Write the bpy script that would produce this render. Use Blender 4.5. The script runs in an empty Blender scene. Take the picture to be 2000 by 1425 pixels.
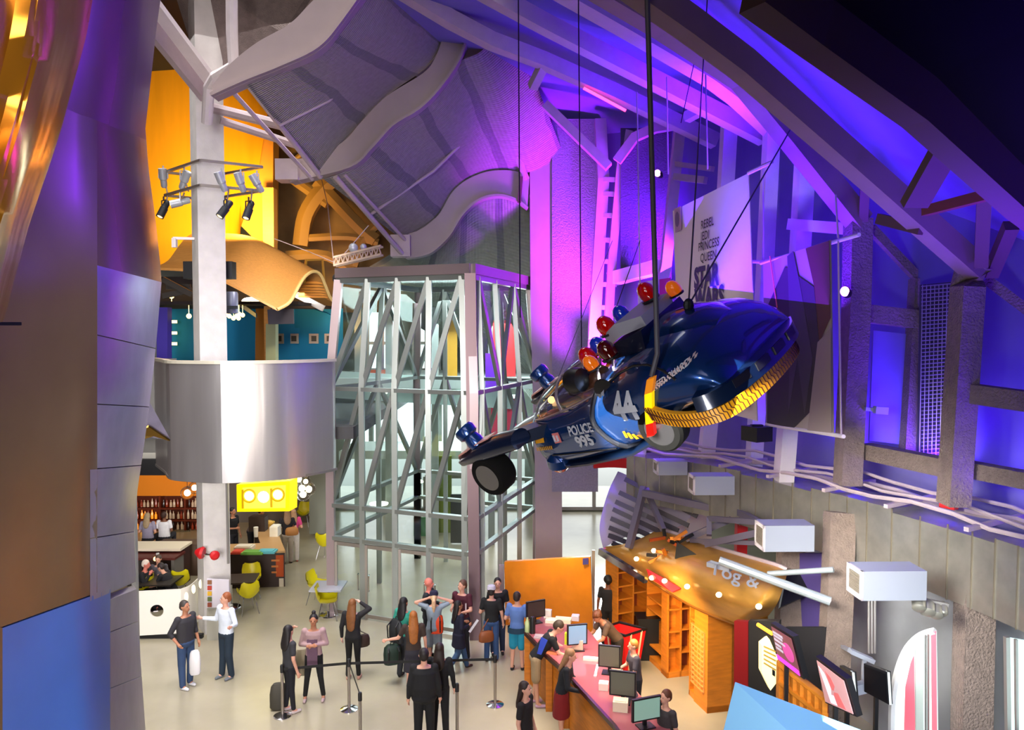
import bpy, math, random
import numpy as np
from mathutils import Vector, Matrix
sc = bpy.context.scene
col = sc.collection
random.seed(7)
PI = math.pi
# ---------------------------------------------------------------- camera
FPX, CAMZ = 1500.0, 7.2
TH = math.atan(62 / 1500)
cd = bpy.data.cameras.new('camera'); cam = bpy.data.objects.new('camera', cd); col.objects.link(cam)
cam.location = (0, 0, CAMZ); cam.rotation_euler = (PI / 2 - TH, 0, 0)
cd.sensor_width = 36; cd.lens = 36 * FPX / 2000; cd.clip_end = 300; cd.clip_start = 0.05
sc.camera = cam
# ---------------------------------------------------------------- world, exposure
w = bpy.data.worlds.new('daylight'); sc.world = w; w.use_nodes = True
bg = w.node_tree.nodes['Background']; bg.inputs[0].default_value = (0.93, 0.98, 1.0, 1); bg.inputs[1].default_value = 2.6
vs = sc.view_settings
sc.display_settings.display_device = 'sRGB'
vs.view_transform = 'Standard'; vs.look = 'None'; vs.gamma = 1.0; vs.use_curve_mapping = False; vs.exposure = 0.0
# ---------------------------------------------------------------- lights
def lin(c):
    if isinstance(c, str):
        c = [int(c[i:i + 2], 16) / 255 for i in (0, 2, 4)]
    return [x / 12.92 if x <= 0.04045 else ((x + 0.055) / 1.055) ** 2.4 for x in c]
def light(kind, name, loc, power, color=(1, 1, 1), size=1.0, size_y=None, target=None, spot=60, blend=.6):
    d = bpy.data.lights.new(name, kind); d.energy = power; d.color = color
    if kind == 'AREA':
        d.shape = 'RECTANGLE' if size_y else 'DISK'; d.size = size
        if size_y: d.size_y = size_y
    else:
        d.shadow_soft_size = size
    if kind == 'SPOT': d.spot_size = math.radians(spot); d.spot_blend = blend
    o = bpy.data.objects.new(name, d); col.objects.link(o); o.location = loc
    if target is not None:
        o.rotation_euler = (Vector(target) - Vector(loc)).to_track_quat('-Z', 'Y').to_euler()
    return o
PUR = (0.10, 0.012, 1.0); PNK = (0.60, 0.03, 1.0); AMB = (1.0, 0.50, 0.10); WRM = (1.0, 0.72, 0.38); DAY = (0.88, 0.96, 1.0)
def area(name, loc, power, color, sx, sy, target, spread=180):
    o = light('AREA', name, loc, power, color, sx, sy, target=target); o.data.spread = math.radians(spread); return o
area('skylight_hall', (-4.5, 15.5, 14.2), 820, (1, .96, .94), 8, 8, (-4.0, 15.6, 0), 75)
area('skylight_balcony', (-2.5, 3.0, 13.0), 110, (1, .86, .82), 6, 5, (-3.5, 17, 9), 90)
area('daylight_tower', (-1.5, 24.6, 7.9), 600, DAY, 5, 3, (-1.8, 22.0, 0))
area('daylight_tower_low', (-2.0, 29.0, 5.2), 900, DAY, 7, 2, (-2, 26, 0))
area('daylight_east_window', (3.2, 25.5, 3.2), 200, DAY, 3, 4, (2.2, 14, 0), 100)
area('hall_window_left', (-4.5, -6.5, 7.5), 260, (1, .97, .95), 1.2, 7, (-7, 17, 4), 60)
area('hall_window_mid', (-1.5, -6.5, 7.5), 220, (1, .97, .95), .8, 7, (-6, 17, 4), 50)
area('balcony_front_light', (-5.5, 12.0, 10.5), 150, (1, .95, .92), 3, 2, (-6.5, 17, 5), 100)
PURPLE_BAYS = [((7.05, 9.6, 4.9), (7.2, 11.4, 7.6), 650), ((6.7, 12.0, 5.0), (6.9, 13.2, 8.0), 750), ((6.3, 14.4, 5.0), (6.1, 15.6, 9.5), 650),
               ((5.6, 16.2, 5.2), (5.3, 17.8, 10), 600), ((4.6, 17.9, 5.2), (4.3, 19.6, 10), 550), ((7.7, 7.0, 4.9), (7.9, 9.0, 7.5), 420)]
for i, (p, t, e) in enumerate(PURPLE_BAYS):
    light('SPOT', 'purple_uplight', p, e * 1.0, PUR, .25, target=t, spot=150, blend=1)
area('purple_roof_wash', (4.2, 12.6, 7.8), 330, PUR, 2.2, 2.2, (5.2, 12.2, 13), 110)
area('purple_roof_wash', (5.2, 8.6, 6.6), 120, PUR, 1.6, 1.6, (6.4, 8.4, 11), 120)
light('SPOT', 'pink_uplight', (2.3, 20.3, 5.6), 4200, PNK, .2, target=(2.1, 22.1, 8.6), spot=80, blend=1)
area('violet_far_wash', (4.0, 19.2, 8.6), 420, (.22, .012, 1), 1.4, 1.4, (2.3, 21.8, 11.8), 70)
area('violet_roof_far', (4.2, 14.6, 9.6), 300, (.12, .01, 1), 1.8, 1.8, (3.4, 16.0, 13.4), 70)
area('car_low_fill', (1.2, 4.6, 4.2), 16, (1, .95, .9), 1, 1, (2.9, 7.6, 6.3), 60)  # added fill from below for the car tail, no lamp there
light('SPOT', 'banner_fill', (-1.2, 7.0, 9.6), 620, (1, .92, .96), .2, target=(3.55, 14.0, 8.9), spot=26, blend=.6)  # added fill that brightens the white banner
area('violet_mesh_wash', (2.05, 20.5, 7.2), 270, (.40, .02, 1), .8, .8, (1.95, 22.0, 10.2), 75)
area('gold_sheet_fill', (-1.0, 1.6, 7.8), 22, (1, .85, .6), .8, 1.6, (-2.9, 4.2, 8.4), 100)  # added fill close to the gold sheet, no real lamp
area('skin_warm_fill', (-1.5, 1.5, 4.6), 90, (1, .88, .74), 1.5, 1.5, (-4.6, 7.2, 4.0), 90)  # added warm fill for the lower part of the metal skin
light('SPOT', 'violet_spill', (3.9, 10.5, 11.2), 4200, (.16, .012, 1), .4, target=(-5.0, 7.6, 8.6), spot=48, blend=1)
light('SPOT', 'amber_wall_wash', (-7.6, 22.4, 10.4), 3600, (1, .66, .14), .4, target=(-10.4, 26, 11.2), spot=125, blend=1)
light('SPOT', 'amber_canopy_wash', (-4.2, 18.6, 10.0), 1100, (1, .88, .66), .3, target=(-7.6, 22.0, 8.6), spot=80, blend=1)
light('SPOT', 'amber_roof_wash', (-6.0, 25.0, 6.6), 500, (1, .5, .16), .5, target=(-5.6, 27.6, 10), spot=120, blend=1)
light('AREA', 'gallery_light', (-8.0, 24.2, 8.6), 90, (1, .95, .9), 3, 1, target=(-8, 28, 6))
light('AREA', 'bar_glow', (-11.5, 25.8, 3.6), 50, (1, .55, .22), 3, .6, target=(-11.5, 28, 1.5))
light('AREA', 'cafe_light', (-8.0, 22.0, 4.0), 150, (1, .93, .82), 5, 4, target=(-8, 22.0, 0))
light('SPOT', 'partition_lamp', (1.2, 17.6, 3.0), 300, (1, .62, .14), .1, target=(1.1, 18.6, 1.4), spot=110, blend=1)
area('ticket_counter_light', (1.6, 13.9, 3.6), 80, (1, .80, .60), 1.4, 2.0, (1.6, 13.9, 0), 100)
area('shelf_light', (2.45, 13.9, 2.2), 60, (1, .66, .30), .5, 1.2, (3.8, 15.8, .9), 120)
light('SPOT', 'violet_fan_spot', (3.9, 15.6, 5.9), 420, (.16, .02, 1), .2, target=(2.4, 17.2, 3.9), spot=50, blend=1)
area('blue_board_fill', (.6, 1.0, 7.6), 60, (.9, .95, 1), .5, .5, (3.2, 8.3, 3.2), 50)  # made-up source by the camera, added to brighten the blue board
area('canopy_face_light', (.8, 11.0, 5.6), 40, (1, .80, .5), 1.6, 1.6, (3.6, 13.6, 2.8), 80)
area('lower_wall_daylight', (4.2, 7.6, 3.0), 60, (.9, .96, 1), 2, 1.6, (6.4, 11, 2.0), 110)
area('duct_daylight', (1.5, 8.0, 6.0), 170, (1, .96, .84), 2, 2, (5.6, 12.0, 3.9), 50)
light('SPOT', 'car_key', (-2.6, 2.0, 8.0), 800, (.85, .93, 1), .4, target=(2.2, 8.2, 6.3), spot=36, blend=1)  # unseen key light added to brighten the car flank and skirt

# ---------------------------------------------------------------- helpers
_c, _s = math.cos(TH), math.sin(TH)
def at(px, py, Y):
    u = (px - 1000) / FPX; v = (712.5 - py) / FPX
    d = Vector((u, _c + v * _s, -_s + v * _c))
    return Vector((0, 0, CAMZ)) + d * (Y / d.y)
def fl(px, py, z=0.0):
    u = (px - 1000) / FPX; v = (712.5 - py) / FPX
    d = Vector((u, _c + v * _s, -_s + v * _c))
    return Vector((0, 0, CAMZ)) + d * ((z - CAMZ) / d.z)
MATS = {}
def mat(name, color, rough=.6, metal=0.0, emit=None, es=1.0, noise=0, nscale=6, bump=0, bscale=40, coat=0, trans=0, alpha=1, spec=.5, wave=None, stretch=None):
    if name in MATS: return MATS[name]
    m = bpy.data.materials.new(name); m.use_nodes = True; nt = m.node_tree; N = nt.nodes; L = nt.links
    b = N['Principled BSDF']; c = lin(color)
    b.inputs['Base Color'].default_value = (*c, 1); b.inputs['Roughness'].default_value = rough; b.inputs['Metallic'].default_value = metal
    b.inputs['Specular IOR Level'].default_value = spec
    if coat: b.inputs['Coat Weight'].default_value = coat; b.inputs['Coat Roughness'].default_value = .05
    if trans: b.inputs['Transmission Weight'].default_value = trans; b.inputs['IOR'].default_value = 1.12
    if alpha < 1: b.inputs['Alpha'].default_value = alpha
    if emit is not None:
        b.inputs['Emission Color'].default_value = (*lin(emit), 1); b.inputs['Emission Strength'].default_value = es
    tc = N.new('ShaderNodeTexCoord'); src = tc.outputs['Object']
    if stretch:
        mp = N.new('ShaderNodeMapping'); mp.inputs['Scale'].default_value = stretch; L.new(src, mp.inputs[0]); src = mp.outputs[0]
    if noise:
        n = N.new('ShaderNodeTexNoise'); n.inputs['Scale'].default_value = nscale; n.inputs['Detail'].default_value = 5; L.new(src, n.inputs['Vector'])
        r = N.new('ShaderNodeMapRange'); r.inputs[1].default_value = .3; r.inputs[2].default_value = .7; r.inputs[3].default_value = 1 - noise; r.inputs[4].default_value = 1 + noise
        L.new(n.outputs[0], r.inputs[0])
        h = N.new('ShaderNodeHueSaturation'); h.inputs['Color'].default_value = (*c, 1); L.new(r.outputs[0], h.inputs['Value']); L.new(h.outputs[0], b.inputs['Base Color'])
    if bump:
        n2 = N.new('ShaderNodeTexNoise'); n2.inputs['Scale'].default_value = bscale; n2.inputs['Detail'].default_value = 3; L.new(src, n2.inputs['Vector'])
        bp = N.new('ShaderNodeBump'); bp.inputs['Strength'].default_value = bump; bp.inputs['Distance'].default_value = .05
        L.new(n2.outputs[0], bp.inputs['Height']); L.new(bp.outputs[0], b.inputs['Normal'])
    MATS[name] = m
    return m
def wloc(o):
    v = Vector((0, 0, 0))
    while o is not None:
        v += o.location; o = o.parent
    return v
class MB:
    def __init__(s): s.v = []; s.f = []; s.mi = []; s.uv = {}; s.cur = 0
    def add(s, vs_, fs, mi=None):
        b = len(s.v); s.v += [Vector(p) for p in vs_]; s.f += [tuple(b + i for i in f) for f in fs]; s.mi += [s.cur if mi is None else mi] * len(fs); return s
    def box(s, c, d, rz=0, R=None):
        c = Vector(c); x, y, z = [a / 2 for a in d]
        R = R or Matrix.Rotation(rz, 3, 'Z')
        P = [c + R @ Vector((sx * x, sy * y, sz * z)) for sz in (-1, 1) for sy in (-1, 1) for sx in (-1, 1)]
        return s.add(P, [(0, 2, 3, 1), (4, 5, 7, 6), (0, 1, 5, 4), (2, 6, 7, 3), (0, 4, 6, 2), (1, 3, 7, 5)])
    def bar(s, a, b, w, h, up=(0, 0, 1)):
        return s.sweep([a, b], w, h, up)
    def sweep(s, pts, w, h, up=(0, 0, 1)):
        pts = [Vector(p) for p in pts]; up = Vector(up); rows = []
        for i, p in enumerate(pts):
            t = (pts[min(i + 1, len(pts) - 1)] - pts[max(i - 1, 0)]).normalized()
            u = up if abs(t.dot(up)) < .97 else Vector((0, 1, 0))
            sd = t.cross(u).normalized(); uu = sd.cross(t).normalized()
            rows.append([p + sd * a * w / 2 + uu * b * h / 2 for a, b in ((-1, -1), (1, -1), (1, 1), (-1, 1))])
        return s.loft(rows, closed=True, caps=True)
    def loft(s, rows, closed=False, caps=False, uv=False):
        n = len(rows[0]); b = len(s.v)
        for r in rows: s.v += [Vector(p) for p in r]
        m = n if closed else n - 1
        for i in range(len(rows) - 1):
            for j in range(m):
                k = (j + 1) % n
                s.f.append((b + i * n + j, b + i * n + k, b + (i + 1) * n + k, b + (i + 1) * n + j)); s.mi.append(s.cur)
        if uv:
            for i in range(len(rows)):
                for j in range(n): s.uv[b + i * n + j] = (j / (n - 1), i / (len(rows) - 1))
        if caps:
            s.f.append(tuple(b + j for j in range(n))[::-1]); s.f.append(tuple(b + (len(rows) - 1) * n + j for j in range(n))); s.mi += [s.cur] * 2
        return s
    def tube(s, pts, r, n=8, caps=True, closed=False):
        pts = [Vector(p) for p in pts]; rr = r if isinstance(r, (list, tuple)) else [r] * len(pts); rows = []
        prev = None; m = len(pts)
        for i, p in enumerate(pts):
            a = pts[(i + 1) % m] if closed else pts[min(i + 1, m - 1)]; bq = pts[(i - 1) % m] if closed else pts[max(i - 1, 0)]
            t = (a - bq).normalized()
            u = prev if prev is not None else (Vector((0, 0, 1)) if abs(t.z) < .9 else Vector((1, 0, 0)))
            sd = t.cross(u).normalized(); uu = sd.cross(t).normalized(); prev = uu
            rows.append([p + (sd * math.cos(q) + uu * math.sin(q)) * rr[i] for q in [2 * PI * k / n for k in range(n)]])
        if closed: rows.append(rows[0])
        return s.loft(rows, closed=True, caps=caps and not closed)
    def ell(s, c, r, n=12, m=8, R=None):
        c = Vector(c); r = (r, r, r) if not hasattr(r, '__len__') else r; rows = []
        for i in range(m + 1):
            a = -PI / 2 + PI * i / m; ca = max(math.cos(a), .02)
            row = []
            for k in range(n):
                q = Vector((ca * math.cos(2 * PI * k / n) * r[0], ca * math.sin(2 * PI * k / n) * r[1], math.sin(a) * r[2]))
                row.append(c + (R @ q if R else q))
            rows.append(row)
        return s.loft(rows, closed=True, caps=True)
    def lathe(s, prof, o=(0, 0, 0), ax=(0, 0, 1), n=16, caps=True):
        o = Vector(o); ax = Vector(ax).normalized(); u = ax.orthogonal().normalized(); w_ = ax.cross(u); rows = []
        for r, h in prof:
            rows.append([o + ax * h + (u * math.cos(q) + w_ * math.sin(q)) * max(r, .0005) for q in [2 * PI * k / n for k in range(n)]])
        return s.loft(rows, closed=True, caps=caps)
    def slab(s, pts, t, dirv=None):
        pts = [Vector(p) for p in pts]; nrm = Vector((0, 0, 0))
        for i in range(1, len(pts) - 1): nrm += (pts[i] - pts[0]).cross(pts[i + 1] - pts[0])
        nrm.normalize(); nrm = Vector(dirv).normalized() if dirv is not None else (nrm if nrm.y > 0 else -nrm)
        n = len(pts); b = len(s.v); s.v += pts + [p + nrm * t for p in pts]
        s.f.append(tuple(b + i for i in range(n))); s.f.append(tuple(b + n + i for i in range(n))[::-1]); s.mi += [s.cur] * 2
        for i in range(n):
            j = (i + 1) % n; s.f.append((b + i, b + n + i, b + n + j, b + j)); s.mi.append(s.cur)
        return s
    def plate(s, up, lo, Y, t):
        """band between two traced edges, both at distance Y (or per point), thickness t away"""
        f = lambda c: [at(*p, Y) if len(p) == 2 else at(*p) for p in c]
        U, Lo = f(up), f(lo); d = Vector((0, t, 0))
        return s.loft([[u, l, l + d, u + d] for u, l in zip(U, Lo)], closed=True, caps=True)
    def build(s, name, m, parent=None, smooth=False, rem=None, local=False, origin=None):
        me = bpy.data.meshes.new(name); V = s.v
        if parent is None:
            if origin is None and not local:
                xs = [p.x for p in V]; ys = [p.y for p in V]; zs = [p.z for p in V]
                origin = Vector(((min(xs) + max(xs)) / 2, (min(ys) + max(ys)) / 2, min(zs)))
            off = Vector(origin) if origin is not None else Vector((0, 0, 0))
        else: off = Vector((0, 0, 0)) if local else wloc(parent)
        me.from_pydata([tuple(p - off) for p in V], [], s.f)
        for mm in (m if isinstance(m, (list, tuple)) else [m]): me.materials.append(mm)
        for p, i in zip(me.polygons, s.mi): p.material_index = i; p.use_smooth = bool(smooth)
        if s.uv:
            uvl = me.uv_layers.new(name='uv')
            for lp in me.loops: uvl.data[lp.index].uv = s.uv.get(lp.vertex_index, (0, 0))
        me.validate(); me.update()
        import bmesh
        bm = bmesh.new(); bm.from_mesh(me); bmesh.ops.recalc_face_normals(bm, faces=bm.faces); bm.to_mesh(me); bm.free()
        if smooth and smooth != 'all':
            try: me.set_sharp_from_angle(angle=math.radians(38))
            except Exception: pass
        o = bpy.data.objects.new(name, me); col.objects.link(o)
        if parent is not None: o.parent = parent
        elif not local or origin is not None: o.location = off
        if rem: REM.append((o, rem))
        return o
REM = []
def bake_remesh():
    for o, r in REM:
        md = o.modifiers.new('r', 'REMESH'); md.mode = 'VOXEL'; md.voxel_size = r; md.use_smooth_shade = True
        sm = o.modifiers.new('s', 'SMOOTH'); sm.factor = .5; sm.iterations = 2
    bpy.context.view_layer.update(); dg = bpy.context.evaluated_depsgraph_get()
    for o, r in REM:
        me = bpy.data.meshes.new_from_object(o.evaluated_get(dg), depsgraph=dg); o.modifiers.clear(); old = o.data; o.data = me; me.name = o.name
        for p in me.polygons: p.use_smooth = True
    REM.clear()
def tag(o, label=None, cat=None, group=None, kind=None):
    if label: o['label'] = label
    if cat: o['category'] = cat
    if group: o['group'] = group
    if kind: o['kind'] = kind
    return o
def struct(o, label=None): return tag(o, kind='structure', label=label)
def empty(name, loc, label=None, cat=None, group=None, rz=0):
    o = bpy.data.objects.new(name, None); col.objects.link(o); o.location = loc; o.rotation_euler = (0, 0, rz); o.empty_display_size = .1
    return tag(o, label, cat, group)
def copy_tree(o, parent=None):
    c = o.copy(); col.objects.link(c)
    if parent is not None: c.parent = parent
    for ch in list(o.children): copy_tree(ch, c)
    return c
def text(name, s, m, org, xd, yd, size, parent, ext=.004, off=0.0, align='LEFT', warp=None, sx=1.0, local=False):
    cu = bpy.data.curves.new(name, 'FONT'); cu.body = s; cu.size = 1; cu.extrude = 0.0; cu.offset = off; cu.align_x = align; cu.resolution_u = 3
    o = bpy.data.objects.new(name, cu); col.objects.link(o); bpy.context.view_layer.update()
    dg = bpy.context.evaluated_depsgraph_get(); me = bpy.data.meshes.new_from_object(o.evaluated_get(dg), depsgraph=dg)
    col.objects.unlink(o); bpy.data.objects.remove(o)
    xd = Vector(xd).normalized(); yd = Vector(yd).normalized(); zd = xd.cross(yd); base = Vector((0, 0, 0)) if local else wloc(parent)
    n = len(me.vertices)
    for v in me.vertices:
        p = Vector(org) + xd * v.co.x * size * sx + yd * v.co.y * size + zd * ext
        if warp: p = warp(p)
        v.co = p - base
    me.materials.clear(); me.materials.append(m); me.name = name
    o = bpy.data.objects.new(name, me); col.objects.link(o); o.parent = parent
    return o
# ================================================================ materials
WHT = mat('white_paint', 'DDD3D6', .55, noise=.05, nscale=3, bump=.15, bscale=60)
STEEL = mat('painted_steel', 'B4A2A8', .5, noise=.06, nscale=4, bump=.1)
RST = mat('warm_lit_rib_steel', '8A7468', .6, noise=.06, nscale=3)  # tan of the warm ambient light put into the colour of these ribs
FOAM = mat('sprayed_fireproofing', '7E6E66', .95, noise=.12, nscale=8, bump=.8, bscale=30)
PANELW = mat('hall_wall_panel', '6E68A0', .85, noise=.05, nscale=2)  # violet tint puts part of the purple light into the base colour
DARKM = mat('dark_ceiling', '241F28', .9, noise=.1)
BLACK = mat('black_plastic', '121216', .45)
CONC = mat('polished_concrete', 'A39B84', .24, noise=.10, nscale=.9, bump=.02, bscale=3)
ALU = mat('brushed_aluminium', 'D2CED0', .30, .85, noise=.05, nscale=3, bump=.12, bscale=4, stretch=(1, 1, .08))
FRM = mat('grey_frame_metal', 'A8A4A2', .38, .75)
GALV = mat('galvanised_steel', 'B4B2AC', .36, .85, noise=.14, nscale=3, bump=.25, bscale=3)
DUCTW = mat('duct_grey', '9BA0B0', .5, .35)
GLASS = mat('tower_glass', 'DDF0EC', .03, trans=1.0)
WOOD = mat('honey_wood', 'C87820', .45, noise=.16, nscale=3, stretch=(1, 1, 6))
WOOD2 = mat('pale_maple_wood', 'C88E4C', .4, noise=.10, nscale=4, stretch=(1, 8, 8))
WOODD = mat('shelf_back_wood', '6E2C12', .55, noise=.1)
GOLDW = mat('gold_canopy_wood', 'B5843A', .30, .25, noise=.22, nscale=1.6, stretch=(.5, 1, 3))
CHROME = mat('chrome', 'D0D0D4', .12, 1.0)
BLUEW = mat('teal_blue_wall', '1488BC', .8)
RED = mat('red_paint', 'C8141C', .5)
RUB = mat('black_rubber', '070707', .9, spec=.2)
# ================================================================ shell
def plane_obj(name, pts, m, **k):
    b = MB(); b.slab(pts, .12, k.get('d')); return struct(b.build(name, m))
b = MB(); b.box((0, 13, -.1), (34, 46, .2)); struct(b.build('floor', CONC))
b = MB(); b.box((0, 13, 16.1), (34, 46, .2)); struct(b.build('ceiling', DARKM))
b = MB(); b.box((-15.1, 13, 8), (.2, 46, 16.4)); struct(b.build('wall_left', mat('dusky_wall', '5A4A48', .8)))
b = MB(); b.box((14.1, 13, 8), (.2, 46, 16.4)); struct(b.build('wall_east', DARKM))
b = MB(); b.box((0, -8.1, 8), (34, .2, 16.4)); struct(b.build('wall_front', mat('warm_back_wall', '4A3A38', .8)))
# rear wall with openings, px bands at Y = 31
def wallgrid(name, Y, x0, x1, bands, m, t=.3):
    b = MB()
    for yt, yb, op in bands:
        edges = [x0] + [v for o in op for v in o] + [x1]
        for i in range(0, len(edges), 2):
            if edges[i + 1] - edges[i] < 1: continue
            b.slab([at(edges[i], yt, Y), at(edges[i + 1], yt, Y), at(edges[i + 1], yb, Y), at(edges[i], yb, Y)], t, (0, 1, 0))
    return struct(b.build(name, m))
GREYW = mat('grey_rear_wall', '8C918A', .8, noise=.1, nscale=1)
wallgrid('wall_rear', 31, 250, 1420, [(-80, 606, []), (606, 722, [(718, 776), (808, 858)]), (722, 770, []), (770, 880, [(672, 720), (728, 752), (762, 808), (828, 850), (862, 900), (968, 1020), (1060, 1260)]),
        (880, 992, [(662, 745), (762, 808), (822, 905), (945, 1025), (1060, 1290)]), (992, 1006, []), (1006, 1045, [(655, 720), (730, 785), (795, 860), (868, 905), (945, 1025), (1060, 1330)])], GREYW)
# column of mullions for the rear windows
b = MB(); b.slab([at(1600, 10, 6.7), at(1800, 165, 7.3), at(2010, 355, 8.0), at(2120, 440, 8.5), at(2500, 440, 8.5), at(2500, -200, 7), at(1560, -200, 6.4), at(1540, -40, 6.4)], .2); struct(b.build('ceiling_black_shade', mat('shade_black', '16120F', .95)))  # added black sheet, stands for the unlit space beyond the darkest rib
k = 1
for xa, xb, ya, yb_ in [(718, 776, 606, 722), (808, 858, 606, 722), (1060, 1260, 770, 992), (830, 905, 930, 992), (945, 1025, 1006, 1045), (655, 770, 1006, 1045)]:
    b = MB(); Y = 30.9; xm = (xa + xb) / 2
    for (p, q) in [((xa, ya), (xb, ya)), ((xa, yb_), (xb, yb_)), ((xa, ya), (xa, yb_)), ((xb, ya), (xb, yb_)), ((xm, ya), (xm, yb_))]:
        b.bar(at(*p, Y), at(*q, Y), .14, .14)
    if yb_ - ya > 100: b.bar(at(xa, ya * .45 + yb_ * .55, Y), at(xb, ya * .45 + yb_ * .55, Y), .12, .12)
    fr = struct(b.build('window_%d' % k, FRM)); k += 1
wallgrid('wall_north', 31.6, -200, 250, [(-200, 1045, [])], DARKM)
wallgrid('wall_north_east', 31.6, 1420, 2100, [(-200, 1045, [])], DARKM)
# ================================================================ right hall wall (ribs, panels, roof)
plan = [(8.6, -4), (8.5, 2), (8.2, 6), (7.9, 8.2), (7.25, 10.9), (6.75, 13.2), (6.4, 14.9), (6.1, 16.5), (5.5, 18.3), (4.6, 20.2), (3.3, 22.4), (1.7, 23.9)]
jz = [7.2, 7.3, 7.5, 7.8, 8.5, 9.5, 10.6, 11.8, 12.5, 12.8, 13, 13.2]
rows = []
nd = Vector((-.91, -.42, 0))
for kk, ht in enumerate([3.3, None, 'r1', 'r2', 'r3']):
    row = []
    for (x, y), z in zip(plan, jz):
        if kk == 0: row.append(Vector((x, y, 3.3)))
        elif kk == 1: row.append(Vector((x, y, z)))
        else:
            q = [2.4, 5.0, 9.0][kk - 2]; u_ = [1.7, 3.1, 4.3][kk - 2] * (1 if y < 17 else .4)
            row.append(Vector((x, y, z + u_)) + nd * q)
    rows.append(row)
def dens(rows, n):
    out = []
    for r in rows:
        rr = []
        for a, c in zip(r[:-1], r[1:]):
            for i in range(n): rr.append(a.lerp(c, i / n))
        rr.append(r[-1]); out.append(rr)
    return out
b = MB(); b.loft(dens(rows[:2], 3)); struct(b.build('wall_right', PANELW))
b = MB(); b.loft(dens(rows[1:], 3)); struct(b.build('ceiling_right', PANELW))
# lower right wall below the duct (grey, with arched window)
LOWG = mat('lower_wall_plaster', '8E9096', .8, noise=.08, nscale=2)
b = MB()
lo = [Vector((x, y, 0)) for x, y in plan if 2 <= y < 18]; up = [Vector((x, y, 3.3)) for x, y in plan if 2 <= y < 18]
b.loft([lo, up]); struct(b.build('wall_right_lower', LOWG))
n_ = [0]
def rib(pts, w, h, m, label, up=(0, 0, 1), name='steel_rib', cat='steel rib', group=None):
    b = MB(); b.sweep([at(*p) for p in pts], w, h, up); return tag(b.build(name, m), label, cat, group)
DKSTEEL = mat('dark_brown_steel', '5A4238', .7)  # one even dark brown for the near rib and braces
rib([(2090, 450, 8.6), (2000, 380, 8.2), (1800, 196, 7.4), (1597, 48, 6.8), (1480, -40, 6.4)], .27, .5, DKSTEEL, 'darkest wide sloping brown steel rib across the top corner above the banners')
rib([(1862, 985, 10.6), (1890, 560, 10.5), (1902, 522, 10.5)], .30, .34, FOAM, 'rough wrapped upright column ending under the lowest sloping rib, beside the mesh grille', name='wrapped_column', cat='column')
rib([(1912, 530, 10.5), (1660, 308, 9.6), (1450, 125, 8.8), (1347, 48, 8.5), (1180, -70, 8)], .24, .30, RST, 'long tan sloping rib running down to the wrapped column beside the mesh grille')
rib([(1655, 945, 12.8), (1672, 600, 12.8), (1676, 428, 12.8)], .34, .36, FOAM, 'rough wrapped upright column standing directly behind the dark portrait banner', name='wrapped_column', cat='column')
rib([(1680, 434, 12.8), (1550, 272, 12.3), (1450, 150, 11.8), (1297, 48, 11.2), (1150, -40, 10.6)], .30, .34, RST, 'grey sloping rib meeting the wrapped column behind the dark portrait banner')
rib([(1530, 940, 14.3), (1556, 600, 14.3), (1572, 318, 14.3)], .28, .34, WHT, 'pale upright column seen between the white banner and the dark banner', name='steel_column', cat='column')
rib([(1472, 910, 15.8), (1492, 560, 15.8), (1508, 240, 15.8)], .26, .34, WHT, 'pale upright column along the edge of the tall white banner', name='steel_column', cat='column')
rib([(1510, 250, 15.8), (1440, 185, 15.3), (1386, 144, 14.8), (1224, 48, 13.8), (1000, -80, 12.6)], .34, .34, STEEL, 'bright violet lit rib whose end rests on the column by the tall white banner')
rib([(1494, 268, 16.5), (1280, 158, 16.0), (1066, 48, 15.5), (850, -70, 14.8)], .30, .32, STEEL, 'pale violet roof beam second above the pink neon tube')
rib([(1398, 276, 18.4), (1200, 180, 18.0), (1060, 118, 17.6), (960, 80, 17.2), (880, 38, 16.9), (720, -60, 16)], .30, .32, STEEL, 'violet roof beam carrying the pink neon tube')
rib([(1395, 560, 17.4), (1415, 400, 17.4), (1426, 215, 17.4)], .30, .34, WHT, 'pale post rising behind the upper edge of the tall white banner', name='steel_column', cat='column')
rib([(1272, 640, 19), (1300, 520, 19), (1316, 360, 19), (1328, 245, 19)], .24, .30, STEEL, 'slender leaning post just beyond the small round pink spotlight', name='steel_column', cat='column')
rib([(1245, 900, 17.6), (1252, 840, 17.6), (1266, 700, 17.6)], .30, .3, WHT, 'short pale post showing beneath the hanging car tail', name='steel_column', cat='column')
rib([(1378, 905, 16.6), (1388, 800, 16.6), (1395, 600, 16.6)], .30, .3, WHT, 'pale post showing under the lower corner of the white banner', name='steel_column', cat='column')
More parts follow.
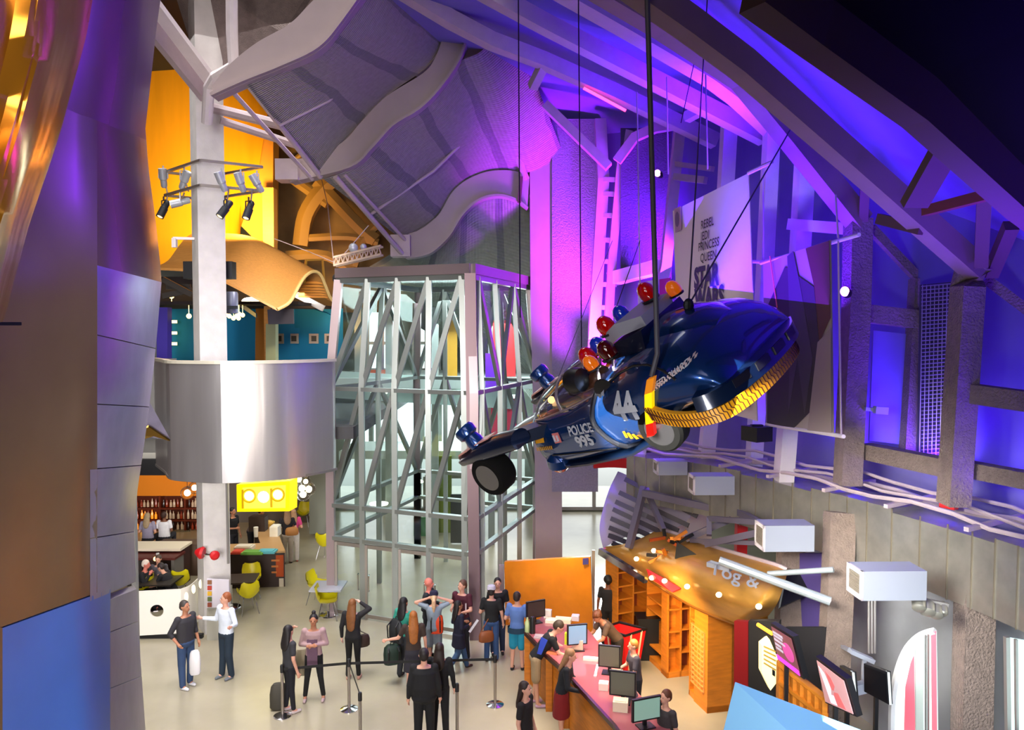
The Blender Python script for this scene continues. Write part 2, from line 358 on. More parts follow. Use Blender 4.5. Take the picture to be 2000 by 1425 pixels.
# diagonal braces in the near roof
for i, (p, q, w_, h_, m_, lb) in enumerate([
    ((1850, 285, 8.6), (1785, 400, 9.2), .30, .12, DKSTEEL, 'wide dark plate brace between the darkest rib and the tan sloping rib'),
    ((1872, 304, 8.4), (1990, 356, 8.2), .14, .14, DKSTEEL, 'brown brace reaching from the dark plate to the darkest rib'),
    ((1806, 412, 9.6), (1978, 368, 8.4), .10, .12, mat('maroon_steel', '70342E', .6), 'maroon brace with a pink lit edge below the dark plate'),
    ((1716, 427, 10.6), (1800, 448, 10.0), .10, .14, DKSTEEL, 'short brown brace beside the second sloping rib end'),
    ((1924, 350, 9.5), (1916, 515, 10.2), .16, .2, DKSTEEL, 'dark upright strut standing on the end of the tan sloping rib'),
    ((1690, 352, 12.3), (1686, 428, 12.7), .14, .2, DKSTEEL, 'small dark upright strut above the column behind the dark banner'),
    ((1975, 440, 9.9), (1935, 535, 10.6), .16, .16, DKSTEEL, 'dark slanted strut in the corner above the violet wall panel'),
    ((1700, 445, 13.0), (1790, 540, 13.0), .14, .14, FOAM, 'rough wrapped diagonal brace right above the framed violet panel'),
    ((1926, 545, 10.9), (2010, 608, 10.6), .14, .14, FOAM, 'rough wrapped diagonal brace starting at the lowest sloping rib'),
    ((1065, 205, 20.6), (1189, 326, 20.4), .36, .22, STEEL, 'pink lit slanting flange above the glowing magenta mesh wall'),
    ((1340, 230, 17.2), (1386, 205, 16.8), .22, .2, STEEL, 'short violet stub beam hanging under the pale violet roof beam'),
    ((1066, 118, 17.6), (1040, 170, 18.2), .2, .2, STEEL, 'short dark bracket by the junction of the violet beams'),
]):
    b = MB(); b.bar(at(*p), at(*q), w_, h_); tag(b.build('roof_brace', m_), lb, 'brace')
# girts
for p, q, t, m_, lb in [
    ((1545, 438, 14.2), (1668, 448, 13.0), .2, WHT, 'violet cross rail between the columns beside the dark banner top'),
    ((1690, 612, 13.0), (1800, 625, 12.9), .30, FOAM, 'fat wrapped cross rail over the framed violet wall panel'),
    ((1690, 880, 12.9), (1862, 915, 10.9), .26, FOAM, 'fat wrapped cross rail under the mesh grille'),
    ((1855, 762, 10.7), (2020, 785, 9.9), .26, FOAM, 'fat wrapped cross rail across the lower corner wall panel'),
    ((1890, 915, 10.7), (2020, 940, 9.9), .22, FOAM, 'fat wrapped cross rail directly over the far end of the pipes'),
    ((1795, 545, 13.0), (1775, 885, 12.9), .24, FOAM, 'wrapped upright rail between the framed violet panel and the grille'),
    ((1320, 320, 18.9), (1392, 330, 17.9), .12, STEEL, 'thin pink lit cross rail above the white banner corner'),
    ((1318, 345, 18.6), (1378, 352, 18.0), .16, STEEL, 'second pink lit cross rail touching the white banner corner'),
    ((1195, 545, 21), (1290, 520, 19.2), .34, WHT, 'wide pink lit ledge behind the car beacons')]:
    b = MB(); b.bar(at(*p), at(*q), t, t); tag(b.build('cross_rail', m_), lb, 'rail')
# framed panel + grille
b = MB(); b.slab([at(1706, 645, 13.15), at(1772, 652, 13.05), at(1762, 868, 13.0), at(1698, 860, 13.1)], .08); struct(b.build('trim_1', PANELW))
r_ = empty('mesh_grille', at(1830, 890, 12.0), 'tall lattice grille of thin wires glowing violet between wrapped columns', 'grille')
MESHM = mat('grille_wire', 'B0A6C0', .4, .6)
b = MB()
for i in range(44):
    y = 556 + i * 7.6; b.tube([at(1800, y + 3, 12.55), at(1868, y - 3, 11.6)], .009, 4)
for i in range(9):
    x = 1802 + i * 8; b.tube([at(x, 556, 12.55 - i * .11), at(x - 6, 890, 12.55 - i * .11)], .008, 4)
b.build('wire_lattice', MESHM, r_)
b = MB(); b.slab([at(1802, 556, 12.75), at(1866, 550, 11.8), at(1860, 892, 11.8), at(1796, 892, 12.75)], .05); b.build('backing_panel', mat('grille_backing', '4A4658', .8), r_)
# magenta mesh wall next to the big column
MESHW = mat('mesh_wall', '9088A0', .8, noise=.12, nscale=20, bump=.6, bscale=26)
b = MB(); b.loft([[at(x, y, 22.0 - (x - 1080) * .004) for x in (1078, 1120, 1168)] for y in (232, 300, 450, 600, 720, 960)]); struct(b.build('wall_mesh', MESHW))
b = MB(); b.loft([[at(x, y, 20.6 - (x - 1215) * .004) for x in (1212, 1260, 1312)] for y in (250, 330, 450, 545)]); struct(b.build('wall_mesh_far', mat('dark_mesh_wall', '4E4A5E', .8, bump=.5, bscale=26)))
b = MB(); b.loft([[at(x, y, 19.6) for x in (1392, 1420)] for y in (210, 400)]); struct(b.build('wall_mesh_upper', MESHW))
# ladder truss
r_ = empty('ladder_truss', at(1185, 800, 21), 'upright ladder truss with short rungs glowing pink and violet', 'truss')
b = MB(); b.sweep([at(1172, 235, 21.2), at(1178, 350, 21), at(1160, 650, 21), at(1150, 780, 21)], .30, .3); b.build('chord', STEEL, r_)
b = MB(); b.sweep([at(1232, 255, 20.6), at(1212, 320, 20.8), at(1196, 500, 20.8), at(1184, 700, 20.8), at(1176, 800, 20.8)], .22, .24); b.build('chord', STEEL, r_)
for y in (350, 378, 420, 468, 510, 555, 600, 650):
    b = MB(); b.bar(at(1168, y, 20.95), at(1204, y + 1, 20.75), .08, .12); b.build('rung', STEEL, r_)
b = MB(); b.sweep([at(1205, 315, 20.5), at(1240, 268, 20.4), at(1280, 250, 20.2), at(1340, 240, 20)], .2, .24); tag(b.build('curved_brace', STEEL), 'curved pink edged brace arching off the ladder truss top', 'brace')
b = MB(); b.tube([at(1140, 172, 17.75), at(1222, 216, 17.95)], .035, 8); tag(b.build('neon_tube', mat('pink_neon', 'FF4060', .4, emit='FF3A70', es=5)), 'glowing pink neon tube under the violet roof beam', 'lamp')
# tall thin column with bent steel beam
r_ = empty('bent_column', at(1065, 1090, 22.4), 'tall white bent steel column beside the glass tower, its beam leaning away at the top', 'column')
b = MB(); b.sweep([at(1072, 1230, 22.4), at(1070, 900, 22.4), at(1062, 600, 22.4), at(1060, 205, 22.4)], .78, .6, (0, 1, 0)); b.build('shaft', mat('column_paint', 'A0909A', .6, noise=.05, nscale=2), r_)
b = MB(); b.sweep([at(1066, 210, 22.3), at(1000, 150, 21.4), at(850, 40, 19.8), at(760, -30, 19)], .45, .40, (0, 1, 0)); b.build('beam', STEEL, r_)
for p, q in [((935, 110, 20.6), (1028, 350, 22)), ((968, 132, 21), (1036, 325, 22.2))]:
    b = MB(); b.bar(at(*p), at(*q), .12, .14); tag(b.build('roof_strut', STEEL), 'thin steel strut dropping to the last wavy beam' if p[0] < 950 else 'thin steel strut edging the dark violet mesh triangle', 'strut')
b = MB(); b.slab([at(974, 140, 22.9), at(1042, 190, 22.9), at(1042, 330, 22.9)], .1); struct(b.build('trim_2', mat('violet_mesh_triangle', '5A48A0', .8, bump=.4)))
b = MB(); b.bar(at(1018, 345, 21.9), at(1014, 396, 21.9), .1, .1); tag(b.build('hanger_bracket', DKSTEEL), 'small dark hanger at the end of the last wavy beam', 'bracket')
# ================================================================ wavy roof beams and ribbed sheets
def cr(pts, n=6):
    P = [pts[0]] + list(pts) + [pts[-1]]; out = []
    for i in range(1, len(P) - 2):
        for k_ in range(n):
            t = k_ / n; a, b_, c_, d_ = P[i - 1], P[i], P[i + 1], P[i + 2]
            out.append(tuple(.5 * ((2 * b_[j]) + (-a[j] + c_[j]) * t + (2 * a[j] - 5 * b_[j] + 4 * c_[j] - d_[j]) * t * t + (-a[j] + 3 * b_[j] - 3 * c_[j] + d_[j]) * t ** 3) for j in range(len(b_))))
    out.append(tuple(pts[-1])); return out
W0u = [(705, -90), (612, 0), (566, 46), (500, 84), (446, 128), (414, 168)]
W0l = [(745, -60), (672, 44), (624, 98), (550, 134), (480, 162), (418, 190)]
W1u = [(905, -30), (869, 61), (851, 110), (827, 142), (756, 187), (707, 236), (672, 275), (627, 300), (574, 312)]
W1l = [(965, -10), (918, 70), (897, 122), (860, 176), (820, 216), (770, 247), (728, 292), (686, 328), (572, 356)]
W2u = [(1034, 345), (1012, 336), (984, 332), (948, 336), (910, 352), (882, 377), (856, 420), (820, 448), (790, 458)]
W2l = [(1030, 408), (1008, 392), (974, 383), (936, 392), (904, 420), (880, 458), (850, 488), (826, 499), (794, 504)]
WAVE = mat('wavy_beam_paint', '9C8C8C', .55, noise=.05, nscale=2)
def flange(b, low, Y, w_):
    pts = [at(p[0], p[1], Y + w_ / 2 - .12) for p in low]; b.sweep(pts, w_, .06, (0, 0, 1))
for nm, u_, l_, Y, lab in [('w0', W0u, W0l, 16, 'wavy pale roof beam highest of three, nearest above the square pillar'),
                           ('w1', W1u, W1l, 19, 'middle wavy S shaped pale roof beam curving down to a square end box'),
                           ('w2', W2u, W2l, 22, 'lowest wavy S shaped pale roof beam directly above the glass tower')]:
    r_ = empty('wavy_beam', at(*l_[4], Y), lab, 'roof beam')
    b = MB(); b.plate(cr(u_), cr(l_), Y, .16); b.build('web', WAVE, r_, smooth=True)
    b = MB(); flange(b, cr(l_), Y, .42); b.build('flange', WAVE, r_, smooth=True)
    if nm != 'w0':
        ex, ey = l_[-1]; ux, uy = u_[-1]
        b = MB(); b.box(at((ex + ux) / 2 - 8, (ey + uy) / 2, Y), (.55, .5, (ey - uy) / 1500 * Y * .9)); b.build('end_box', STEEL, r_)
def sheet(name, ra, Ya, rb, Yb, n=10, seed=0, mm=None):
    A_ = [at(p[0], p[1], Ya if len(p) < 3 else p[2]) for p in cr(ra)]; B_ = [at(p[0], p[1], Yb if len(p) < 3 else p[2]) for p in cr(rb)]
    while len(B_) < len(A_): B_.append(B_[-1])
    A_ = A_[:len(B_)]; rows_ = [[a.lerp(c, i / n) for a, c in zip(A_, B_)] for i in range(n + 1)]
    b = MB(); b.loft(rows_, uv=True); return struct(b.build(name, mm, smooth='all'))
def ribbed(name, c0, c1):
    m = bpy.data.materials.new(name); m.use_nodes = True; nt = m.node_tree; N = nt.nodes; L = nt.links; bs = N['Principled BSDF']
    bs.inputs['Roughness'].default_value = .8
    uv = N.new('ShaderNodeUVMap'); sx = N.new('ShaderNodeSeparateXYZ'); L.new(uv.outputs[0], sx.inputs[0])
    # shade of insulation recesses painted as wide darker strips across, from the uv's u with noise wobble
    no = N.new('ShaderNodeTexNoise'); no.inputs['Scale'].default_value = 3; L.new(uv.outputs[0], no.inputs['Vector'])
    def mth(op, a, b_):
        x = N.new('ShaderNodeMath'); x.operation = op
        for i, q in enumerate((a, b_)):
            if q is None: continue
            if hasattr(q, 'is_linked') or not isinstance(q, (int, float)): L.new(q, x.inputs[i])
            else: x.inputs[i].default_value = q
        return x.outputs[0]
    u = mth('ADD', mth('MULTIPLY', sx.outputs[0], 4.0), mth('MULTIPLY', no.outputs[0], .25))
    fr = mth('FRACT', u, None); st = mth('LESS_THAN', fr, .2)
    n3 = N.new('ShaderNodeTexNoise'); n3.inputs['Scale'].default_value = 40; L.new(uv.outputs[0], n3.inputs['Vector'])
    mix = N.new('ShaderNodeMix'); mix.data_type = 'RGBA'; L.new(st, mix.inputs[0]); mix.inputs[6].default_value = (*lin(c0), 1); mix.inputs[7].default_value = (*lin(c1), 1)
    ms = N.new('ShaderNodeHueSaturation'); L.new(mix.outputs[2], ms.inputs['Color'])
    mr = N.new('ShaderNodeMapRange'); mr.inputs[3].default_value = .8; mr.inputs[4].default_value = 1.2; L.new(n3.outputs[0], mr.inputs[0]); L.new(mr.outputs[0], ms.inputs['Value'])
    L.new(ms.outputs[0], bs.inputs['Base Color'])
    wv = mth('SINE', mth('MULTIPLY', sx.outputs[1], 420.0), None)
    wu = mth('SINE', mth('MULTIPLY', sx.outputs[0], 300.0), None)
    bp = N.new('ShaderNodeBump'); bp.inputs['Strength'].default_value = .5; bp.inputs['Distance'].default_value = .03
    L.new(mth('ADD', wv, mth('MULTIPLY', wu, .4)), bp.inputs['Height']); L.new(bp.outputs[0], bs.inputs['Normal'])
    return m
RIB = ribbed('ribbed_roof_sheet', '8F8883', '747070'); RIBG = ribbed('ribbed_roof_sheet_far', '7E837C', '62666A')
b = MB(); b.slab([at(320, -80, 18.5), at(660, -80, 17.5), at(560, 70, 17.5), at(430, 190, 18.5), at(396, 160, 18.8)], .1); struct(b.build('ceiling_grey', mat('ceiling_grey_spray', '7A6C68', .9, noise=.15, bump=.5)))
sheet('ceiling_wave', [(830, -90), (745, -60), (672, 44), (624, 98), (550, 134), (482, 165)], 16.1, [(905, -30), (869, 61), (840, 125), (756, 187), (690, 255), (624, 342)], 19.1, mm=RIB)
sheet('ceiling_wave_middle', [(1000, 40), (940, 100), (897, 122), (860, 176), (820, 216), (770, 247), (728, 292), (686, 328), (632, 350)], 19.1,
      [(1100, 300), (1040, 335), (984, 332), (948, 336), (910, 352), (882, 377), (856, 420), (820, 448), (788, 470)], 22.1, mm=RIB)
sheet('ceiling_wave_far', [(1045, 380), (1008, 380), (974, 374), (936, 382), (904, 412), (880, 448), (850, 478), (826, 490), (790, 480)], 22.2,
      [(1050, 800), (1020, 760), (980, 740), (940, 700), (900, 680), (860, 660), (820, 640), (760, 600), (680, 545)], 29, mm=RIBG)
# struts and tie rods
for p, q, r0, lb in [((485, 165, 16.3), (626, 345, 19), .07, 'steel tie strut from the pillar head to the middle wavy beam'), ((455, 180, 16.3), (610, 350, 19), .05, 'thinner steel tie strut parallel to the strut at the pillar head'),
                     ((655, 345, 19.1), (790, 500, 21.9), .07, 'steel tie strut joining the middle and lowest wavy beams'), ((672, 340, 19.2), (800, 478, 22), .05, 'thinner steel tie strut joining the middle and lowest wavy beams'),
                     ((545, 246, 17.3), (735, 108, 18.2), .035, 'pinkish curved tie rod across the first ribbed roof sheet'), ((725, 418, 20.6), (968, 214, 21), .04, 'pinkish curved tie rod across the middle ribbed roof sheet'),
                     ((412, 210, 18.2), (620, 262, 18.6), .12, 'upper pale pipe strut leading off the square pillar'), ((430, 235, 18.4), (600, 290, 19.6), .10, 'lower grey pipe strut leading off the square pillar')]:
    b = MB(); a_, c_ = at(*p), at(*q); m_ = (a_ + c_) / 2 - Vector((0, 0, .25 if 'curved' in lb else 0)); b.tube([a_, a_.lerp(m_, .5) , m_, m_.lerp(c_, .5), c_] if 'curved' in lb else [a_, c_], r0, 8)
    tag(b.build('tie_rod', STEEL), lb, 'tie rod')
# white pipe near ceiling
b = MB(); b.tube([at(452, -60, 16.3), at(453, 65, 16.5), at(456, 128, 16.6), at(420, 150, 16.8), at(408, 170, 17), at(404, 240, 17.4)], .12, 10); tag(b.build('bent_pipe', WHT), 'bent white pipe running down to the head of the square pillar', 'pipe')
r_ = empty('pitched_beam', at(350, 110, 17), 'pale steel beam slanting from the curved metal panel to the pillar head', 'beam')
b = MB(); b.bar(at(220, -60, 15.2), at(404, 172, 18.2), .14, .75); b.build('web', STEEL, r_)
b = MB(); b.bar(at(240, -70, 15.2), at(412, 160, 18.0), .34, .12); b.build('flange', WHT, r_)
# ================================================================ foreground curved metal skins (left)
PURP = mat('violet_bronze_skin', '66543E', .24, .3, noise=.10, nscale=1.2, bump=.06, bscale=1.2)
PURU = mat('plum_bronze_skin', '6A4E54', .26, .3, noise=.10, nscale=1.5, bump=.06, bscale=1.2)
BRUSH = mat('brushed_grey_skin', '8A849A', .36, .7, noise=.08, nscale=5, bump=.08, bscale=3)
BLUES = mat('blue_skin', '3C62B4', .3, .2, noise=.06, nscale=2)
GOLD = mat('gold_skin', 'C08428', .18, .6, noise=.15, nscale=2, bump=.35, bscale=1.6, stretch=(1, 1, .35))
# right silhouette edge of the big skin: (px, py); surface runs from the edge (far) to the left of the frame (near)
edge = [(322, -60), (305, 60), (292, 180), (284, 250), (290, 330), (304, 430), (316, 545), (306, 660), (296, 760), (280, 880), (268, 960), (262, 1040), (264, 1100), (268, 1180), (274, 1280), (281, 1380), (288, 1480)]
def skinpt(i, t):
    x, y = edge[i]; x2 = x + (-160 - x) * t
    Y = 8.8 - 4.6 * (t ** .8) ; Y += .8 * math.sin(min(t * 2.2, 1) * PI / 2) * 0
    # cylinder like turn close to the edge
    Y = 8.8 - 1.9 * (1 - (1 - min(t / .28, 1)) ** 2) ** .5 * .9 - 2.4 * t
    return at(x2, y, Y)
def yrow(y):
    for i in range(len(edge) - 1):
        if edge[i][1] <= y <= edge[i + 1][1]:
            q = (y - edge[i][1]) / (edge[i + 1][1] - edge[i][1]); return edge[i][0] + (edge[i + 1][0] - edge[i][0]) * q
    return edge[-1][0]
def skin_pt(x, y):
    e = yrow(y); t = max(0, (e - x) / (e + 160))
    Y = 8.8 - 1.7 * math.sqrt(max(0, 1 - (1 - min(t / .28, 1)) ** 2)) - 2.4 * t
    return at(x, y, Y)
def patch(name, left, right, y0f, y1f, m, parent, nx=14, ny=14):
    """skin patch between x=left(y) and x=right(y), rows from y0(x) to y1(x)"""
    rows_ = []
    for j in range(ny + 1):
        row = []
        for i in range(nx + 1):
            u_ = i / nx; v_ = j / ny
            ya = y0f(0) if callable(y0f) else y0f; yb = y1f(0) if callable(y1f) else y1f
            x = left + (right - left) * u_ if not callable(right) else None
            if callable(right):
                y = ya + (yb - ya) * v_; x = left + (right(y) - left) * u_
            if callable(y0f): ya = y0f(x)
            if callable(y1f): yb = y1f(x)
            y = ya + (yb - ya) * v_
            if callable(right): x = left + (right(y) - left) * u_
            row.append(skin_pt(x, y))
        rows_.append(row)
    b = MB(); b.loft(rows_); d = Vector((-.10, .14, 0)); b2 = [[p + d for p in r] for r in rows_]
    b.loft([r[::-1] for r in b2]); b.loft([rows_[0], b2[0]]); b.loft([rows_[-1], b2[-1]]); b.loft([[r[-1] for r in rows_], [r[-1] for r in b2]])
    return b.build(name, m, parent, smooth=True)
E = lambda y: yrow(y)
skin = empty('metal_skin', skin_pt(200, 1400), 'huge curved sheet metal sculpture wall with purple, brown, grey and blue panels', 'metal wall')
jag = lambda x: 212 + (x - 120) * .36 if x < 265 else 262
patch('upper_panel', -150, E, -55, lambda x: 205 + max(0, (x - 110)) * .38, PURU, skin)
patch('middle_panel', -150, 190, lambda x: 205 + max(0, (x - 110)) * .38, lambda x: 1225 - (x + 0) * .36, PURP, skin, 16, 18)
patch('middle_panel', 190, E, lambda x: 205 + max(0, (x - 110)) * .38, lambda x: 518 + (x - 190) * .28, PURP, skin, 8, 8)
ys = [(518, 655), (655, 790), (790, 916), (916, 1050), (1050, 1150)]
for k_, (a_, c_) in enumerate(ys):
    sl = [.28, .22, .05, -.08, -.15, -.4][k_:k_ + 2]
    if k_ == 4: c_ = 1170
    patch('grey_panel', 176 if k_ > 2 else 190, E, (lambda x, a_=a_, q=sl[0]: a_ + (x - 190) * q), (lambda x, c_=c_, q=sl[1]: c_ + (x - 190) * q - (2 if True else 0)), BRUSH, skin, 8, 6)
for (a_, c_) in [(1170, 1235), (1235, 1345), (1345, 1480)]:
    patch('grey_panel', 215 , E, (lambda x, a_=a_: a_ - (x - 215) * .35), (lambda x, c_=c_: c_ - 2 - (x - 215) * .35), BRUSH, skin, 8, 6)
patch('blue_panel', 5, 216, lambda x: 1228 - (x + 0) * .36, lambda x: 1480, BLUES, skin, 12, 10)
patch('middle_panel', -150, 5, lambda x: 1225, lambda x: 1480, PURP, skin, 4, 6)
b = MB(); b.slab([skin_pt(186, y) + Vector((.02, -.05, 0)) for y in (60, 61)] + [skin_pt(189, y) + Vector((.02, -.05, 0)) for y in (61, 60)], .01)
# gold sheet nearest the lens
ge = [(180, -60), (163, 45), (150, 100), (128, 180), (112, 240), (90, 310), (66, 380), (46, 440), (30, 500), (16, 550), (2, 605), (-30, 700)]
rows_ = []
for x, y in cr(ge, 5):
    rows_.append([at(x - d, y, 4.6 - 1.6 * (d / 330) + .10 * math.sin(d * .05 + y * .004) - .25 * math.sin(min(d / 60, 1) * PI / 2)) for d in (0, 6, 14, 26, 40, 60, 85, 110, 150, 200, 260, 330)])
b = MB(); b.loft(rows_); b.loft([[p + Vector((0, .05, 0)) for p in r][::-1] for r in rows_]); b.loft([[r[0] for r in rows_], [r[0] + Vector((0, .05, 0)) for r in rows_]])
tag(b.build('gold_skin', GOLD, smooth=True), 'rippled gold metal sheet hanging in front of the purple metal wall', 'metal sheet')
b = MB(); b.bar(at(-30, 632, 4.4), at(40, 632, 4.6), .02, .02); tag(b.build('ledge_rail', BLACK), 'thin black rod sticking out beside the gold sheet tip', 'rod')
# ================================================================ yellow lit timber wall + box post
YW = mat('plywood_wall', 'F2A818', .6, noise=.06, nscale=1.5, stretch=(2, 2, .3))
rows_ = [[at(x, y, Y) for x, Y in zip((240, 300, 360, 420, 470, xr), (26.5, 26.2, 26, 25.8, 25.4, 24.8))] for y, xr in ((-60, 560), (80, 545), (240, 520), (330, 505), (400, 485), (445, 470), (520, 466))]
b = MB(); b.loft(rows_); struct(b.build('wall_yellow', YW, smooth='all'))
b = MB(); b.slab([at(470, 440, 25.1), at(500, 250, 25.1), at(534, 262, 25.1), at(532, 470, 25.1), at(500, 470, 25.1)], .6); tag(b.build('timber_pier', mat('timber_pier_wood', 'B87A28', .7)), 'amber timber pier closing the yellow wall behind the hanging spotlights', 'pier')
b = MB(); b.slab([at(512, 366, 24.6), at(534, 366, 24.6), at(537, 785, 24.6), at(518, 785, 24.6)], .4); tag(b.build('box_post', WOOD2), 'plain square timber post rising behind the wavy wooden canopy', 'post')
b = MB(); b.slab([at(512, 280, 26), at(526, 280, 26), at(526, 380, 26), at(512, 380, 26)], .3); tag(b.build('box_post', mat('post_amber', 'A8741E', .7)), 'darker timber post continuing up above the square timber post', 'post')
# brown far roof
BRN = mat('brown_far_roof', '7A5A34', .8, noise=.2, nscale=1.2)
b = MB(); b.loft([[at(x, y, Y) for x in (500, 600, 700, 800)] for y, Y in ((230, 27), (330, 28), (450, 29), (610, 30))]); struct(b.build('wall_brown', BRN, smooth='all'))
BRN2 = mat('brown_truss_steel', '9A7038', .6)
for i, (pts, r0, lb) in enumerate([([(588, 480), (598, 420), (630, 372), (672, 340), (720, 330)], .30, 'big curved brown rib arching behind the wavy canopy'),
    ([(540, 330), (600, 372), (640, 400)], .16, 'brown sloping purlin left of the curved brown rib'), ([(620, 355), (700, 440), (735, 470)], .26, 'broad brown diagonal beam crossing the curved rib'),
    ([(600, 465), (680, 462), (740, 474)], .14, 'low level brown purlin behind the white roof truss'), ([(548, 318), (560, 322), (590, 300)], .08, 'short amber zigzag pipe above the box post'),
    ([(690, 520), (708, 470), (735, 440)], .18, 'dark red brown hoop next to the end of the white roof truss'), ([(560, 500), (640, 500), (700, 540)], .2, 'dark brown beam under the curved rib')]):
    b = MB(); b.tube([at(x, y, 27.0) for x, y in cr(pts, 4)], r0, 6); tag(b.build('brown_rib', BRN2), lb, 'roof rib')
# ================================================================ square pillar
r_ = empty('square_pillar', at(420, 1238, 18.4), 'tall square white concrete pillar passing behind the curved metal balcony front', 'pillar')
PILW = mat('pillar_concrete', 'CFCBC8', .7, noise=.08, nscale=3, bump=.1)
b = MB(); rz = math.radians(30); px_, wz = 408, .62
c0 = at(408, 700, 18.4)
b.box((c0.x, 18.5, 8.0), (.62, .62, 16.0), math.radians(35)); b.build('shaft', PILW, r_)
b = MB(); b.box((c0.x, 18.5, 4.1), (.70, .70, 3.2), math.radians(35))
b = MB(); b.bar(at(443, 935, 17.95), at(446, 1100, 17.95), .05, .05); b.build('conduit', FRM, r_)
# fire bell / red valves
r_ = empty('red_valve', at(425, 1085, 17.8), 'red hose valve caps clamped on the square pillar near the bar', 'valve')
b = MB(); b.lathe([(.13, 0), (.15, .06), (.10, .14), (.05, .2)], at(398, 1080, 17.8), (-1, 0, .2)); b.build('cap', RED, r_, smooth=True)
b = MB(); b.lathe([(.10, 0), (.11, .08), (.06, .12)], at(418, 1083, 17.7), (.6, -.8, 0)); b.build('cap', RED, r_, smooth=True)
b = MB(); b.tube([at(398, 1082, 17.8), at(418, 1083, 17.8)], .03, 8); b.build('pipe', CHROME, r_)
# poster on pillar foot
r_ = empty('notice_board', at(425, 1190, 17.6), 'pale notice board with small pictures at the pillar foot', 'notice board')
b = MB(); b.slab([at(404, 1130, 17.7), at(447, 1132, 17.7), at(447, 1186, 17.7), at(404, 1186, 17.7)], .04); b.build('board', mat('notice_paper', 'D6D0DA', .7), r_)
for i, cc in enumerate(['8A5A3A', 'B03A2A', 'D8A828', '5A6A3A', '904830']):
    b = MB(); y = 1133 + i * 11; b.slab([at(405, y, 17.66), at(413, y, 17.66), at(413, y + 8, 17.66), at(405, y + 8, 17.66)], .02); b.build('picture', mat('print_%d' % i, cc, .7), r_)
b = MB(); b.slab([at(404, 1188, 17.75), at(446, 1188, 17.75), at(446, 1252, 17.75), at(404, 1250, 17.75)], .3); tag(b.build('pillar_plinth', mat('plinth_grey', 'B2B0A4', .7)), 'low grey plinth panel under the notice board', 'plinth')
# ================================================================ spotlight rig on pillar
LAMPW = mat('lamp_body_white', 'B8BCC6', .4, .3); LAMPK = mat('lamp_body_black', '2A2C30', .5, .2); LENS = mat('warm_lens', 'FFE0A0', .3, emit='FFD080', es=4)
def can(p, d, ln, r, m, label, parent=None, lens=True, cat='spotlight'):
    """theatre spotlight: body, lens, yoke hung from its top"""
    p = Vector(p); d = Vector(d).normalized(); rt = empty('spotlight', p, label, cat)
    b = MB(); b.lathe([(r * .55, -ln * .5), (r * .8, -ln * .42), (r * .8, -ln * .1), (r, -ln * .05), (r, ln * .5), (r * .85, ln * .48)], p, d, 14); b.build('lamp_body', m, rt, smooth=True)
    if lens:
        b = MB(); b.lathe([(r * .84, ln * .46), (r * .5, ln * .5), (.002, ln * .515)], p, d, 14); b.build('lens', LENS, rt, smooth=True)
    u = Vector((0, 0, 1)); sd = d.cross(u); sd = sd.normalized() if sd.length > .1 else Vector((1, 0, 0)); up = u * (r * 2.2)
    b = MB(); b.sweep([p + sd * r * 1.1, p + sd * r * 1.1 + up, p - sd * r * 1.1 + up, p - sd * r * 1.1], .03, .02, d); b.tube([p + up, p + up * 1.45], .02, 6); b.build('yoke', m, rt)
    return rt
RAIL = mat('rig_rail', 'B0A8A0', .35, .8)
pc = Vector((c0.x, 18.5, 0)); 
for (yy, lb) in ((324, 'upper square rail ring around the pillar carrying spotlights'), (371, 'lower square rail ring around the pillar carrying spotlights')):
    z = at(408, yy, 18.3).z; A1, B1, C1, D1 = at(322, yy + 6, 19.0), at(392, yy - 8, 17.7), at(512, yy + 3, 18.4), at(404, yy + 12, 19.6)
    for q in (A1, B1, C1, D1): q.z = z
    r_ = empty('rail_ring', (pc.x, pc.y, z), lb, 'lighting rail')
    for a_, c_ in ((A1, B1), (B1, C1), (C1, D1), (D1, A1)):
        b = MB(); b.bar(a_, c_, .06, .06); b.build('rail', RAIL, r_)
for (x, y, Y, dx, dz, m_, lb) in [(319, 348, 18.9, .05, 1, LAMPW, 'white spotlight standing upright at the corner end of the rail ring'),
    (360, 352, 18.4, .5, .9, LAMPW, 'white spotlight tipped upward between rail rings beside the pillar'), (433, 355, 17.7, -.25, .9, LAMPW, 'bright white spotlight right on the pillar corner'),
    (470, 356, 18.0, -.2, .9, LAMPW, 'pale spotlight pointing up between the rails over the yellow wall'), (502, 358, 18.2, -.45, .9, LAMPW, 'pale spotlight at the outer rail end close to the timber post'),
    (320, 408, 18.8, -.3, -.9, LAMPK, 'black spotlight hanging from the corner end of the lower rail'), (352, 395, 18.5, -.9, -.3, LAMPW, 'pale spotlight lying nearly level under the lower rail'),
    (440, 408, 17.8, -.5, -.85, LAMPK, 'black spotlight hanging against the pillar edge'), (486, 410, 18.1, -.2, -.9, LAMPK, 'black spotlight hanging over the wooden canopy')]:
    q_ = at(x, y, Y); s_ = can(q_, (dx, -.35, dz), .46, .095, m_, lb, lens=dz < 0)
    zr = at(408, 371, 18.3).z; b = MB(); b.tube([q_ + Vector((0, .05, 0)), Vector((q_.x + .05, q_.y + .12, zr))], .018, 6); b.build('clamp_rod', RAIL, s_)
b = MB(); b.bar(at(338, 465, 18.2), at(380, 466, 18.3), .07, .06); b.box(at(341, 474, 18.2), (.1, .1, .22)); tag(b.build('pillar_bracket', WHT), 'white bracket arm with a tiny hanging camera on the pillar', 'bracket')
for x, lb in ((377, 'black loudspeaker box clamped on the shaded side of the pillar'), (443, 'black loudspeaker box peeking out past the pillar over the canopy')):
    b = MB(); b.box(at(x, 528, 18.9), (.36, .3, .42)); tag(b.build('loudspeaker', BLACK), lb, 'speaker')
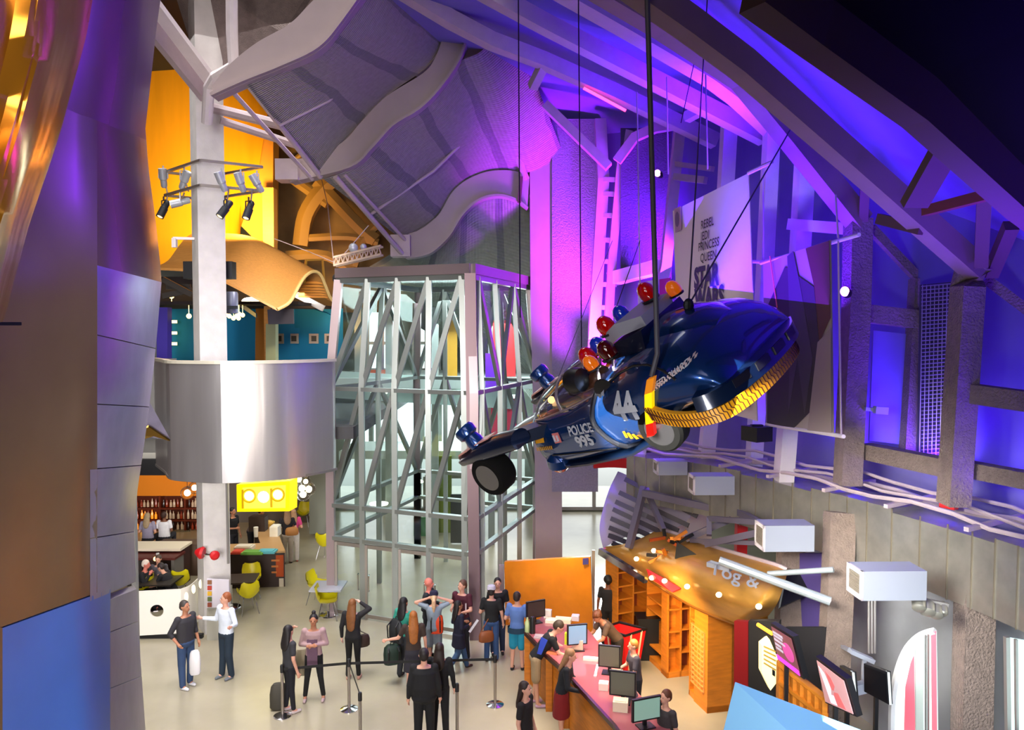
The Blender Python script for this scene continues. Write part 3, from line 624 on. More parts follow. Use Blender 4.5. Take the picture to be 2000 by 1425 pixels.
# ================================================================ wavy maple canopy over balcony
prof = [(640, 430), (624, 448)] 
P1 = [(542, 602, 21.5), (566, 588, 21.8), (582, 560, 22.2), (596, 538, 22.6), (612, 528, 23.0), (626, 534, 23.4), (636, 556, 23.8), (644, 576, 24.1), (652, 587, 24.3)]
ext = Vector((-5.2, 1.2, 1.15))
crv = [at(*p) for p in cr(P1, 4)]
front = [at(542, 602, 21.5), at(440, 548, 21.4), at(380, 527, 21.4), at(312, 527, 21.6)]
rows_ = []
path = [Vector((0, 0, 0)), at(440, 548, 21.2) - at(542, 602, 21.5), at(390, 528, 21.3) - at(542, 602, 21.5), at(300, 522, 21.6) - at(542, 602, 21.5)]
for o_ in cr([tuple(p) for p in path], 5):
    rows_.append([p + Vector(o_) for p in crv])
b = MB(); b.loft(rows_); b.loft([[p - Vector((0, .02, .07)) for p in r][::-1] for r in rows_]); b.loft([rows_[0], [p - Vector((0, .02, .07)) for p in rows_[0]]]); b.loft([[r[0] for r in rows_], [r[0] - Vector((0, .02, .07)) for r in rows_]])
r_ = empty('wave_shelter', at(500, 700, 22), 'wavy S shaped maple wood canopy over the balcony', 'canopy')
b.build('sheet', WOOD2, r_, smooth=True)
b = MB(); b.tube([p + Vector((0, -.03, -.03)) for p in crv], .05, 6); b.build('edge_strip', mat('pale_edge', 'F0CE88', .5), r_)
for i in range(6):
    q = crv[22 + i]; b = MB(); b.bar(q + Vector((-.05, .1, -.12)), q + Vector((-1.0, .2, -.1)), .06, .07); b.build('rib', mat('orange_rib', 'D08830', .6), r_)
b = MB(); b.tube([at(594, 552, 23), at(598, 508, 23.4), at(630, 507, 23.6), at(634, 560, 23.8)], .045, 6); tag(b.build('hoop_frame', mat('gold_hoop', 'C8963C', .4, .5)), 'golden tube hoop standing over the crest of the wooden canopy', 'hoop')
# white box truss with lamps
TR = mat('white_truss', 'CDB4A4', .5)
r_ = empty('box_truss', at(690, 515, 21), 'short white perforated truss hanging above the glass tower corner', 'truss')
A1, B1 = at(652, 518, 20.8), at(744, 496, 20.2)
for dz, dy in ((0, 0), (.22, 0), (0, .3), (.22, .3)):
    b = MB(); b.bar(A1 + Vector((0, dy, dz)), B1 + Vector((0, dy, dz)), .05, .05); b.build('chord', TR, r_)
for i in range(10):
    p, q = A1.lerp(B1, i / 10), A1.lerp(B1, (i + .5) / 10); q2 = A1.lerp(B1, (i + 1) / 10)
    b = MB(); b.sweep([p, q + Vector((0, 0, .22)), q2], .03, .03); b.build('web_bar', TR, r_)
b = MB(); b.tube([at(652, 516, 20.8), at(640, 400, 23), at(628, 350, 25)], .012, 4); tag(b.build('hanging_wire', STEEL), 'thin wire holding the end of the perforated truss', 'wire')
b = MB(); b.tube([at(655, 516, 20.8), at(720, 440, 21)], .012, 4); tag(b.build('hanging_wire', STEEL), 'thin slanted wire from the perforated truss up to the wavy beam', 'wire')
b = MB(); b.tube([at(536, 466, 22), at(600, 490, 22), at(652, 512, 20.9)], .012, 4); tag(b.build('hanging_wire', STEEL), 'thin sagging wire from the timber post to the perforated truss', 'wire')
for x, y, lb in ((690, 484, 'round white lamp sitting on the perforated truss'), (710, 482, 'smaller grey lamp sitting on the perforated truss'), (658, 543, 'dark glass lamp hanging below the perforated truss end')):
    b = MB(); b.ell(at(x, y, 20.6), .13 if x != 710 else .09, 12, 8); b.tube([at(x, y + (12 if y < 500 else -12), 20.6), at(x, y, 20.6)], .025, 6); tag(b.build('lamp', LAMPW if y < 500 else LAMPK, smooth=True), lb, 'lamp')
# ================================================================ balcony drum + slab
dr = empty('balcony_front', at(480, 930, 17), 'curved brushed aluminium balcony front wrapping around the square pillar', 'balcony front')
tp = [(300, 716, 19.0), (318, 713, 18.0), (330, 711, 17.2), (380, 708, 16.9), (430, 706.5, 16.8), (500, 705, 17.0), (560, 704, 17.3), (610, 703, 17.8), (652, 702, 18.4)]
zt, zb = 6.56, 3.9
def drum_xy(px, Y): return Vector(((px - 1000) / FPX * Y * 1.0, Y, 0))
path = cr([tuple(drum_xy(p[0], p[2])) for p in tp], 5)
# hang the lower edge on a gentle curve
top = [Vector((p[0], p[1], zt)) for p in path]; bot = []
for i, p in enumerate(path): bot.append(Vector((p[0], p[1], zb + .0)))
nrm = Vector((0, .12, 0)); seg = len(path) // 4
for k_ in range(4):
    i0, i1 = k_ * 10, min((k_ + 1) * 10, len(path) - 1)
    b = MB(); b.loft([[t + Vector((0, 0, -.03)), c_, c_ + nrm, t + nrm + Vector((0, 0, -.03))] for t, c_ in zip(top[i0:i1 + 1], bot[i0:i1 + 1])], closed=True, caps=True); b.build('cladding_panel', ALU, dr, smooth=True)
b = MB(); b.sweep([t + Vector((0, .05, 0)) for t in top], .14, .07); b.build('coping', mat('coping', 'D8D2C0', .35, .4), dr)
b = MB(); b.sweep([t + Vector((0, .08, .02)) for t in bot], .1, .06); b.build('lower_lip', FRM, dr)
# recessed grey part of balcony left of drum
b = MB(); b.slab([at(240, 700, 20.5), at(340, 700, 20.5), at(340, 895, 20.5), at(240, 895, 20.5)], .15); struct(b.build('wall_balcony', mat('balcony_grey', '8E8C88', .5, .3)))
b = MB(); b.slab([at(240, 896, 20.4), at(340, 896, 20.4), at(340, 928, 20.4), at(240, 928, 20.4)], .2); struct(b.build('trim_3', BLACK))
# slab and ceiling of the lower storey
b = MB(); b.box((-9.2, 24.3, 4.75), (10.6, 11.0, .3)); struct(b.build('ceiling_cafe', mat('cafe_ceiling', '4A4A4C', .9)))
r_ = empty('folded_metal_fin', at(264, 860, 12.8), 'triangular violet grey metal fin with a pointed golden tip beside the balcony front', 'metal fin')
b = MB(); b.slab([at(284, 770, 12.6), at(334, 860, 12.9), at(262, 848, 12.6)], .03); b.build('fin_sheet', BRUSH, r_)
b = MB(); b.slab([at(254, 848, 12.5), at(290, 830, 12.6), at(332, 858, 12.8), at(300, 848, 12.7), at(262, 860, 12.6)], .03, (0, 0, -1)); b.build('golden_tip', mat('folded_tip', '9A7A40', .25, 1), r_)
q = at(258, 850, 12.62); b = MB(); b.bar(q, Vector((q.x, q.y, 0)), .08, .08); b.build('support_post', FRM, r_)
b = MB(); b.box((-9.6, 25.6, 8.12), (6.2, 4.4, .1)); struct(b.build('ceiling_gallery', mat('gallery_dark', '2A2224', .9)))
# ================================================================ upper gallery behind balcony
b = MB(); b.loft([[at(x, y, 27.5 + (.5 if x > 560 else 0)) for x in (320, 420, 500, 540, 585, 620, 670)] for y in (602, 720)]); struct(b.build('wall_blue', BLUEW))
b = MB(); b.slab([at(536, 606, 27.9), at(560, 601, 27.9), at(600, 600, 27.9), at(640, 612, 27.9), at(660, 624, 27.9), at(660, 640, 27.9), at(536, 640, 27.9)], .2); struct(b.build('wall_blue_arch', BLUEW))
b = MB(); b.slab([at(500, 560, 27.2), at(536, 560, 27.2), at(536, 720, 27.2), at(498, 720, 27.2)], .3); struct(b.build('wall_orange_strip', mat('orange_strip_wall', 'B8741E', .7)))  # one even orange over the strip, no emission
for i, x in enumerate((545, 574, 613, 643)):
    r_ = empty('framed_picture', at(x, 661, 27.3), ['first small framed picture on the blue wall beside the pale post', 'second small framed picture on the blue wall, left of the wall corner', 'third small framed picture on the blue wall, past the wall corner', 'last small framed picture on the blue wall nearest the glass tower'][i], 'picture', 'framed pictures on the blue gallery wall')
    Yp = 27.44 + max(0, min(1, (x - 540) / 45)) * .5
    b = MB(); b.box(at(x, 661, Yp), (.34, .04, .36)); b.build('frame', mat('white_frame', 'C8BEB4', .5), r_)
    b = MB(); b.box(at(x, 661, Yp - .04), (.18, .02, .2)); b.build('print', mat('dark_print', '4A4A44', .6), r_)
b = MB(); b.slab([at(522, 604, 22.8), at(572, 603, 22.8), at(573, 632, 22.8), at(524, 633, 22.8)], .1); b.bar(at(530, 604, 22.85), at(530, 560, 22.85), .03, .03); b.bar(at(530, 562, 22.85), at(530, 562, 24.5), .03, .03); tag(b.build('hanging_screen', mat('screen_slate', '3A3644', .6)), 'dark rectangular panel hanging in front of the blue gallery wall', 'screen')
b = MB(); b.slab([at(519, 632, 24), at(538, 632, 24), at(539, 800, 24), at(519, 800, 24)], .3); tag(b.build('gallery_post', mat('pale_green_post', 'A8B088', .6)), 'pale green post below the dark hanging panel', 'post')
b = MB(); b.slab([at(470, 590, 24.5), at(500, 612, 24.5), at(500, 620, 24.5), at(470, 600, 24.5)], .1); tag(b.build('gallery_soffit', FRM), 'small grey soffit beam behind the projector', 'beam')
r_ = empty('projector', at(452, 590, 19.5), 'grey cylindrical projector hanging just past the pillar', 'projector')
b = MB(); b.lathe([(.16, 0), (.17, .05), (.17, .5), (.15, .55)], at(452, 612, 19.6), (0, 0, 1), 14); b.build('lamp_body', mat('proj_grey', '8088A0', .4, .4), r_, smooth=True)
b = MB(); b.bar(at(412, 600, 18.7), at(462, 600, 19.5), .08, .08); b.build('bracket', BLACK, r_)
b = MB(); b.ell(at(490, 588, 24.5), (.28, .28, .13), 16, 8); tag(b.build('dome_lamp', mat('dome_glow', 'FFF6E0', .4, emit='FFF4DC', es=2.2), smooth=True), 'half hidden glowing dome lamp under the wooden canopy', 'lamp')
BULB = mat('bulb_glow', 'FFE8A0', .4, emit='FFDC80', es=5)
for i, (x, y) in enumerate([(448, 617), (456, 621), (462, 617), (467, 613), (466, 621), (474, 615), (442, 614)]):
    b = MB(); q = at(x, y, 23.5 + .1 * i); b.ell(q, .07, 10, 6); b.tube([q, Vector((q.x, q.y, 8.08))], .008, 5); tag(b.build('gallery_bulb', BULB, smooth=True), 'small round warm bulb, %s in the cluster beside the projector' % ['outermost at the pillar side', 'lowest at the pillar side', 'upper middle one', 'highest', 'lowest at the open side', 'outermost at the open side', 'half hidden by the pillar edge'][i], 'bulb', 'warm bulbs beside the projector')
for i, (x, y, lb) in enumerate([(335, 578, 'highest small round lamp between the metal wall and the pillar'), (369, 617, 'small round lamp hanging by itself next to the pillar'), (331, 628, 'top wall light of three stacked by the metal wall'), (331, 650, 'middle wall light of three stacked by the metal wall'), (331, 671, 'bottom wall light of three stacked by the metal wall')]):
    b = MB()
    if i < 2: q = at(x, y, 24); b.ell(q, .08, 10, 6); b.tube([q, Vector((q.x, q.y, 8.08))], .01, 5)
    else: b.bar(at(x - 5, y, 26.9), at(x + 14, y, 26.9), .08, .1)
    tag(b.build('wall_light', BULB), lb, 'lamp')
b = MB(); b.slab([at(306, 600, 23), at(327, 600, 23), at(327, 800, 23), at(306, 800, 23)], .3); tag(b.build('violet_booth', mat('violet_booth', '3A2A9A', .5)), 'violet blue lit booth wall right beside the curved metal wall', 'booth')
b = MB(); b.slab([at(300, 540, 27.6), at(520, 540, 27.6), at(520, 604, 27.6), at(300, 604, 27.6)], .2); struct(b.build('wall_gallery_dark', mat('gallery_dark', '2A2224', .9)))
for k_, (p, q) in enumerate([((318, 545), (375, 575)), ((318, 578), (375, 566)), ((325, 560), (372, 560))]):
    b = MB(); b.bar(at(*p, 22.5 + k_ * .3), at(*q, 22.5 + k_ * .3), .1, .16); tag(b.build('dark_roof_truss', mat('dark_truss', '3A3430', .6)), ['dark sloping truss bar by the black loudspeaker', 'dark rising truss bar beside the highest round lamp', 'dark level truss bar behind the loudspeaker'][k_], 'truss bar')
b = MB(); b.bar(at(570, 570, 25), at(632, 602, 25), .15, .2); tag(b.build('gallery_tube', FRM), 'grey slanted tube under the crest of the wooden canopy', 'tube')
# ================================================================ bar
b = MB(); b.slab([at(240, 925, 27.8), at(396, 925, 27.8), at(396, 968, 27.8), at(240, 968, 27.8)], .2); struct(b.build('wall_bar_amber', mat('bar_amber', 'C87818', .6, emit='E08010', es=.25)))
BARW = mat('bar_red_wood', '6A2A14', .45, noise=.15)
sh = empty('bar_shelving', at(320, 1058, 28), 'tall red brown back bar shelving full of glowing bottles', 'shelving')
b = MB(); b.slab([at(240, 966, 28.1), at(396, 966, 28.1), at(396, 1060, 28.1), at(240, 1060, 28.1)], .15); b.build('back_board', BARW, sh)
ysh = [991, 1014, 1035, 1056]
for y in ysh:
    b = MB(); b.bar(at(240, y, 27.95), at(396, y, 27.95), .4, .05); b.build('shelf', BARW, sh)
for x in (262, 316, 365, 396):
    b = MB(); b.bar(at(x, 966, 27.95), at(x, 1060, 27.95), .06, .35); b.build('upright', BARW, sh)
BC = [mat('bottle_%d' % i, c, .2, trans=0, emit=e, es=s_) for i, (c, e, s_) in enumerate([('E08A20', 'FF9020', .8), ('7A2A10', 'FF5010', .06), ('B8A088', 'FFE8C0', .08), ('2A1A14', None, 0), ('F0B030', 'FFB030', .9)])]  # bottle glow painted as emission, the bottles are no lamps
pb = None; cnt = 0
for j, y in enumerate(ysh):
    for i in range(19):
        x = 262 + i * 7.1 + random.uniform(-1.5, 1.5)
        if x > 392: continue
        k_ = random.choice([0, 4, 0, 1] if (x < 316 and j in (1, 2)) else [1, 2, 3, 2, 1])
        h = random.uniform(.24, .34)
        b = MB(); b.lathe([(.045, 0), (.045, h * .6), (.018, h * .75), (.016, h), (.001, h)], at(x, y - 1.6, 27.82), (0, 0, 1), 8)
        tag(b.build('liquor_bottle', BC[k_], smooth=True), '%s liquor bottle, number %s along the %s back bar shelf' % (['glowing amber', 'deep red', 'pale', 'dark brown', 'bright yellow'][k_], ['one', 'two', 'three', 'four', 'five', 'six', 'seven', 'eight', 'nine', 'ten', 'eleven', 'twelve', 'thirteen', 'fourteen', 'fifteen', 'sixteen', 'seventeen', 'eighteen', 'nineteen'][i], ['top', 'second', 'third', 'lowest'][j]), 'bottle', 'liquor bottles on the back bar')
b = MB(); b.slab([at(318, 1038, 27.6), at(370, 1036, 27.6), at(370, 1056, 27.6), at(318, 1056, 27.6)], .08); tag(b.build('glass_rack', mat('glassware', '8A8878', .2, .4)), 'grey rack of glassware at the end of the back bar', 'rack')
ct = empty('bar_counter', at(330, 1080, 24.5), 'pale topped bar counter where two guests sit', 'counter')
zc = 1.1
b = MB(); a0, a1 = fl(240, 1070, zc), fl(364, 1066, zc); b.box(((a0.x + a1.x) / 2, a1.y, zc), (a1.x - a0.x, .8, .07)); b.build('top', mat('counter_cream', 'E8DCC4', .4), ct)
b = MB(); b.box(((a0.x + a1.x) / 2, a1.y + .1, zc / 2), (a1.x - a0.x - .1, .5, zc)); b.build('front_panel', mat('counter_dark', '3A1E16', .6), ct)
b = MB(); p0 = fl(405, 1062, .95); b.box((p0.x - .8, p0.y + .3, .47), (1.5, .6, .95)); b.cur = 0; tag(b.build('back_counter', mat('back_counter', '5A4436', .6)), 'dark counter run behind the pillar at the end of the bar', 'counter')
# dark bench table in front
t_ = empty('bench_table', at(310, 1105, 22), 'long dark red table with tall back in front of the bar counter', 'table')
p0, p1 = fl(250, 1087, 1.0), fl(352, 1083, 1.0)
b = MB(); b.box(((p0.x + p1.x) / 2, p1.y, .98), (p1.x - p0.x, .7, .06)); b.build('top', mat('dark_red_top', '5A2420', .4), t_)
for x in (p0.x + .1, p1.x - .08):
    b = MB(); b.box((x, p1.y, .48), (.09, .6, .96)); b.build('leg', FRM, t_)
b = MB(); b.ell(fl(303, 1091, 1.06) , (.05, .05, .06), 8, 6); tag(b.build('candle_jar', LENS, smooth=True), 'small glowing orange candle jar on the dark red table', 'candle')
b = MB(); b.lathe([(.035, 0), (.045, .12), (.001, .12)], fl(308, 1088, 1.01), (0, 0, 1), 10); tag(b.build('water_glass', mat('clear_cup', 'C8C8C8', .2)), 'clear glass standing beside the candle jar', 'glass')
# white curved screen with holes
SCR = mat('white_screen', 'ECE8DE', .35)
sc_ = empty('white_barrier', at(330, 1250, 17.8), 'glossy white curved barrier with round holes in front of the seating', 'barrier')
zt_ = 1.15
pts_ = [fl(225, 1252), fl(300, 1250), fl(355, 1244), fl(372, 1236), fl(388, 1220), fl(404, 1203)]
for q in pts_: q.z = .1
path = [Vector(p) for p in cr([tuple(q) for q in pts_], 6)]
hc = fl(307, 1190, 0); rows_ = []
def panel_with_hole(b, A_, B_, z0, z1, hx, hz, hr):
    """flat panel from A_ to B_ with a round hole at distance hx along it"""
    d = (B_ - A_); L_ = d.length; d.normalize(); n = 24; nrm_ = Vector((-d.y, d.x, 0)) * .05
    circ = [(hx + hr * math.cos(2 * PI * i / n + PI / 4), hz + hr * math.sin(2 * PI * i / n + PI / 4)) for i in range(n)]
    outer = []
    for i in range(n):
        a = 2 * PI * i / n + PI / 4; cx, cz = math.cos(a), math.sin(a); m_ = max(abs(cx), abs(cz)); cx /= m_; cz /= m_
        outer.append((hx + cx * ((L_ - hx) if cx > 0 else hx), hz + cz * ((z1 - hz) if cz > 0 else (hz - z0))))
    P = lambda u: A_ + d * u[0] + Vector((0, 0, u[1] - A_.z))
    f_, o_ = [P(u) for u in circ], [P(u) for u in outer]
    b.loft([f_, o_], closed=True); b.loft([[p + nrm_ for p in o_], [p + nrm_ for p in f_]], closed=True); b.loft([f_, [p + nrm_ for p in f_]], closed=True)
b = MB(); A_, B_ = pts_[0].copy(), pts_[2].copy(); L_ = (B_ - A_).length
hx = (fl(307, 1248).x - A_.x); hz = at(307, 1191, 17.9).z
panel_with_hole(b, A_, B_, .1, zt_, hx, hz, .15); b.build('holed_panel', SCR, sc_)
pr = [Vector(p) for p in cr([tuple(q) for q in pts_[2:]], 6)]
b = MB(); b.loft([[Vector((q.x, q.y, .1)), Vector((q.x, q.y, zt_)), Vector((q.x - .03, q.y + .05, zt_)), Vector((q.x - .03, q.y + .05, .1))] for q in pr], closed=True, caps=True); b.build('curved_panel', SCR, sc_, smooth=True)
for i, (x, y) in enumerate([(364, 1165), (378, 1150), (392, 1140), (398, 1160)]):
    q = at(x, y, 17.6 + i * .35); b = MB(); b.ell(q, (.05, .04, .11), 10, 6); b.build('slot_light', mat('slot_glow', 'FFF4C8', .4, emit='FFF0C0', es=1.2), sc_)
b = MB(); b.box((pts_[1].x, pts_[1].y + .15, .05), (2.2, .1, .1)); b.build('plinth', BLACK, sc_)
# ================================================================ café kiosk, lit sign, bulbs
kc = empty('cafe_kiosk', fl(500, 1135), 'cafe counter with orange end panel under the yellow lit sign', 'counter')
k0, k1 = fl(440, 1140), fl(554, 1134); kw = k1.x - k0.x
KP = [fl(x, y, 1.03) for x, y in ((436, 1079), (556, 1075), (534, 1020), (496, 1022), (508, 1060), (436, 1062))]
b = MB(); b.slab([Vector((q.x, q.y, 0)) for q in KP], .97, (0, 0, 1)); b.build('carcass', mat('kiosk_dark', '2E1A14', .5), kc)
b = MB(); c_ = sum(KP, Vector()) / 6; b.slab([q + (q - c_) * .02 - Vector((0, 0, .05)) for q in KP], .05, (0, 0, 1)); b.build('top', mat('kiosk_top', 'B89060', .45), kc)
b = MB(); b.box((KP[1].x - .40, KP[1].y + .02, .60), (.74, .1, .62)); pn = b.build('orange_panel', mat('orange_panel', 'B4480E', .5), kc)
for i in range(3):
    b = MB(); b.box((KP[1].x - .40, KP[1].y - .04, .76 - i * .17), (.52 - .08 * i, .01, .05)); b.build('pale_line', mat('faint_print', 'C87838', .6), pn)
b = MB(); b.box(((KP[0].x + KP[1].x) / 2, KP[1].y + .02, .12), (kw, .08, .24)); b.build('kick_board', mat('kick_cream', 'C8BEA6', .6), kc)
stuff_cols = ['D8D0C0', '5AB0C0', 'C8402A', 'E8C060', '3A2A22', 'F0ECE0', '68A040', 'B8A890']
nm_ = ['pastry_tray', 'cup_stack', 'menu_stand', 'fruit_basket', 'coffee_machine', 'napkin_box', 'snack_box', 'blue_tray']
lbs = ['pale pastry tray on the cafe counter', 'stack of paper cups beside the coffee machine', 'small red menu stand on the cafe counter', 'basket of bread rolls on the cafe counter', 'dark coffee machine at the back of the cafe counter', 'white napkin box on the cafe counter', 'green snack box near the counter edge', 'light blue tray at the corner of the cafe counter']
for i, (x, y, w_, h_) in enumerate([(478, 1072, .5, .10), (500, 1048, .12, .3), (465, 1079, .3, .05), (520, 1028, .55, .28), (505, 1035, .5, .45), (538, 1045, .25, .3), (495, 1080, .6, .05), (522, 1078, .5, .05)]):
    q = fl(x, y, 1.03); b = MB(); 
    if 'cup' in nm_[i]: b.lathe([(w_ * .5, 0), (w_ * .6, h_), (.001, h_)], q, (0, 0, 1), 10)
    elif 'basket' in nm_[i]:
        b.lathe([(w_ * .35, 0), (w_ * .5, h_ * .5), (w_ * .45, h_ * .5), (.01, h_ * .3)], q, (0, 0, 1), 14)
        for j in range(6): b.ell(q + Vector((.13 * math.cos(j), .13 * math.sin(j), h_ * .5)), (.09, .05, .05), 8, 5)
    else: b.box(q + Vector((0, 0, h_ / 2)), (w_, .35, h_)); b.box(q + Vector((0, 0, h_ + .01)), (w_ * .8, .28, .02))
    tag(b.build(nm_[i], mat('kit_' + nm_[i], stuff_cols[[0, 5, 2, 3, 4, 5, 6, 1][i]], .5)), lbs[i], nm_[i].replace('_', ' '))
r_ = empty('lit_sign', at(516, 998, 20.5), 'glowing yellow box sign lettered in round lower case shapes', 'sign')
YG = mat('sign_yellow', 'FFE800', .4, emit='FFDC00', es=1.1); YG2 = mat('sign_white_hot', 'FFFCD0', .4, emit='FFF8B0', es=2.2); YO = mat('sign_stroke', 'C8A000', .5, emit='D8A800', es=.6)
A_, B_, C_, D_ = at(462, 946, 20.4), at(566, 939, 20.2), at(565, 998, 20.2), at(463, 999, 20.4)
b = MB(); b.slab([A_, B_, C_, D_], .5); b.build('sign_box', YG, r_)
ins = lambda p, f, g: A_.lerp(B_, f).lerp(D_.lerp(C_, f), g)
b = MB(); off = Vector((0, -.03, 0)); b.slab([ins(0, .12, .12) + off, ins(0, .93, .12) + off, ins(0, .93, .88) + off, ins(0, .12, .88) + off], .01); b.build('face', mat('sign_face', 'FFF44A', .4, emit='FFF040', es=1.5), r_)
for f0 in (.13, .40, .67):
    if f0 == .40: 
        q = ins(0, .52, .48) + Vector((0, -.05, 0)); b = MB(); b.ell(q, (.16, .01, .16), 20, 6); b.build('letter', YG2, r_); continue
    q = ins(0, f0 + .12, .42) + Vector((0, -.06, 0)); b = MB(); b.tube([q + Vector((.17 * math.cos(a), 0, .17 * math.sin(a))) for a in [2 * PI * i / 20 for i in range(20)]], .025, 6, closed=True); b.bar(q + Vector((-.17, 0, .17)), q + Vector((-.17, 0, -.34)), .05, .05); b.build('letter', YO, r_)
    b = MB(); b.ell(q, (.13, .01, .13), 20, 6); b.build('glow_disc', YG2, r_)
b = MB(); b.slab([at(515, 924, 20.8), at(541, 924, 20.8), at(541, 941, 20.8), at(515, 941, 20.8)], .1); b.bar(at(520, 926, 20.85), Vector((at(520, 926, 20.85).x, 20.85, 4.62)), .03, .03); b.build('hanger', mat('hanger_glow', 'FFE8A0', .5, emit='FFE090', es=1), r_)
for i, (x, y, s_) in enumerate([(577, 924, .17), (590, 924, .13), (583, 935, .2), (597, 940, .15), (590, 953, .2), (603, 955, .2), (592, 965, .2), (366, 962, .22), (380, 952, .2)]):
    r_ = empty('globe_lamp', at(x, y, 22 if x > 500 else 25), ['clear globe lamp at the upper corner of the cluster by the yellow sign', 'small clear globe lamp at the top outer side of the cluster', 'clear globe lamp below the topmost one, touching the sign corner', 'small clear globe lamp in the outer middle of the cluster', 'clear globe lamp near the sign, third level of the cluster', 'clear globe lamp farthest out from the yellow sign', 'lowest clear globe lamp of the cluster by the yellow sign', 'larger pale globe lamp hanging over the bar end', 'smaller pale globe lamp hanging over the bar end near the pillar'][i], 'lamp', 'globe lamps by the yellow sign' if x > 500 else 'globe lamps over the bar')
    q = at(x, y, 22 if x > 500 else 25); b = MB(); b.tube([q + Vector((0, 0, s_ * .8)), Vector((q.x, q.y, 4.62))], .01, 5); b.build('cord', BLACK, r_); b = MB(); b.ell(q, s_, 16, 10); b.build('glass_globe', mat('globe_glass', 'FFFFFF', .02, trans=1.0, alpha=.5), r_, smooth=True)
    b = MB(); b.ell(q, s_ * .45, 10, 8); b.build('bulb', mat('globe_bulb', 'FFF6D8', .3, emit='FFF0C8', es=6 if x > 500 else 2), r_, smooth=True)
# grey partition far
b = MB(); b.slab([at(604, 905, 27), at(646, 905, 27), at(646, 1042, 27), at(604, 1042, 27)], .2); struct(b.build('wall_cafe', mat('cafe_grey', '8C9086', .8)))
b = MB(); b.slab([at(396, 930, 29), at(606, 930, 29), at(606, 1045, 29), at(396, 1045, 29)], .2); struct(b.build('wall_cafe_back', mat('cafe_back', '6A6460', .8)))
# yellow shell chairs
YC = mat('yellow_shell', 'D8CC10', .35)
def shell_chair(loc, rz, label, sc=1.0, group='yellow shell chairs'):
    r_ = empty('shell_chair', loc, label, 'chair', None, rz)
    rows_ = []
    for j, (z, y, wd) in enumerate([(.47, -.24, .20), (.44, -.20, .23), (.42, 0, .25), (.44, .16, .25), (.52, .23, .25), (.66, .27, .25), (.80, .30, .22), (.84, .31, .16)]):
        rows_.append([Vector((wd * a, y - (.06 * abs(a) ** 2 if z > .5 else 0) , z + (.16 * a * a if z < .6 else .05 * a * a))) * sc for a in (-1, -.75, -.4, 0, .4, .75, 1)])
    b = MB(); b.loft(rows_); b.loft([[p - Vector((0, -.015, .02)) for p in q][::-1] for q in rows_]); b.build('shell', YC, r_, smooth=True, local=True)
    for sx_, sy_ in ((-1, -1), (1, -1), (-1, 1), (1, 1)):
        b = MB(); b.tube([Vector((.14 * sx_, .14 * sy_, .42)) * sc, Vector((.22 * sx_, .24 * sy_, 0)) * sc], .012, 6); b.build('leg', CHROME, r_, local=True)
    return r_
shell_chair(fl(484, 1196), math.radians(215), 'big yellow shell chair standing beside the dark cafe table near the pillar')
shell_chair(fl(492, 1165), math.radians(20), 'yellow shell chair tucked on the far side of the dark cafe table')
shell_chair(fl(622, 1178), math.radians(75), 'yellow shell chair at the small table by the glass tower')
shell_chair(fl(637, 1090), math.radians(160), 'half hidden yellow shell chair close to the glass tower frame')
shell_chair(fl(594, 1027), math.radians(0), 'distant yellow shell chair under the globe lamps')
shell_chair(fl(352, 1170), math.radians(200), 'lime yellow chair just behind the white barrier')
shell_chair(fl(640, 1208), math.radians(100), 'yellow chair seen through the tower glass beside the small table')
def table(loc, w_, d_, label, m, rz=0):
    r_ = empty('cafe_table', loc, label, 'table', None, rz)
    b = MB(); b.box((0, 0, .74), (w_, d_, .04)); b.build('top', m, r_, local=True)
    b = MB(); b.lathe([(.25, 0), (.24, .02), (.03, .05), (.03, .73)], (0, 0, 0), (0, 0, 1), 14); b.build('pedestal', CHROME, r_, local=True)
table(fl(452, 1185), 1.3, .8, 'dark brown cafe table beside the square pillar', mat('dark_table', '3A2A20', .35), math.radians(8))
table(fl(642, 1200), .8, .8, 'small pale cafe table against the glass tower', mat('pale_table', 'A8AAB4', .3))
# ================================================================ glass entrance tower
def thin_glass(name, tint, f):
    m = bpy.data.materials.new(name); m.use_nodes = True; nt = m.node_tree; N = nt.nodes; N.clear(); L = nt.links
    o = N.new('ShaderNodeOutputMaterial'); t = N.new('ShaderNodeBsdfTransparent'); t.inputs[0].default_value = (*tint, 1)
    g = N.new('ShaderNodeBsdfGlossy'); g.inputs['Roughness'].default_value = .05; g.inputs[0].default_value = (.9, 1, .97, 1)
    x = N.new('ShaderNodeMixShader'); fr = N.new('ShaderNodeValue'); fr.outputs[0].default_value = f
    L.new(fr.outputs[0], x.inputs[0]); L.new(t.outputs[0], x.inputs[1]); L.new(g.outputs[0], x.inputs[2]); L.new(x.outputs[0], o.inputs[0]); return m
TG = thin_glass('tower_pane_glass', (.88, .97, .95), .07)
tw = empty('glass_tower', fl(790, 1222), 'tall tapering glass entrance tower with diagonal steel bracing and glass doors', 'glass tower')
Z = [0, 1.98, 2.82, 5.8, 8.55]
FLb, FRb, BRb = fl(648, 1197), fl(927, 1243), fl(1047, 1118); BLb = FLb + (BRb - FRb)
cen = (FLb + FRb + BRb + BLb) / 4
def tap(p, z):
    k_ = 0 if z <= 5.8 else (z - 5.8) / 2.75 * .085
    q = p.lerp(cen, k_); return Vector((q.x, q.y, z))
def fpt(A_, B_, t, z): return tap(A_.lerp(B_, t), z)
fr_ = [0, .235, .468, .70, .935, 1.0]
TP = mat('tower_post_paint', 'A08E90', .35, .5); TS = mat('tower_steel', '949A96', .35, .6)
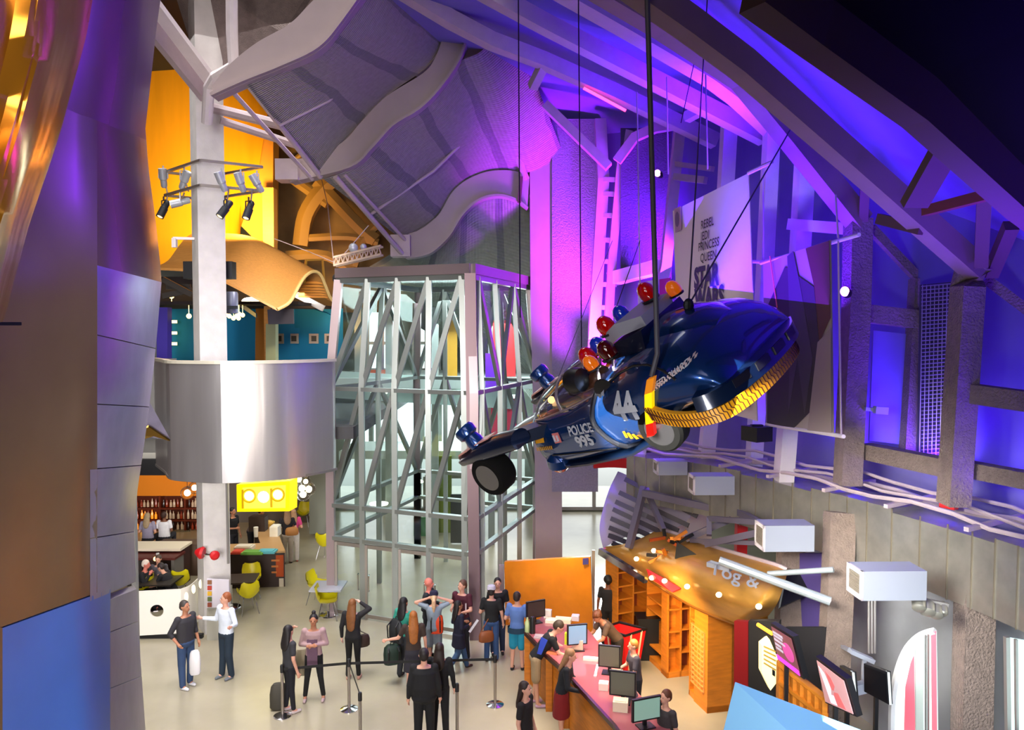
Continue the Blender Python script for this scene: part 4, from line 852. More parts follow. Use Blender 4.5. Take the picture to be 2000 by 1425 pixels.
def face(A_, B_, frac, dsh, ndoor):
    for i, t in enumerate(frac):
        if dsh != '/' and i == 0 and ndoor == 0: continue
        if dsh == 'x' and i == len(frac) - 1 and ndoor == 1: continue
        corner = i in (0, len(frac) - 1); zs = [0, 1.98, 2.82, 5.8, 8.55]
        b = MB(); b.sweep([fpt(A_, B_, t, z) for z in zs], .13 if not corner else .2, .16 if not corner else .2, (0, 1, 0)); tw_ = b.build('post', TP if corner else TS, tw)
    for z in Z[1:]:
        b = MB(); b.bar(fpt(A_, B_, 0, z), fpt(A_, B_, 1, z), .15, .10 if z < 8 else .16); b.build('ring_beam', TS, tw)
    for z0, z1 in ((2.82, 5.8), (5.8, 8.55)):
        for i in range(len(frac) - 1):
            if dsh == 'x':
                prs = [((frac[i], z0), (frac[i + 1], z1)), ((frac[i + 1], z0), (frac[i], z1))][i % 2:i % 2 + 1]
            else: prs = [((frac[i], z0), (frac[i + 1], z1))]
            for (t0, a_), (t1, b_) in prs:
                b = MB(); b.bar(fpt(A_, B_, t0, a_), fpt(A_, B_, t1, b_), .10, .12); b.build('diagonal_brace', TS, tw)
    d_ = Vector((0, .04, 0))
    for z0, z1 in ((1.98, 2.82), (2.82, 5.8), (5.8, 8.55)):
        b = MB(); b.loft([[fpt(A_, B_, 0, z0) + d_, fpt(A_, B_, 1, z0) + d_], [fpt(A_, B_, 0, z1) + d_, fpt(A_, B_, 1, z1) + d_]]); b.build('pane', TG, tw)
face(FLb, FRb, fr_, '/', 4); face(FRb, BRb, [0, .1, .36, .68, 1.0], 'x', 0); face(BLb, BRb, [0, .25, .5, .75, 1.0], 'x', 1); face(FLb, BLb, [0, .5, 1.0], 'x', 0)
DF = mat('door_frame_metal', 'A39A92', .4, .6)
for i in range(4):
    t0, t1 = [.04, .262, .50, .722][i], [.225, .455, .69, .925][i]
    r_ = MB(); P = lambda t, z: fpt(FLb, FRb, t, z) + Vector((0, -.04, 0))
    for a_, c_ in (((t0, .02), (t0, 1.9)), ((t1, .02), (t1, 1.9)), ((t0, 1.86), (t1, 1.86)), ((t0, .1), (t1, .1))): r_.bar(P(*a_), P(*c_), .06, .09)
    dr_ = r_.build('door', DF, tw); b = MB(); b.loft([[P(t0, .1), P(t1, .1)], [P(t0, 1.86), P(t1, 1.86)]]); b.build('pane', TG, dr_)
    th = t0 + .02 if i % 2 else t1 - .02
    b = MB(); b.tube([P(th, .75) + Vector((0, -.02, 0)), P(th, .75) + Vector((0, -.09, 0)), P(th, 1.15) + Vector((0, -.09, 0)), P(th, 1.15) + Vector((0, -.02, 0))], .02, 8); b.build('handle', CHROME, dr_)
b = MB(); b.bar(fpt(FRb, BRb, 0, 0) + Vector((.02, -.1, 0)), fpt(FRb, BRb, 0, 8.6) + Vector((.0, -.1, 0)), .26, .26, (0, 1, 0)); b.build('corner_post', mat('corner_dark', '7A6468', .4, .5), tw)
# cornice on top
def capring(A_, B_):
    b = MB(); b.bar(fpt(A_, B_, -.01, 8.72), fpt(A_, B_, 1.01, 8.72), .30, .24); b.build('cornice', TP, tw)
capring(FLb, FRb); capring(FRb, BRb)
b = MB(); P = [tap(p, 8.55) for p in (FLb, FRb, BRb, BLb)]; b.slab(P, .08, (0, 0, 1)); b.build('roof_pane', TG, tw)
# second storey inside and behind the tower
b = MB(); b.box((-2.3, 28.0, 5.55), (8.0, 5.6, .35)); struct(b.build('floor_upper', mat('upper_slab', 'C8CCC8', .6)))
b = MB(); b.box((-2.3, 29.2, 2.75), (8.0, 2.5, .3)); struct(b.build('floor_landing', mat('landing_slab', 'D4D8D2', .6)))
for i, (x, y, Y, y2, c, lb) in enumerate([(745, 722, 26.5, 780, 'C8502A', 'orange red display panel on the upper storey seen through the tower'), (880, 620, 26.5, 740, 'C08A20', 'tall ochre panel seen through the upper tower glass'),
        (985, 625, 25.6, 735, 'E83A3A', 'red panel painted as a glow seen through the side of the tower'), (985, 778, 25.4, 850, 'F04060', 'lower red panel painted as a glow seen through the side of the tower'),
        (865, 890, 27.5, 1042, '6A7A20', 'olive green plant wall seen through the tower doors side'), (825, 1010, 27.0, 1075, '3E8050', 'green board seen through the middle of the tower'),
        (893, 965, 26.0, 1060, '26292C', 'tall black board seen through the tower near its corner'), (962, 690, 25.0, 762, '8A30F0', 'violet panel painted as a glow seen through the side of the tower')]):  # red and violet panels stand in for coloured glow inside the tower
    w_ = [50, 26, 44, 52, 34, 34, 26, 6][i] / 2
    w_ = 14 if i == 7 else w_
    b = MB(); b.slab([at(x - w_, y, Y), at(x + w_, y, Y), at(x + w_, y2, Y), at(x - w_, y2, Y)], .06)
    tag(b.build('display_panel', mat('display_%d' % i, c, .6)), lb, 'panel')
b = MB(); b.bar(at(620, 748, 25.4), at(1000, 772, 25.4), .08, .9); tag(b.build('glass_parapet', mat('parapet', 'B9C8C4', .3, .2)), 'pale parapet crossing behind the tower at upper floor level', 'parapet')
for i, x in enumerate((700, 760, 850, 960)):
    b = MB(); b.bar(at(x, 1075, 26), at(x, 600, 26), .22, .22, (0, 1, 0)); tag(b.build('inner_column', mat('inner_col', '8E918E', .6)), 'grey inner column standing behind the tower glass', 'column', 'inner columns behind the glass tower')
for i, (x, y, lb) in enumerate([(742, 768, 'long white ceiling lamp glowing under the upper floor behind the tower'), (740, 985, 'yellow white lamp glowing low behind the tower glass'), (820, 942, 'small hanging lamp glowing in the middle of the tower')]):
    b = MB(); b.lathe([(.01, .12), (.32 if i != 2 else .12, .05), (.30 if i != 2 else .12, 0), (.001, -.02)], at(x, y, 25.5), (0, 0, 1), 16); b.tube([at(x, y, 25.5), Vector((at(x, y, 25.5).x, at(x, y, 25.5).y, 5.4 if i else at(x, y, 25.5).z + .1))], .015, 5); tag(b.build('hanging_lamp', mat('hall_lamp_%d' % i, 'FFFFE8', .4, emit='FFFDE0', es=3), smooth=True), lb, 'lamp')
# street outside the tall window
b = MB(); b.box((6, 40, -.15), (40, 12, .1)); struct(b.build('ground', mat('street', 'B4B4B0', .9)))
b = MB(); b.slab([at(1096, 1000, 40), at(1118, 994, 40), at(1118, 1070, 40), at(1096, 1070, 40)], 2); tag(b.build('far_building', mat('far_grey', '9AA4AC', .9)), 'pale grey building outside the tall window', 'building')
# people-high white pillar by window already built: red arc and white drum wall
r_ = empty('red_arch_band', at(1260, 915, 19), 'curved red band sweeping over the bright window behind the ticket canopy', 'band')
b = MB(); pts_ = [(1160, 905, 20.5), (1200, 903, 20), (1245, 908, 19.4), (1290, 922, 18.8), (1330, 940, 18.3), (1385, 965, 17.8)]
pts_ = [at(*p) for p in cr(pts_, 4)]; b.loft([[p + Vector((0, 0, .11)), p - Vector((0, 0, .13)), p - Vector((0, -.2, .13)), p + Vector((0, .2, .11))] for p in pts_], closed=True, caps=True); b.build('band', RED, r_)
b = MB(); pts2 = [(1252, 932, 19.6), (1300, 942, 19.2), (1345, 962, 18.9), (1390, 985, 18.4)]
b.loft([[at(*p), at(p[0], p[1] + 95, p[2])] for p in pts2]); b.loft([[at(p[0], p[1], p[2] + .1), at(p[0], p[1] + 95, p[2] + .1)] for p in pts2][::-1]); struct(b.build('wall_curved_white', mat('curved_white', 'D8CDC4', .6)))
b = MB(); b.slab([at(1325, 952, 18.6), at(1352, 962, 18.6), at(1352, 985, 18.6), at(1325, 978, 18.6)], .03); tag(b.build('rear_window', mat('lit_pane', 'FFFFFF', .4, emit='F4FFFA', es=1.4)), 'small bright pane behind the hanging air outlet boxes', 'pane')
b = MB(); b.slab([at(1403, 968, 16.6), at(1445, 985, 16.6), at(1432, 1012, 16.6), at(1402, 992, 16.6)], .04); tag(b.build('rear_window', mat('lit_pane', 'FFFFFF', .4)), 'bright slanted pane next to the red upright post', 'pane')
b = MB(); b.bar(at(1449, 985, 16.2), at(1446, 1090, 16.2), .22, .2, (0, 1, 0)); tag(b.build('red_post', RED), 'red upright post between the ticket canopy and the air duct', 'post')
b = MB(); b.slab([at(1160, 885, 21), at(1260, 880, 20), at(1262, 905, 20), at(1160, 903, 21)], .3); struct(b.build('trim_4', mat('soffit_violet', '6A5A78', .7)))
# ================================================================ air duct
GAL = GALV
plan_d = [(2140, 8.6), (2000, 9.64), (1860, 10.75), (1700, 12.2), (1590, 13.3), (1480, 14.6), (1390, 15.6), (1290, 16.6), (1225, 17.4)]
pd = [Vector(((x - 1000) / FPX * Y, Y, 0)) for x, Y in plan_d]
dpath = [Vector(p) for p in cr([tuple(p) for p in pd], 6)]
duct = empty('air_duct', (dpath[18].x, dpath[18].y, 3.44), 'long curved galvanised metal air duct running along the violet wall', 'air duct')
inn = Vector((.65, .30, 0))
for i in range(0, len(dpath) - 1, 2):
    seg_ = dpath[i:i + 3]
    if len(seg_) < 2: break
    b = MB(); jz_ = .06 * ((i // 8) % 2)
    b.loft([[Vector((p.x, p.y, 3.44)), Vector((p.x, p.y, 4.5 - jz_)), Vector((p.x, p.y, 4.5 - jz_)) + inn, Vector((p.x, p.y, 3.44)) + inn] for p in seg_], closed=True, caps=True); b.build('duct_section', GAL, duct)
    p = seg_[0]; b = MB(); b.bar(Vector((p.x - .006, p.y - .004, 3.43)), Vector((p.x - .006, p.y - .004, 4.51)), .018, .018, (0, 1, 0)); b.build('seam_strip', mat('seam_dark', '8A8070', .4, .6), duct)
# pipes on top
for k_, (dz, dx, r0, lb) in enumerate([(.12, .1, .035, 'front conduit pipe lying on top of the air duct'), (.20, .3, .028, 'middle conduit pipe on top of the air duct'), (.30, .5, .03, 'rear conduit pipe on top of the air duct'), (.10, .62, .05, 'thick dark tray pipe at the back of the air duct top')]):
    b = MB(); b.tube([Vector((p.x + dx, p.y + dx * .4, 4.5 + dz + .05 * math.sin(i * 1.7 + k_))) for i, p in enumerate(dpath[::3])], r0, 6); tag(b.build('conduit_pipe', STEEL), lb, 'pipe')
for k_, i in enumerate((10, 16, 22, 28, 34)):
    p = dpath[i]; b = MB(); b.bar(p + Vector((-.15, -.1, 4.56)), p + Vector((.95, .42, 4.62)), .07, .06); tag(b.build('duct_bracket', STEEL), 'flat steel bracket across the duct top, %s' % ['at the picture edge above the tall window', 'above the largest air outlet', 'just behind the largest air outlet', 'above the second largest air outlet', 'most distant of the five'][k_], 'bracket', 'brackets across the duct top')
b = MB(); b.bar(at(1838, 984, 11.3), at(1868, 990, 11.1), .1, .08); tag(b.build('red_clamp', RED), 'small red clamp on the conduit pipes', 'clamp')
def outlet(x0, y0, x1, y1, Y, ln, label):
    """box air outlet projecting from the duct: front at px rect x0..x1, y0..y1"""
    A_, B_ = at(x0, y0, Y), at(x1, y1, Y); h = A_.z - B_.z; d = Vector((1, .02, 0)).normalized(); sd = Vector((.02, -1, 0)).normalized()
    r_ = empty('air_outlet', (A_.x, A_.y, B_.z), label, 'air outlet')
    c = Vector((A_.x, A_.y, (A_.z + B_.z) / 2)); W_ = .44
    R = Matrix((( d.x, -sd.x, 0), (d.y, -sd.y, 0), (0, 0, 1))).to_3x3()
    b = MB(); b.box(c + d * ln / 2 , (ln, W_, h), R=R); b.build('housing', DUCTW, r_)
    g = c - d * .012
    b = MB(); 
    for a_, s_ in (((0, 0, h / 2 - .03), (.03, W_, .06)), ((0, 0, -h / 2 + .03), (.03, W_, .06)), ((0, W_ / 2 - .03, 0), (.03, .06, h)), ((0, -W_ / 2 + .03, 0), (.03, .06, h))): b.box(g + R @ Vector(a_), s_, R=R)
    b.build('grille_frame', mat('grille_frame', 'C8C0C8', .5), r_)
    b = MB(); b.box(c - d * .004, (.01, W_ - .1, h - .1), R=R); b.build('dark_inside', BLACK, r_)
    b = MB()
    for i in range(12): b.box(g + R @ Vector((0, 0, -h / 2 + .08 + (h - .16) * i / 11)), (.025, W_ - .1, .012), R=R)
    b.build('louvre', mat('louvre', '8A8078', .5, .3), r_)
outlet(1672, 1106, 1672, 1162, 10.3, .85, 'largest grey air outlet box with a striped grille, hanging over the two wall conduits')
outlet(1486, 1020, 1486, 1070, 12.5, .8, 'grey air outlet box above the right end of the ticket canopy')
outlet(1352, 926, 1352, 962, 14.6, .75, 'grey air outlet box in front of the curved red band')
outlet(1282, 898, 1282, 924, 16.0, .6, 'smallest air outlet box, most distant on the duct')
# ================================================================ ticket canopy
tc_ = empty('ticket_canopy', at(1400, 1200, 14), 'golden wooden curved canopy with violet ribbed back hanging over the ticket desk', 'canopy')
S = [[(1178, 1072, 17.0), (1212, 1068, 16.6), (1250, 1056, 16.5), (1288, 1036, 16.8)],
     [(1222, 1098, 16.4), (1250, 1088, 15.9), (1285, 1070, 15.8), (1318, 1046, 16.2)],
     [(1265, 1128, 15.8), (1295, 1108, 15.1), (1325, 1082, 15.1), (1352, 1058, 15.6)],
     [(1345, 1178, 14.6), (1378, 1148, 13.8), (1405, 1112, 13.9), (1425, 1082, 14.6)],
     [(1420, 1210, 13.7), (1450, 1178, 12.9), (1474, 1135, 13.0), (1488, 1100, 13.8)],
     [(1452, 1216, 13.4), (1485, 1180, 12.5), (1508, 1140, 12.7), (1520, 1110, 13.4)],
     [(1500, 1203, 13.2), (1518, 1178, 12.6), (1530, 1146, 12.8), (1538, 1118, 13.3)]]
rows_ = [[at(*q) for q in cr(r, 6)] for r in S]; cols_ = []
for j in range(len(rows_[0])):
    cols_.append([Vector(p) for p in cr([tuple(r[j]) for r in rows_], 5)])
b = MB(); b.loft(cols_); b.loft([[p + Vector((0.03, .10, .03)) for p in r][::-1] for r in cols_])
b.loft([cols_[0], [p + Vector((0.03, .10, .03)) for p in cols_[0]]]); b.loft([cols_[-1], [p + Vector((0.03, .10, .03)) for p in cols_[-1]]])
b.build('gold_shell', GOLDW, tc_, smooth=True)
b = MB(); b.tube([p + Vector((0, .02, -.02)) for p in cols_[0]], .03, 6); b.build('lower_rim', mat('dark_gold_rim', '8A5A20', .3, .6), tc_)
b = MB(); b.tube([p + Vector((0, .05, .04)) for p in cols_[-1]], .045, 6); b.build('upper_rim', STEEL, tc_)
# violet ribbed fan
FAN = mat('fan_sheet', 'A49AB0', .6); 
Fl = [(1207, 920, 17.9), (1190, 955, 17.6), (1176, 1000, 17.4), (1171, 1035, 17.2), (1178, 1070, 17.0)]; Fr = [(1262, 952, 17.4), (1318, 976, 17.0), (1350, 1000, 16.8), (1330, 1026, 16.7), (1290, 1038, 16.8)]
b = MB(); L_, R_ = [at(*q) for q in cr(Fl, 5)], [at(*q) for q in cr(Fr, 5)]
b.loft([[a_.lerp(c_, t) + Vector((0, .35 * math.sin(t * PI), 0)) for t in (0, .2, .4, .6, .8, 1)] for a_, c_ in zip(L_, R_)]); b.build('fan_sheet', FAN, tc_, smooth='all')
RS = [(1220, 935), (1209, 961), (1202, 979), (1197, 994), (1193, 1012), (1190, 1030), (1189, 1045), (1196, 1060)]
RE = [(1362, 1008), (1345, 1026), (1325, 1036), (1302, 1044), (1285, 1053), (1265, 1061), (1248, 1068), (1235, 1074)]
for (x0, y0), (x1, y1) in zip(RS, RE):
    b = MB(); b.sweep([at(x0, y0, 17.2), at((x0 + x1) / 2, (y0 + y1) / 2, 17.0), at(x1, y1, 16.6)], .07, .10, (0, .3, 1)); b.build('fan_rib', mat('fan_rib', '3A3644', .5, .3), tc_)
for p, q, w_ in [((1258, 950, 16.7), (1228, 1070, 16.3), .13), ((1262, 955, 16.7), (1296, 1035, 15.9), .10), ((1256, 962, 16.5), (1470, 1008, 15.2), .14), ((1340, 1052, 15.6), (1430, 1012, 15.2), .12),
               ((1385, 1012, 15.2), (1490, 1020, 13.8), .10), ((1385, 1012, 15.2), (1385, 1045, 15.0), .10), ((1380, 1062, 14.8), (1480, 1040, 13.6), .12), ((1350, 1055, 15.4), (1480, 1060, 13.6), .08), ((1445, 1000, 15), (1500, 1030, 13.8), .12)]:
    b = MB(); b.bar(at(*p), at(*q), w_, w_); b.build('support_arm', mat('arm_steel', '6A6478', .5, .3), tc_)
for p, q, w_ in [((1405, 1094, 12.6), (1622, 1174, 11.9), .14), ((1500, 1120, 12.6), (1628, 1112, 12.0), .09)]:
    b = MB(); b.tube([at(*p), at(*q)], w_ / 2, 10); b.build('strut_tube', mat('strut_paint', '9CA6AC', .4, .3), tc_)
b = MB(); b.bar(at(1172, 1076, 16.6), at(1262, 1132, 15.4), .10, .14); b.build('lamp_rail', CHROME, tc_)
b = MB(); b.slab([at(1262, 1110, 15.3), at(1330, 1148, 14.6), at(1312, 1156, 14.6), at(1268, 1128, 15.3)], .05); b.build('red_liner', RED, tc_)
DISC = mat('canopy_lamp_glow', 'FFF0C0', .3, emit='FFE8B0', es=6)
for x, y, Y in [(1243, 1091, 15.9), (1273, 1128, 15.2), (1298, 1134, 14.9), (1342, 1145, 14.2), (1404, 1161, 13.3), (1482, 1184, 12.5), (1277, 1075, 15.6)]:
    b = MB(); b.ell(at(x, y, Y - .05), (.055, .03, .05), 12, 6); b.build('round_lamp', DISC, tc_, smooth=True)
sh_ = empty('canopy_fittings', at(1306, 1075, 15.1), 'tangle of amber lit brackets and cables bolted under the ribbed fan', 'fittings')
random.seed(3)
for i in range(16):
    x, y = 1282 + random.random() * 55, 1046 + random.random() * 46; b = MB(); q = at(x, y, 15.2 + random.random() * .3); b.bar(q, q + Vector((random.uniform(-.35, .35), random.uniform(-.1, .1), random.uniform(-.2, .2))), .05, .06); b.build('bracket', [mat('amber_bracket', 'C07020', .4, .4), BLACK, mat('copper_fit', 'A04818', .4, .5)][i % 3], sh_)
b = MB(); b.slab([at(1322, 1058, 15.1), at(1372, 1090, 14.7), at(1340, 1110, 14.8), at(1318, 1090, 15)], .08); b.build('black_box', BLACK, sh_)
r_ = empty('hanging_letters', at(1404, 1140, 13.2), 'grey raised letters fixed on the face of the golden canopy', 'letters')
text('lettering', 'Tog &', mat('letter_grey', '9AA0B4', .4, .3), at(1384, 1118, 13.0), (1, -.25, -.28), (.1, -.15, 1), .34, r_, off=.015)
b = MB(); b.bar(at(1384, 1100, 13.2), at(1428, 1110, 12.9), .14, .08); b.build('bracket_bar', DUCTW, r_)
b = MB(); b.slab([at(1560, 1120, 13.6), at(1600, 1150, 13.4), at(1524, 1185, 13.2), at(1536, 1125, 13.5)], .1); tag(b.build('black_flap', BLACK), 'black flap closing the open end of the golden canopy', 'flap')
# ================================================================ partition, shelves, desk
b = MB(); b.slab([at(985, 1097, 18.7), at(1153, 1087, 18.2), at(1160, 1262, 18.2), at(988, 1262, 18.7)], .12); pt = b.build('plywood_partition', mat('orange_ply', 'D08018', .35, noise=.12, nscale=2.5, coat=.3)); tag(pt, 'tall orange plywood partition glowing behind the ticket desk', 'partition')
b = MB(); b.slab([at(1138, 1090, 18.2), at(1149, 1089, 18.2), at(1149, 1101, 18.2), at(1138, 1102, 18.2)], .02, (0, -1, 0)); b.build('blue_badge', mat('badge_blue', '3A3A8A', .5), pt)
b = MB(); b.box(at(980, 1180, 18.9), (.12, .12, 2.0)); b.build('edge_post', STEEL, pt)
b = MB(); p0 = at(1159, 1090, 18.6); b.box((p0.x, p0.y, .95), (.07, .07, 1.9)); b.box((p0.x - .1, p0.y, 1.2), (.2, .04, .04)); tag(b.build('door_post', FRM), 'thin grey post standing at the end of the orange partition', 'post')
def shelf_unit(parent, A_, B_, h, depth, ncol, rows_l, m=WOOD, name='bay'):
    d = (B_ - A_); L_ = d.length; d.normalize(); n = Vector((-d.y, d.x, 0)) * depth
    if n.y < 0: n = -n
    u = Vector((0, 0, 1)); fo = lambda s, z, q=0: A_ + d * s + u * z + n * q
    b = MB()
    for i in range(ncol + 1):
        s = L_ * i / ncol; b.sweep([fo(s, 0, .5), fo(s, h, .5)], depth if False else .045, .045, (0, 1, 0)) if False else b.slab([fo(s - .02, 0), fo(s + .02, 0), fo(s + .02, h), fo(s - .02, h)], depth, n)
    b.slab([fo(-.02, h - .05), fo(L_ + .02, h - .05), fo(L_ + .02, h), fo(-.02, h)], depth, n); b.slab([fo(-.02, 0), fo(L_ + .02, 0), fo(L_ + .02, .12), fo(-.02, .12)], depth, n)
    b.build('carcass', m, parent)
    b = MB(); b.slab([fo(0, .05, .9), fo(L_, .05, .9), fo(L_, h - .02, .9), fo(0, h - .02, .9)], .03, n); b.build('back_panel', WOODD, parent)
    for i in range(ncol):
        for z in rows_l[i % len(rows_l)]:
            b = MB(); b.slab([fo(L_ * i / ncol, z), fo(L_ * (i + 1) / ncol, z), fo(L_ * (i + 1) / ncol, z + .035), fo(L_ * i / ncol, z + .035)], depth * .88, n); b.build('shelf', m, parent)
r_ = empty('shelf_cabinet', fl(1235, 1262), 'wooden shelf cabinet with many open bays standing behind the red bin', 'cabinet')
shelf_unit(r_, fl(1206, 1268), fl(1266, 1256), 2.05, .5, 2, [[.45, .8, 1.12, 1.42, 1.74], [.72, 1.22]])
r_ = empty('shelf_cabinet', fl(1303, 1324), 'middle wooden shelf cabinet, its corner turned to the ticket desk', 'cabinet')
shelf_unit(r_, fl(1262, 1284), fl(1295, 1315), 2.1, .4, 1, [[.35, 1.15, 1.4]]); shelf_unit(r_, fl(1304, 1324), fl(1354, 1318), 2.1, .28, 2, [[.62, .95, 1.42, 1.75], [.5, .98, 1.42]])
r_ = empty('pigeonhole_cabinet', fl(1378, 1390), 'tallest looking wooden cabinet with a grid of small pigeonholes on its side', 'cabinet')
A_, B_, C_ = fl(1346, 1356), fl(1380, 1392), fl(1436, 1384)
shelf_unit(r_, A_, B_, 2.1, .5, 2, [[1.55], [1.55]]); b = MB(); b.slab([B_, C_, C_ + Vector((0, 0, 2.1)), B_ + Vector((0, 0, 2.1))], .5); b.build('side_panel', WOOD, r_)
d = (B_ - A_); b = MB()
for i in range(5):
    q = A_ + d * (.15 + .7 * i / 4) - Vector((.012, .012, 0)); b.bar(q + Vector((0, 0, .35)), q + Vector((0, 0, 1.5)), .02, .05, (0, 1, 0))
for j in range(13):
    z = .35 + 1.15 * j / 12; b.bar(A_ + d * .15 + Vector((-.012, -.012, z)), A_ + d * .85 + Vector((-.012, -.012, z)), .05, .02)
b.build('pigeonhole_grid', WOOD2, r_)
# desk
dk = empty('ticket_desk', fl(1100, 1330), 'angled ticket desk with a glossy dark red top and wooden front', 'desk')
out = [(1026, 1233), (1068, 1278), (1100, 1306), (1200, 1415), (1240, 1470), (1350, 1470), (1240, 1345), (1190, 1280), (1148, 1228), (1060, 1202)]
ps = [fl(x, y, 1.08) for x, y in out]
b = MB(); b.slab(ps, .05, (0, 0, -1)); b.build('top', mat('desk_red_top', 'A85C64', .12, spec=.8, coat=.5), dk)
b = MB(); b.sweep([p + Vector((0, 0, -.03)) for p in ps[:5]], .05, .08); b.build('edge_strip', mat('desk_dark_edge', '3A1C1A', .3), dk)
for i in range(4):
    a_, c_ = ps[i].copy(), ps[i + 1].copy(); a_ += Vector((.08, .02, 0)); c_ += Vector((.08, .02, 0))
    b = MB(); b.slab([Vector((a_.x, a_.y, 0)), Vector((c_.x, c_.y, 0)), Vector((c_.x, c_.y, 1.0)), Vector((a_.x, a_.y, 1.0))], .04, (1, .3, 0)); b.build('front_panel', WOOD, dk)
    b = MB(); q = ps[i] + Vector((.04, .0, 0)); b.box((q.x, q.y, .5), (.12, .12, 1.0)); b.build('leg', WOOD, dk)
b = MB(); b.slab([ps[9] + Vector((0, 0, -.05)), ps[8] + Vector((0, 0, -.05)), ps[8] + Vector((0, 0, -1.05)), ps[9] + Vector((0, 0, -1.05))], .05, (0, -1, 0)); b.build('rear_panel', WOOD, dk)
SCN = mat('monitor_back', '6A6A5C', .5); SCB = mat('screen_blue', '7CA0C0', .3, emit='80A8C8', es=.35)
def monitor(px, py, w_, h_, rz, label, m_=SCN, tilt=0, z=1.08):
    q = fl(px, py, z); r_ = empty('monitor', q, label, 'monitor', None, rz)
    b = MB(); b.box((0, 0, .12 + h_ / 2), (w_, .045, h_)); b.build('bezel', BLACK, r_, local=True)
    b = MB(); b.box((0, -.026, .12 + h_ / 2), (w_ - .05, .006, h_ - .05)); b.build('screen', m_, r_, local=True)
    b = MB(); b.box((0, .02, .01), (.26, .2, .02)); b.box((0, .05, .10), (.06, .04, .2)); b.build('stand', BLACK, r_, local=True)
monitor(1046, 1216, .44, .36, math.radians(25), 'dark monitor standing in front of the orange partition', mat('monitor_dark', '3A3430', .4))
monitor(1127, 1270, .40, .40, math.radians(12), 'monitor with a pale blue screen at the middle of the ticket desk', SCB)
monitor(1190, 1315, .40, .40, math.radians(-14), 'grey backed monitor next to the long paper holder on the desk')
monitor(1216, 1372, .44, .42, math.radians(-14), 'grey backed monitor beside the leaning clerk in grey')
monitor(1262, 1420, .50, .36, math.radians(20), 'greenish screen monitor cut off by the bottom of the picture', mat('screen_green', '90B8A8', .3, emit='90B8A0', es=.3))
for i, (x, y, s_, c, nm, lb) in enumerate([(1070, 1205, (.16, .12, .16), 'F0E8DC', 'paper_stack', 'upright white paper stack beside the dark monitor'), (1080, 1214, (.30, .2, .06), 'FFF6DC', 'paper_tray', 'low cream paper tray near the orange partition'),
        (1100, 1214, (.34, .2, .08), 'FFF0D0', 'paper_tray', 'bright white paper tray in the middle of the rear desk'), (1124, 1210, (.16, .16, .10), 'E8DCE8', 'tape_roll', 'white roll with coloured middle at the end of the rear desk'),
        (1128, 1268, (.22, .12, .2), 'F0C8B0', 'receipt_printer', 'small peach receipt printer before the blue screen'), (1157, 1289, (.34, .08, .05), 'FFF8E8', 'paper_holder', 'long white paper holder lying across the desk top'),
        (1179, 1345, (.16, .14, .12), 'FFF0E0', 'paper_cup_box', 'little white box beside the lowest grey monitor'), (1205, 1325, (.2, .14, .14), 'E8D8A8', 'receipt_printer', 'cream receipt printer between the two grey monitors'), (1212, 1385, (.24, .2, .16), 'F4E4C4', 'receipt_printer', 'cream receipt printer at the bottom of the desk'),
        (1108, 1257, (.10, .08, .22), 'B8D020', 'leaflet_holder', 'lime yellow leaflet holder standing on the desk'), (1078, 1276, (.2, .1, .03), 'FF9060', 'glowing_tray', 'small orange lit tray near the desk edge'),
        (1060, 1244, (.34, .22, .02), 'B0A0A0', 'laptop_keyboard', 'grey keyboard under the dark monitor'), (1165, 1310, (.05, .5, .02), 'D8C8D0', 'paper_strip', 'pale paper strip running along the desk top')]):
    q = fl(x, y, 1.08); b = MB(); b.box(q + Vector((0, 0, s_[2] / 2)), s_, math.radians(-12)); b.box(q + Vector((0, 0, s_[2] + .006)), (s_[0] * .8, s_[1] * .7, .012), math.radians(-12))
    tag(b.build(nm, mat('desk_item_%d' % i, c, .5)), lb, nm.replace('_', ' '))
b = MB(); b.lathe([(.05, 0), (.055, .05), (.055, .2), (.02, .26), (.02, .3), (.001, .31)], fl(1030, 1234, 1.08), (0, 0, 1), 12); tag(b.build('spray_bottle', mat('pale_green_plastic', 'B8C890', .3), smooth=True), 'pale green bottle standing on the desk corner', 'bottle')
b = MB(); b.lathe([(.06, 0), (.06, .28), (.04, .34), (.001, .35)], fl(1040, 1236, 1.08), (0, 0, 1), 12); tag(b.build('black_flask', BLACK, smooth=True), 'black flask standing beside the pale green bottle', 'flask')
# red fabric bin on steel frame
rb = empty('fabric_bin', fl(1218, 1296), 'bright red fabric bin hung in a dark metal frame behind the ticket desk', 'bin')
zz = .92; T4 = [fl(1176, 1226, zz), fl(1210, 1215, zz), fl(1262, 1228, zz), fl(1222, 1241, zz)]; cc_ = sum(T4, Vector()) / 4
B4 = [Vector((cc_.x + (p.x - cc_.x) * .72, cc_.y + (p.y - cc_.y) * .72, .12)) for p in T4]
RF = mat('red_fabric', 'D80C10', .7, bump=.2, bscale=8)
b = MB(); b.loft([T4, B4], closed=True); I4 = [p.lerp(cc_, .04) for p in T4]; J4 = [Vector((cc_.x + (p.x - cc_.x) * .6, cc_.y + (p.y - cc_.y) * .6, .45)) for p in T4]; b.loft([I4, J4], closed=True); b.slab(J4, .03, (0, 0, -1)); b.build('fabric', RF, rb)
b = MB(); b.tube(T4, .03, 8, closed=True); b.build('rim', BLACK, rb)
for k_ in range(4):
    for t in (.25, .75)[: 2 if k_ != 1 else 1]:
        p, q = T4[k_].lerp(T4[(k_ + 1) % 4], t), B4[k_].lerp(B4[(k_ + 1) % 4], t); o_ = (p - cc_); o_.z = 0; o_ = o_.normalized() * .015; b = MB(); b.bar(p + o_, q + o_, .035, .012, (0, 1, 0)); b.build('strap', mat('pale_strap', 'E0B898', .6), rb)
